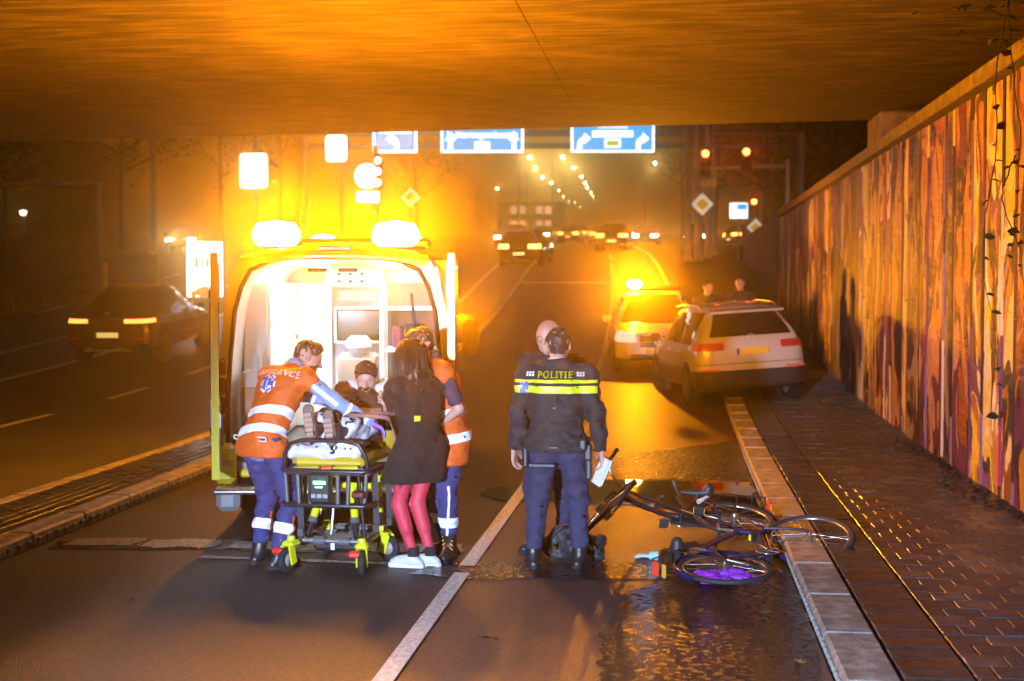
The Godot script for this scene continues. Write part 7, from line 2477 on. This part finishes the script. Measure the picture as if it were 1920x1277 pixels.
func build_lamps() -> void:
	var steel := mat("galvanised", Color(0.3, 0.3, 0.3), 0.5, 0.5)
	var proto := thing("street_lamp", "street lamp in the left row along the climbing road", "street lamp", V(0, 0, 0), 0.0, "street lamps along the road")
	var m := MB.new()
	m.tube([V(0, -0.3, 0), V(0, 5, 0), V(0, 9.4, 0), V(0.1, 9.9, 0), V(0.5, 10.05, 0), V(1.1, 10.1, 0)], [0.12, 0.09, 0.07, 0.06, 0.05, 0.045], 8)
	part("pole", m, steel, proto)
	m = MB.new()
	m.box(V(1.3, 10.1, 0), V(0.7, 0.12, 0.3), 0.05)
	part("lamp_head", m, steel, proto)
	m = MB.new()
	m.ball(V(1.3, 9.98, 0.05), V(0.13, 0.12, 0.13), 12)
	part("lamp_light", m, glow("street_lamp_light", Color(1.0, 0.86, 0.55), 420.0), proto)
	var spots := [[-17.6, 17.9, -170.9], [-19.5, 18.9, -197.9], [-22.0, 20.4, -234.9], [-23.0, 21.6, -264.1], [-25.4, 23.4, -310.2], [-29.4, 26.0, -375.4], [-31.1, 27.0, -413.6], [-13.5, 17.9, -171.3], [-14.2, 19.0, -199.5], [-15.3, 20.4, -233.7], [-16.7, 21.7, -265.8], [-2.4, 18.5, -187.8], [-31.4, 19.5, -248.0], [-31.5, 28.6, -450.0], [-32.5, 30.0, -490.0], [-18.4, 23.2, -300.0], [-20.3, 25.0, -345.0], [-22.4, 27.0, -395.0]]
	for k in spots.size():
		var p: Array = spots[k]
		var n: Node3D = proto if k == 0 else copy(proto, "street_lamp", V(0, 0, 0), 0.0, "street lamp in the left row along the climbing road" if k < 7 or k in [13, 14] else "street lamp in the right row along the climbing road" if k < 11 or k > 14 else "lone street lamp right of the lamp rows" if k == 11 else "lone street lamp left of the lamp rows", "street lamps along the road")
		n.position = V(p[0] - 1.3, p[1] - 10.0, p[2])
		if k < 3 or k == 7 or k == 8 or k == 11: omni("street_light", V(p[0], p[1] - 0.1, p[2] + 0.05), Color(1.0, 0.8, 0.45), 14.0, 0.2)
	# tall posts beside the turning lane, without visible heads
	var pp := thing("tall_lamp_post", "first bare steel lamp post in the line leading away from the viaduct", "lamp post", V(0.65, gy(-60.6), -60.6), 0.0, "tall posts beside the turning lane")
	m = MB.new()
	m.tube([V(0, -0.1, 0), V(0, 12, 0)], [0.16, 0.1], 10)
	part("shaft", m, mat("pale_steel", Color(0.4, 0.4, 0.4), 0.5, 0.3), pp)
	m = MB.new()
	m.box(V(0, 0.3, 0.15), V(0.16, 0.5, 0.04), 0.02)
	part("service_door", m, steel, pp)
	m = MB.new()
	m.lathe([Vector2(0.16, 0.12), Vector2(0.26, 0.05), Vector2(0.28, -0.05)], 12)
	part("foot_ring", m, steel, pp)
	for q in [[1.1, -63.0, "second"], [1.62, -66.0, "third"], [2.0, -69.0, "fourth"]]: copy(pp, "tall_lamp_post", V(q[0], gy(q[1]), q[1]), 0.0, "%s bare steel lamp post in the line leading away from the viaduct" % q[2])
	copy(pp, "tall_lamp_post", V(-27.9, gy(-72.5), -72.5), 0.0, "tall steel lamp post standing alone on the left verge", "")
	# small garden lamp on the left
	var gl := thing("path_lamp", "small glowing path lamp among the trees on the left", "lamp", V(-38.0, gy(-78.0), -78.0))
	m = MB.new()
	m.tube([V(0, -0.1, 0), V(0, 2.2, 0)], 0.05, 8)
	part("post", m, steel, gl)
	m = MB.new()
	m.lathe([Vector2(0.001, 0.0), Vector2(0.14, 0.02), Vector2(0.2, 0.24), Vector2(0.001, 0.28)], 14, Transform3D(Basis(), V(0, 2.2, 0)))
	part("lamp_light", m, glow("path_lamp_light", Color(1.0, 0.85, 0.55), 12.0), gl)

func build_floodlight() -> void:      # the emergency crew's work lamp beside the photographer, which lights the figures from the front left
	var t := thing("work_floodlight", "tripod work lamp of the crew standing beside the camera", "floodlight", V(-2.3, 0, 0.6))
	var blk := mat("black_frame", Color(0.016, 0.016, 0.018), 0.35)
	for k in 3:
		var a := TAU * k / 3 + 0.4
		var m := MB.new()
		m.tube([V(0, 0.9, 0), V(cos(a) * 0.5, 0.02, sin(a) * 0.5)], 0.014, 7)
		part("leg", m, blk, t)
	var m2 := MB.new()
	m2.tube([V(0, 0.7, 0), V(0, 1.85, 0)], 0.016, 8)
	part("pole", m2, blk, t)
	m2 = MB.new()
	m2.box(V(0, 1.98, 0.05), V(0.36, 0.26, 0.1), 0.02)
	part("housing", m2, blk, t)
	m2 = MB.new()
	m2.box(V(0, 1.98, -0.006), V(0.32, 0.22, 0.01), 0.0)
	part("lamp_light", m2, glow("flood_lamp", Color(0.72, 0.82, 1.0), 20.0), t)
	spot("flood_spot", V(-2.3, 1.98, 0.56), V(0.19, -0.25, -1.0), Color(0.52, 0.68, 1.0), FLOOD, 0.1, 22.0, 0.55)

func build_trees() -> void:
	var rg := RandomNumberGenerator.new()
	rg.seed = 99
	var bark := concrete("bark", Color(0.03, 0.022, 0.016), Color(0.11, 0.085, 0.07), Vector3(2, 0.6, 2), 0.95)
	var leaf := mat("foliage", Color(0.045, 0.05, 0.015), 0.8)
	leaf.backlight_enabled = true
	leaf.backlight = Color(0.2, 0.22, 0.08)
	var protos := []
	for v in 3:
		var t := thing("tree", "", "tree", V(0, 0, 0), 0.0, "dark trees beyond the road")
		var hh: float = [13.0, 11.0, 15.0][v]
		var trunk := MB.new()
		var tips := []
		var lean := V(rg.randf_range(-0.5, 0.5), 0, rg.randf_range(-0.5, 0.5))
		trunk.tube([V(0, -0.3, 0), V(0.02, 1.2, 0), lean * 0.4 + V(0, hh * 0.4, 0), lean + V(0, hh * 0.8, 0)], [0.3, 0.22, 0.16, 0.05], 9)
		for k in 16:
			var y := rg.randf_range(0.28, 0.78)
			var a := rg.randf() * TAU
			var p0 := lean * y + V(0, hh * y, 0)
			var ln: float = (1.05 - y) * hh * rg.randf_range(0.3, 0.5)
			var p1 := p0 + V(cos(a), 0.5, sin(a)) * ln * 0.55
			var p2 := p0 + V(cos(a) * 1.0, 0.85, sin(a) * 1.0) * ln
			trunk.tube([p0, p1, p2], [0.07, 0.045, 0.02], 6)
			tips.append(p2); tips.append(p1.lerp(p2, 0.5))
		part("trunk", trunk, bark, t)
		var cr := MB.new()
		for tip in tips:
			var n := 75 if v != 1 else 40
			for k in n:
				var c: Vector3 = tip + V(rg.randfn(0, 0.75), rg.randfn(0, 0.6), rg.randfn(0, 0.75))
				var b := rot(rg.randf_range(-80, 80), rg.randf_range(0, 360), rg.randf_range(-60, 60)) * rg.randf_range(0.6, 1.2)
				cr.quad(c + b * V(-0.16, 0, 0), c + b * V(0, 0.02, -0.08), c + b * V(0.16, 0, 0), c + b * V(0, 0.02, 0.08))
		part("crown", cr, leaf, t)
		protos.append(t)
	var spots := [[-33.0, -62.0, 0], [-38.0, -66.0, 1], [-44.0, -70.0, 2], [-36.0, -88.0, 0], [-47.0, -84.0, 1], [-30.0, -104.0, 2], [8.5, -74.0, 0], [13.0, -80.0, 2], [6.0, -92.0, 1], [18.0, -86.0, 0], [9.5, -108.0, 2], [3.5, -120.0, 0], [22.0, -104.0, 1], [-24.0, -130.0, 0], [-40.0, -120.0, 2], [1.0, -150.0, 2], [12.0, -140.0, 1], [-52.0, -104.0, 0]]
	var where := ["beside the pale portal frame", "behind the portal frame", "beyond the path lamp on the left", "behind the oncoming headlights", "at the far left behind the path lamp", "above the oncoming car on the left", "right behind the mast with red lights", "over the end of the painted wall", "behind the tall lamp posts", "at the right behind the painted wall", "between the lamp posts and the red mast", "behind the car with dazzling headlights", "at the far right beyond the wall", "left of the lamp rows up the road", "far off on the left verge", "right of the lone street lamp", "far up the road behind the signals", "at the far left edge of the verge"]
	for k in spots.size():
		var q: Array = spots[k]
		var lb: String = ["broad", "thin crowned", "tall"][q[2]] + " dark tree " + where[k]
		var n: Node3D
		if k < 3:
			n = protos[k]
			n.set_meta("label", lb)
		else: n = copy(protos[q[2]], "tree", V(0, 0, 0), 0.0, lb, "dark trees beyond the road")
		n.position = V(q[0], gy(q[1]) - 0.05, q[1])
		n.rotation.y = k * 1.7
	# hedge-like ground cover at the end of the left island
	var gr := MB.new()
	for k in 900:
		var x := rg.randf_range(-22.5, -19.6)
		var z := rg.randf_range(-46.0, -34.0)
		var c := V(x, gy(z), z)
		var b := rot(rg.randf_range(-25, 25), rg.randf_range(0, 360), rg.randf_range(-25, 25)) * rg.randf_range(0.6, 1.3)
		gr.tri(c + b * V(-0.05, 0, 0), c + b * V(0.05, 0, 0), c + b * V(0, 0.28, 0))
	var go := part(numbered("low_shrubs"), gr, leaf, self)
	go.set_meta("kind", "stuff")
	go.set_meta("label", "low ragged ground cover on the verge beyond the far carriageway")
	go.set_meta("category", "ground cover")

func build_far_building() -> void:
	var t := thing("office_building", "dark distant building with rows of faintly lit windows behind the lamps", "building", V(-19.5, gy(-190.0), -190.0))
	var m := MB.new()
	m.box(V(0, 2.2, -5), V(9.0, 5.0, 8.0), 0.05)
	part("wall", m, concrete("dark_facade", Color(0.03, 0.025, 0.022), Color(0.07, 0.06, 0.05), Vector3(0.2, 0.2, 0.2)), t)
	m = MB.new()
	m.box(V(0, 4.85, -5), V(9.4, 0.3, 8.4), 0.04)
	part("roof", m, mat("car_trim", Color(0.015, 0.015, 0.016), 0.45), t)
	var lit := glow("lit_window", Color(0.8, 0.45, 0.35), 1.6, Color(0.1, 0.1, 0.1))
	for f in 2:
		for k in 7:
			var w := MB.new()
			w.box(V(-3.6 + k * 1.2, 1.9 + f * 2.0, -0.98), V(0.9, 1.0, 0.05), 0.01)
			var wn := part("window", w, lit if k in [1, 2, 4, 5] else mat("car_glass", Color(0.012, 0.012, 0.012), 0.04, 0.0, 0.6), t)
			var fm := MB.new()
			fm.box(V(-3.6 + k * 1.2, 1.36 + f * 2.0, -0.96), V(1.0, 0.07, 0.12), 0.01)
			part("sill", fm, mats["galvanised"], wn)

const BEACON := 50.0
const FLOOD := 470.0
func _ready() -> void:
	build_sky_camera()
	build_ground()
	build_pavement()
	build_island()
	build_wall()
	build_bridge()
	build_ambulance()
	build_cars()
	build_people()
	build_bikes()
	build_signs()
	build_lamps()
	build_floodlight()
	build_far_building()
	build_trees()
	build_vine()
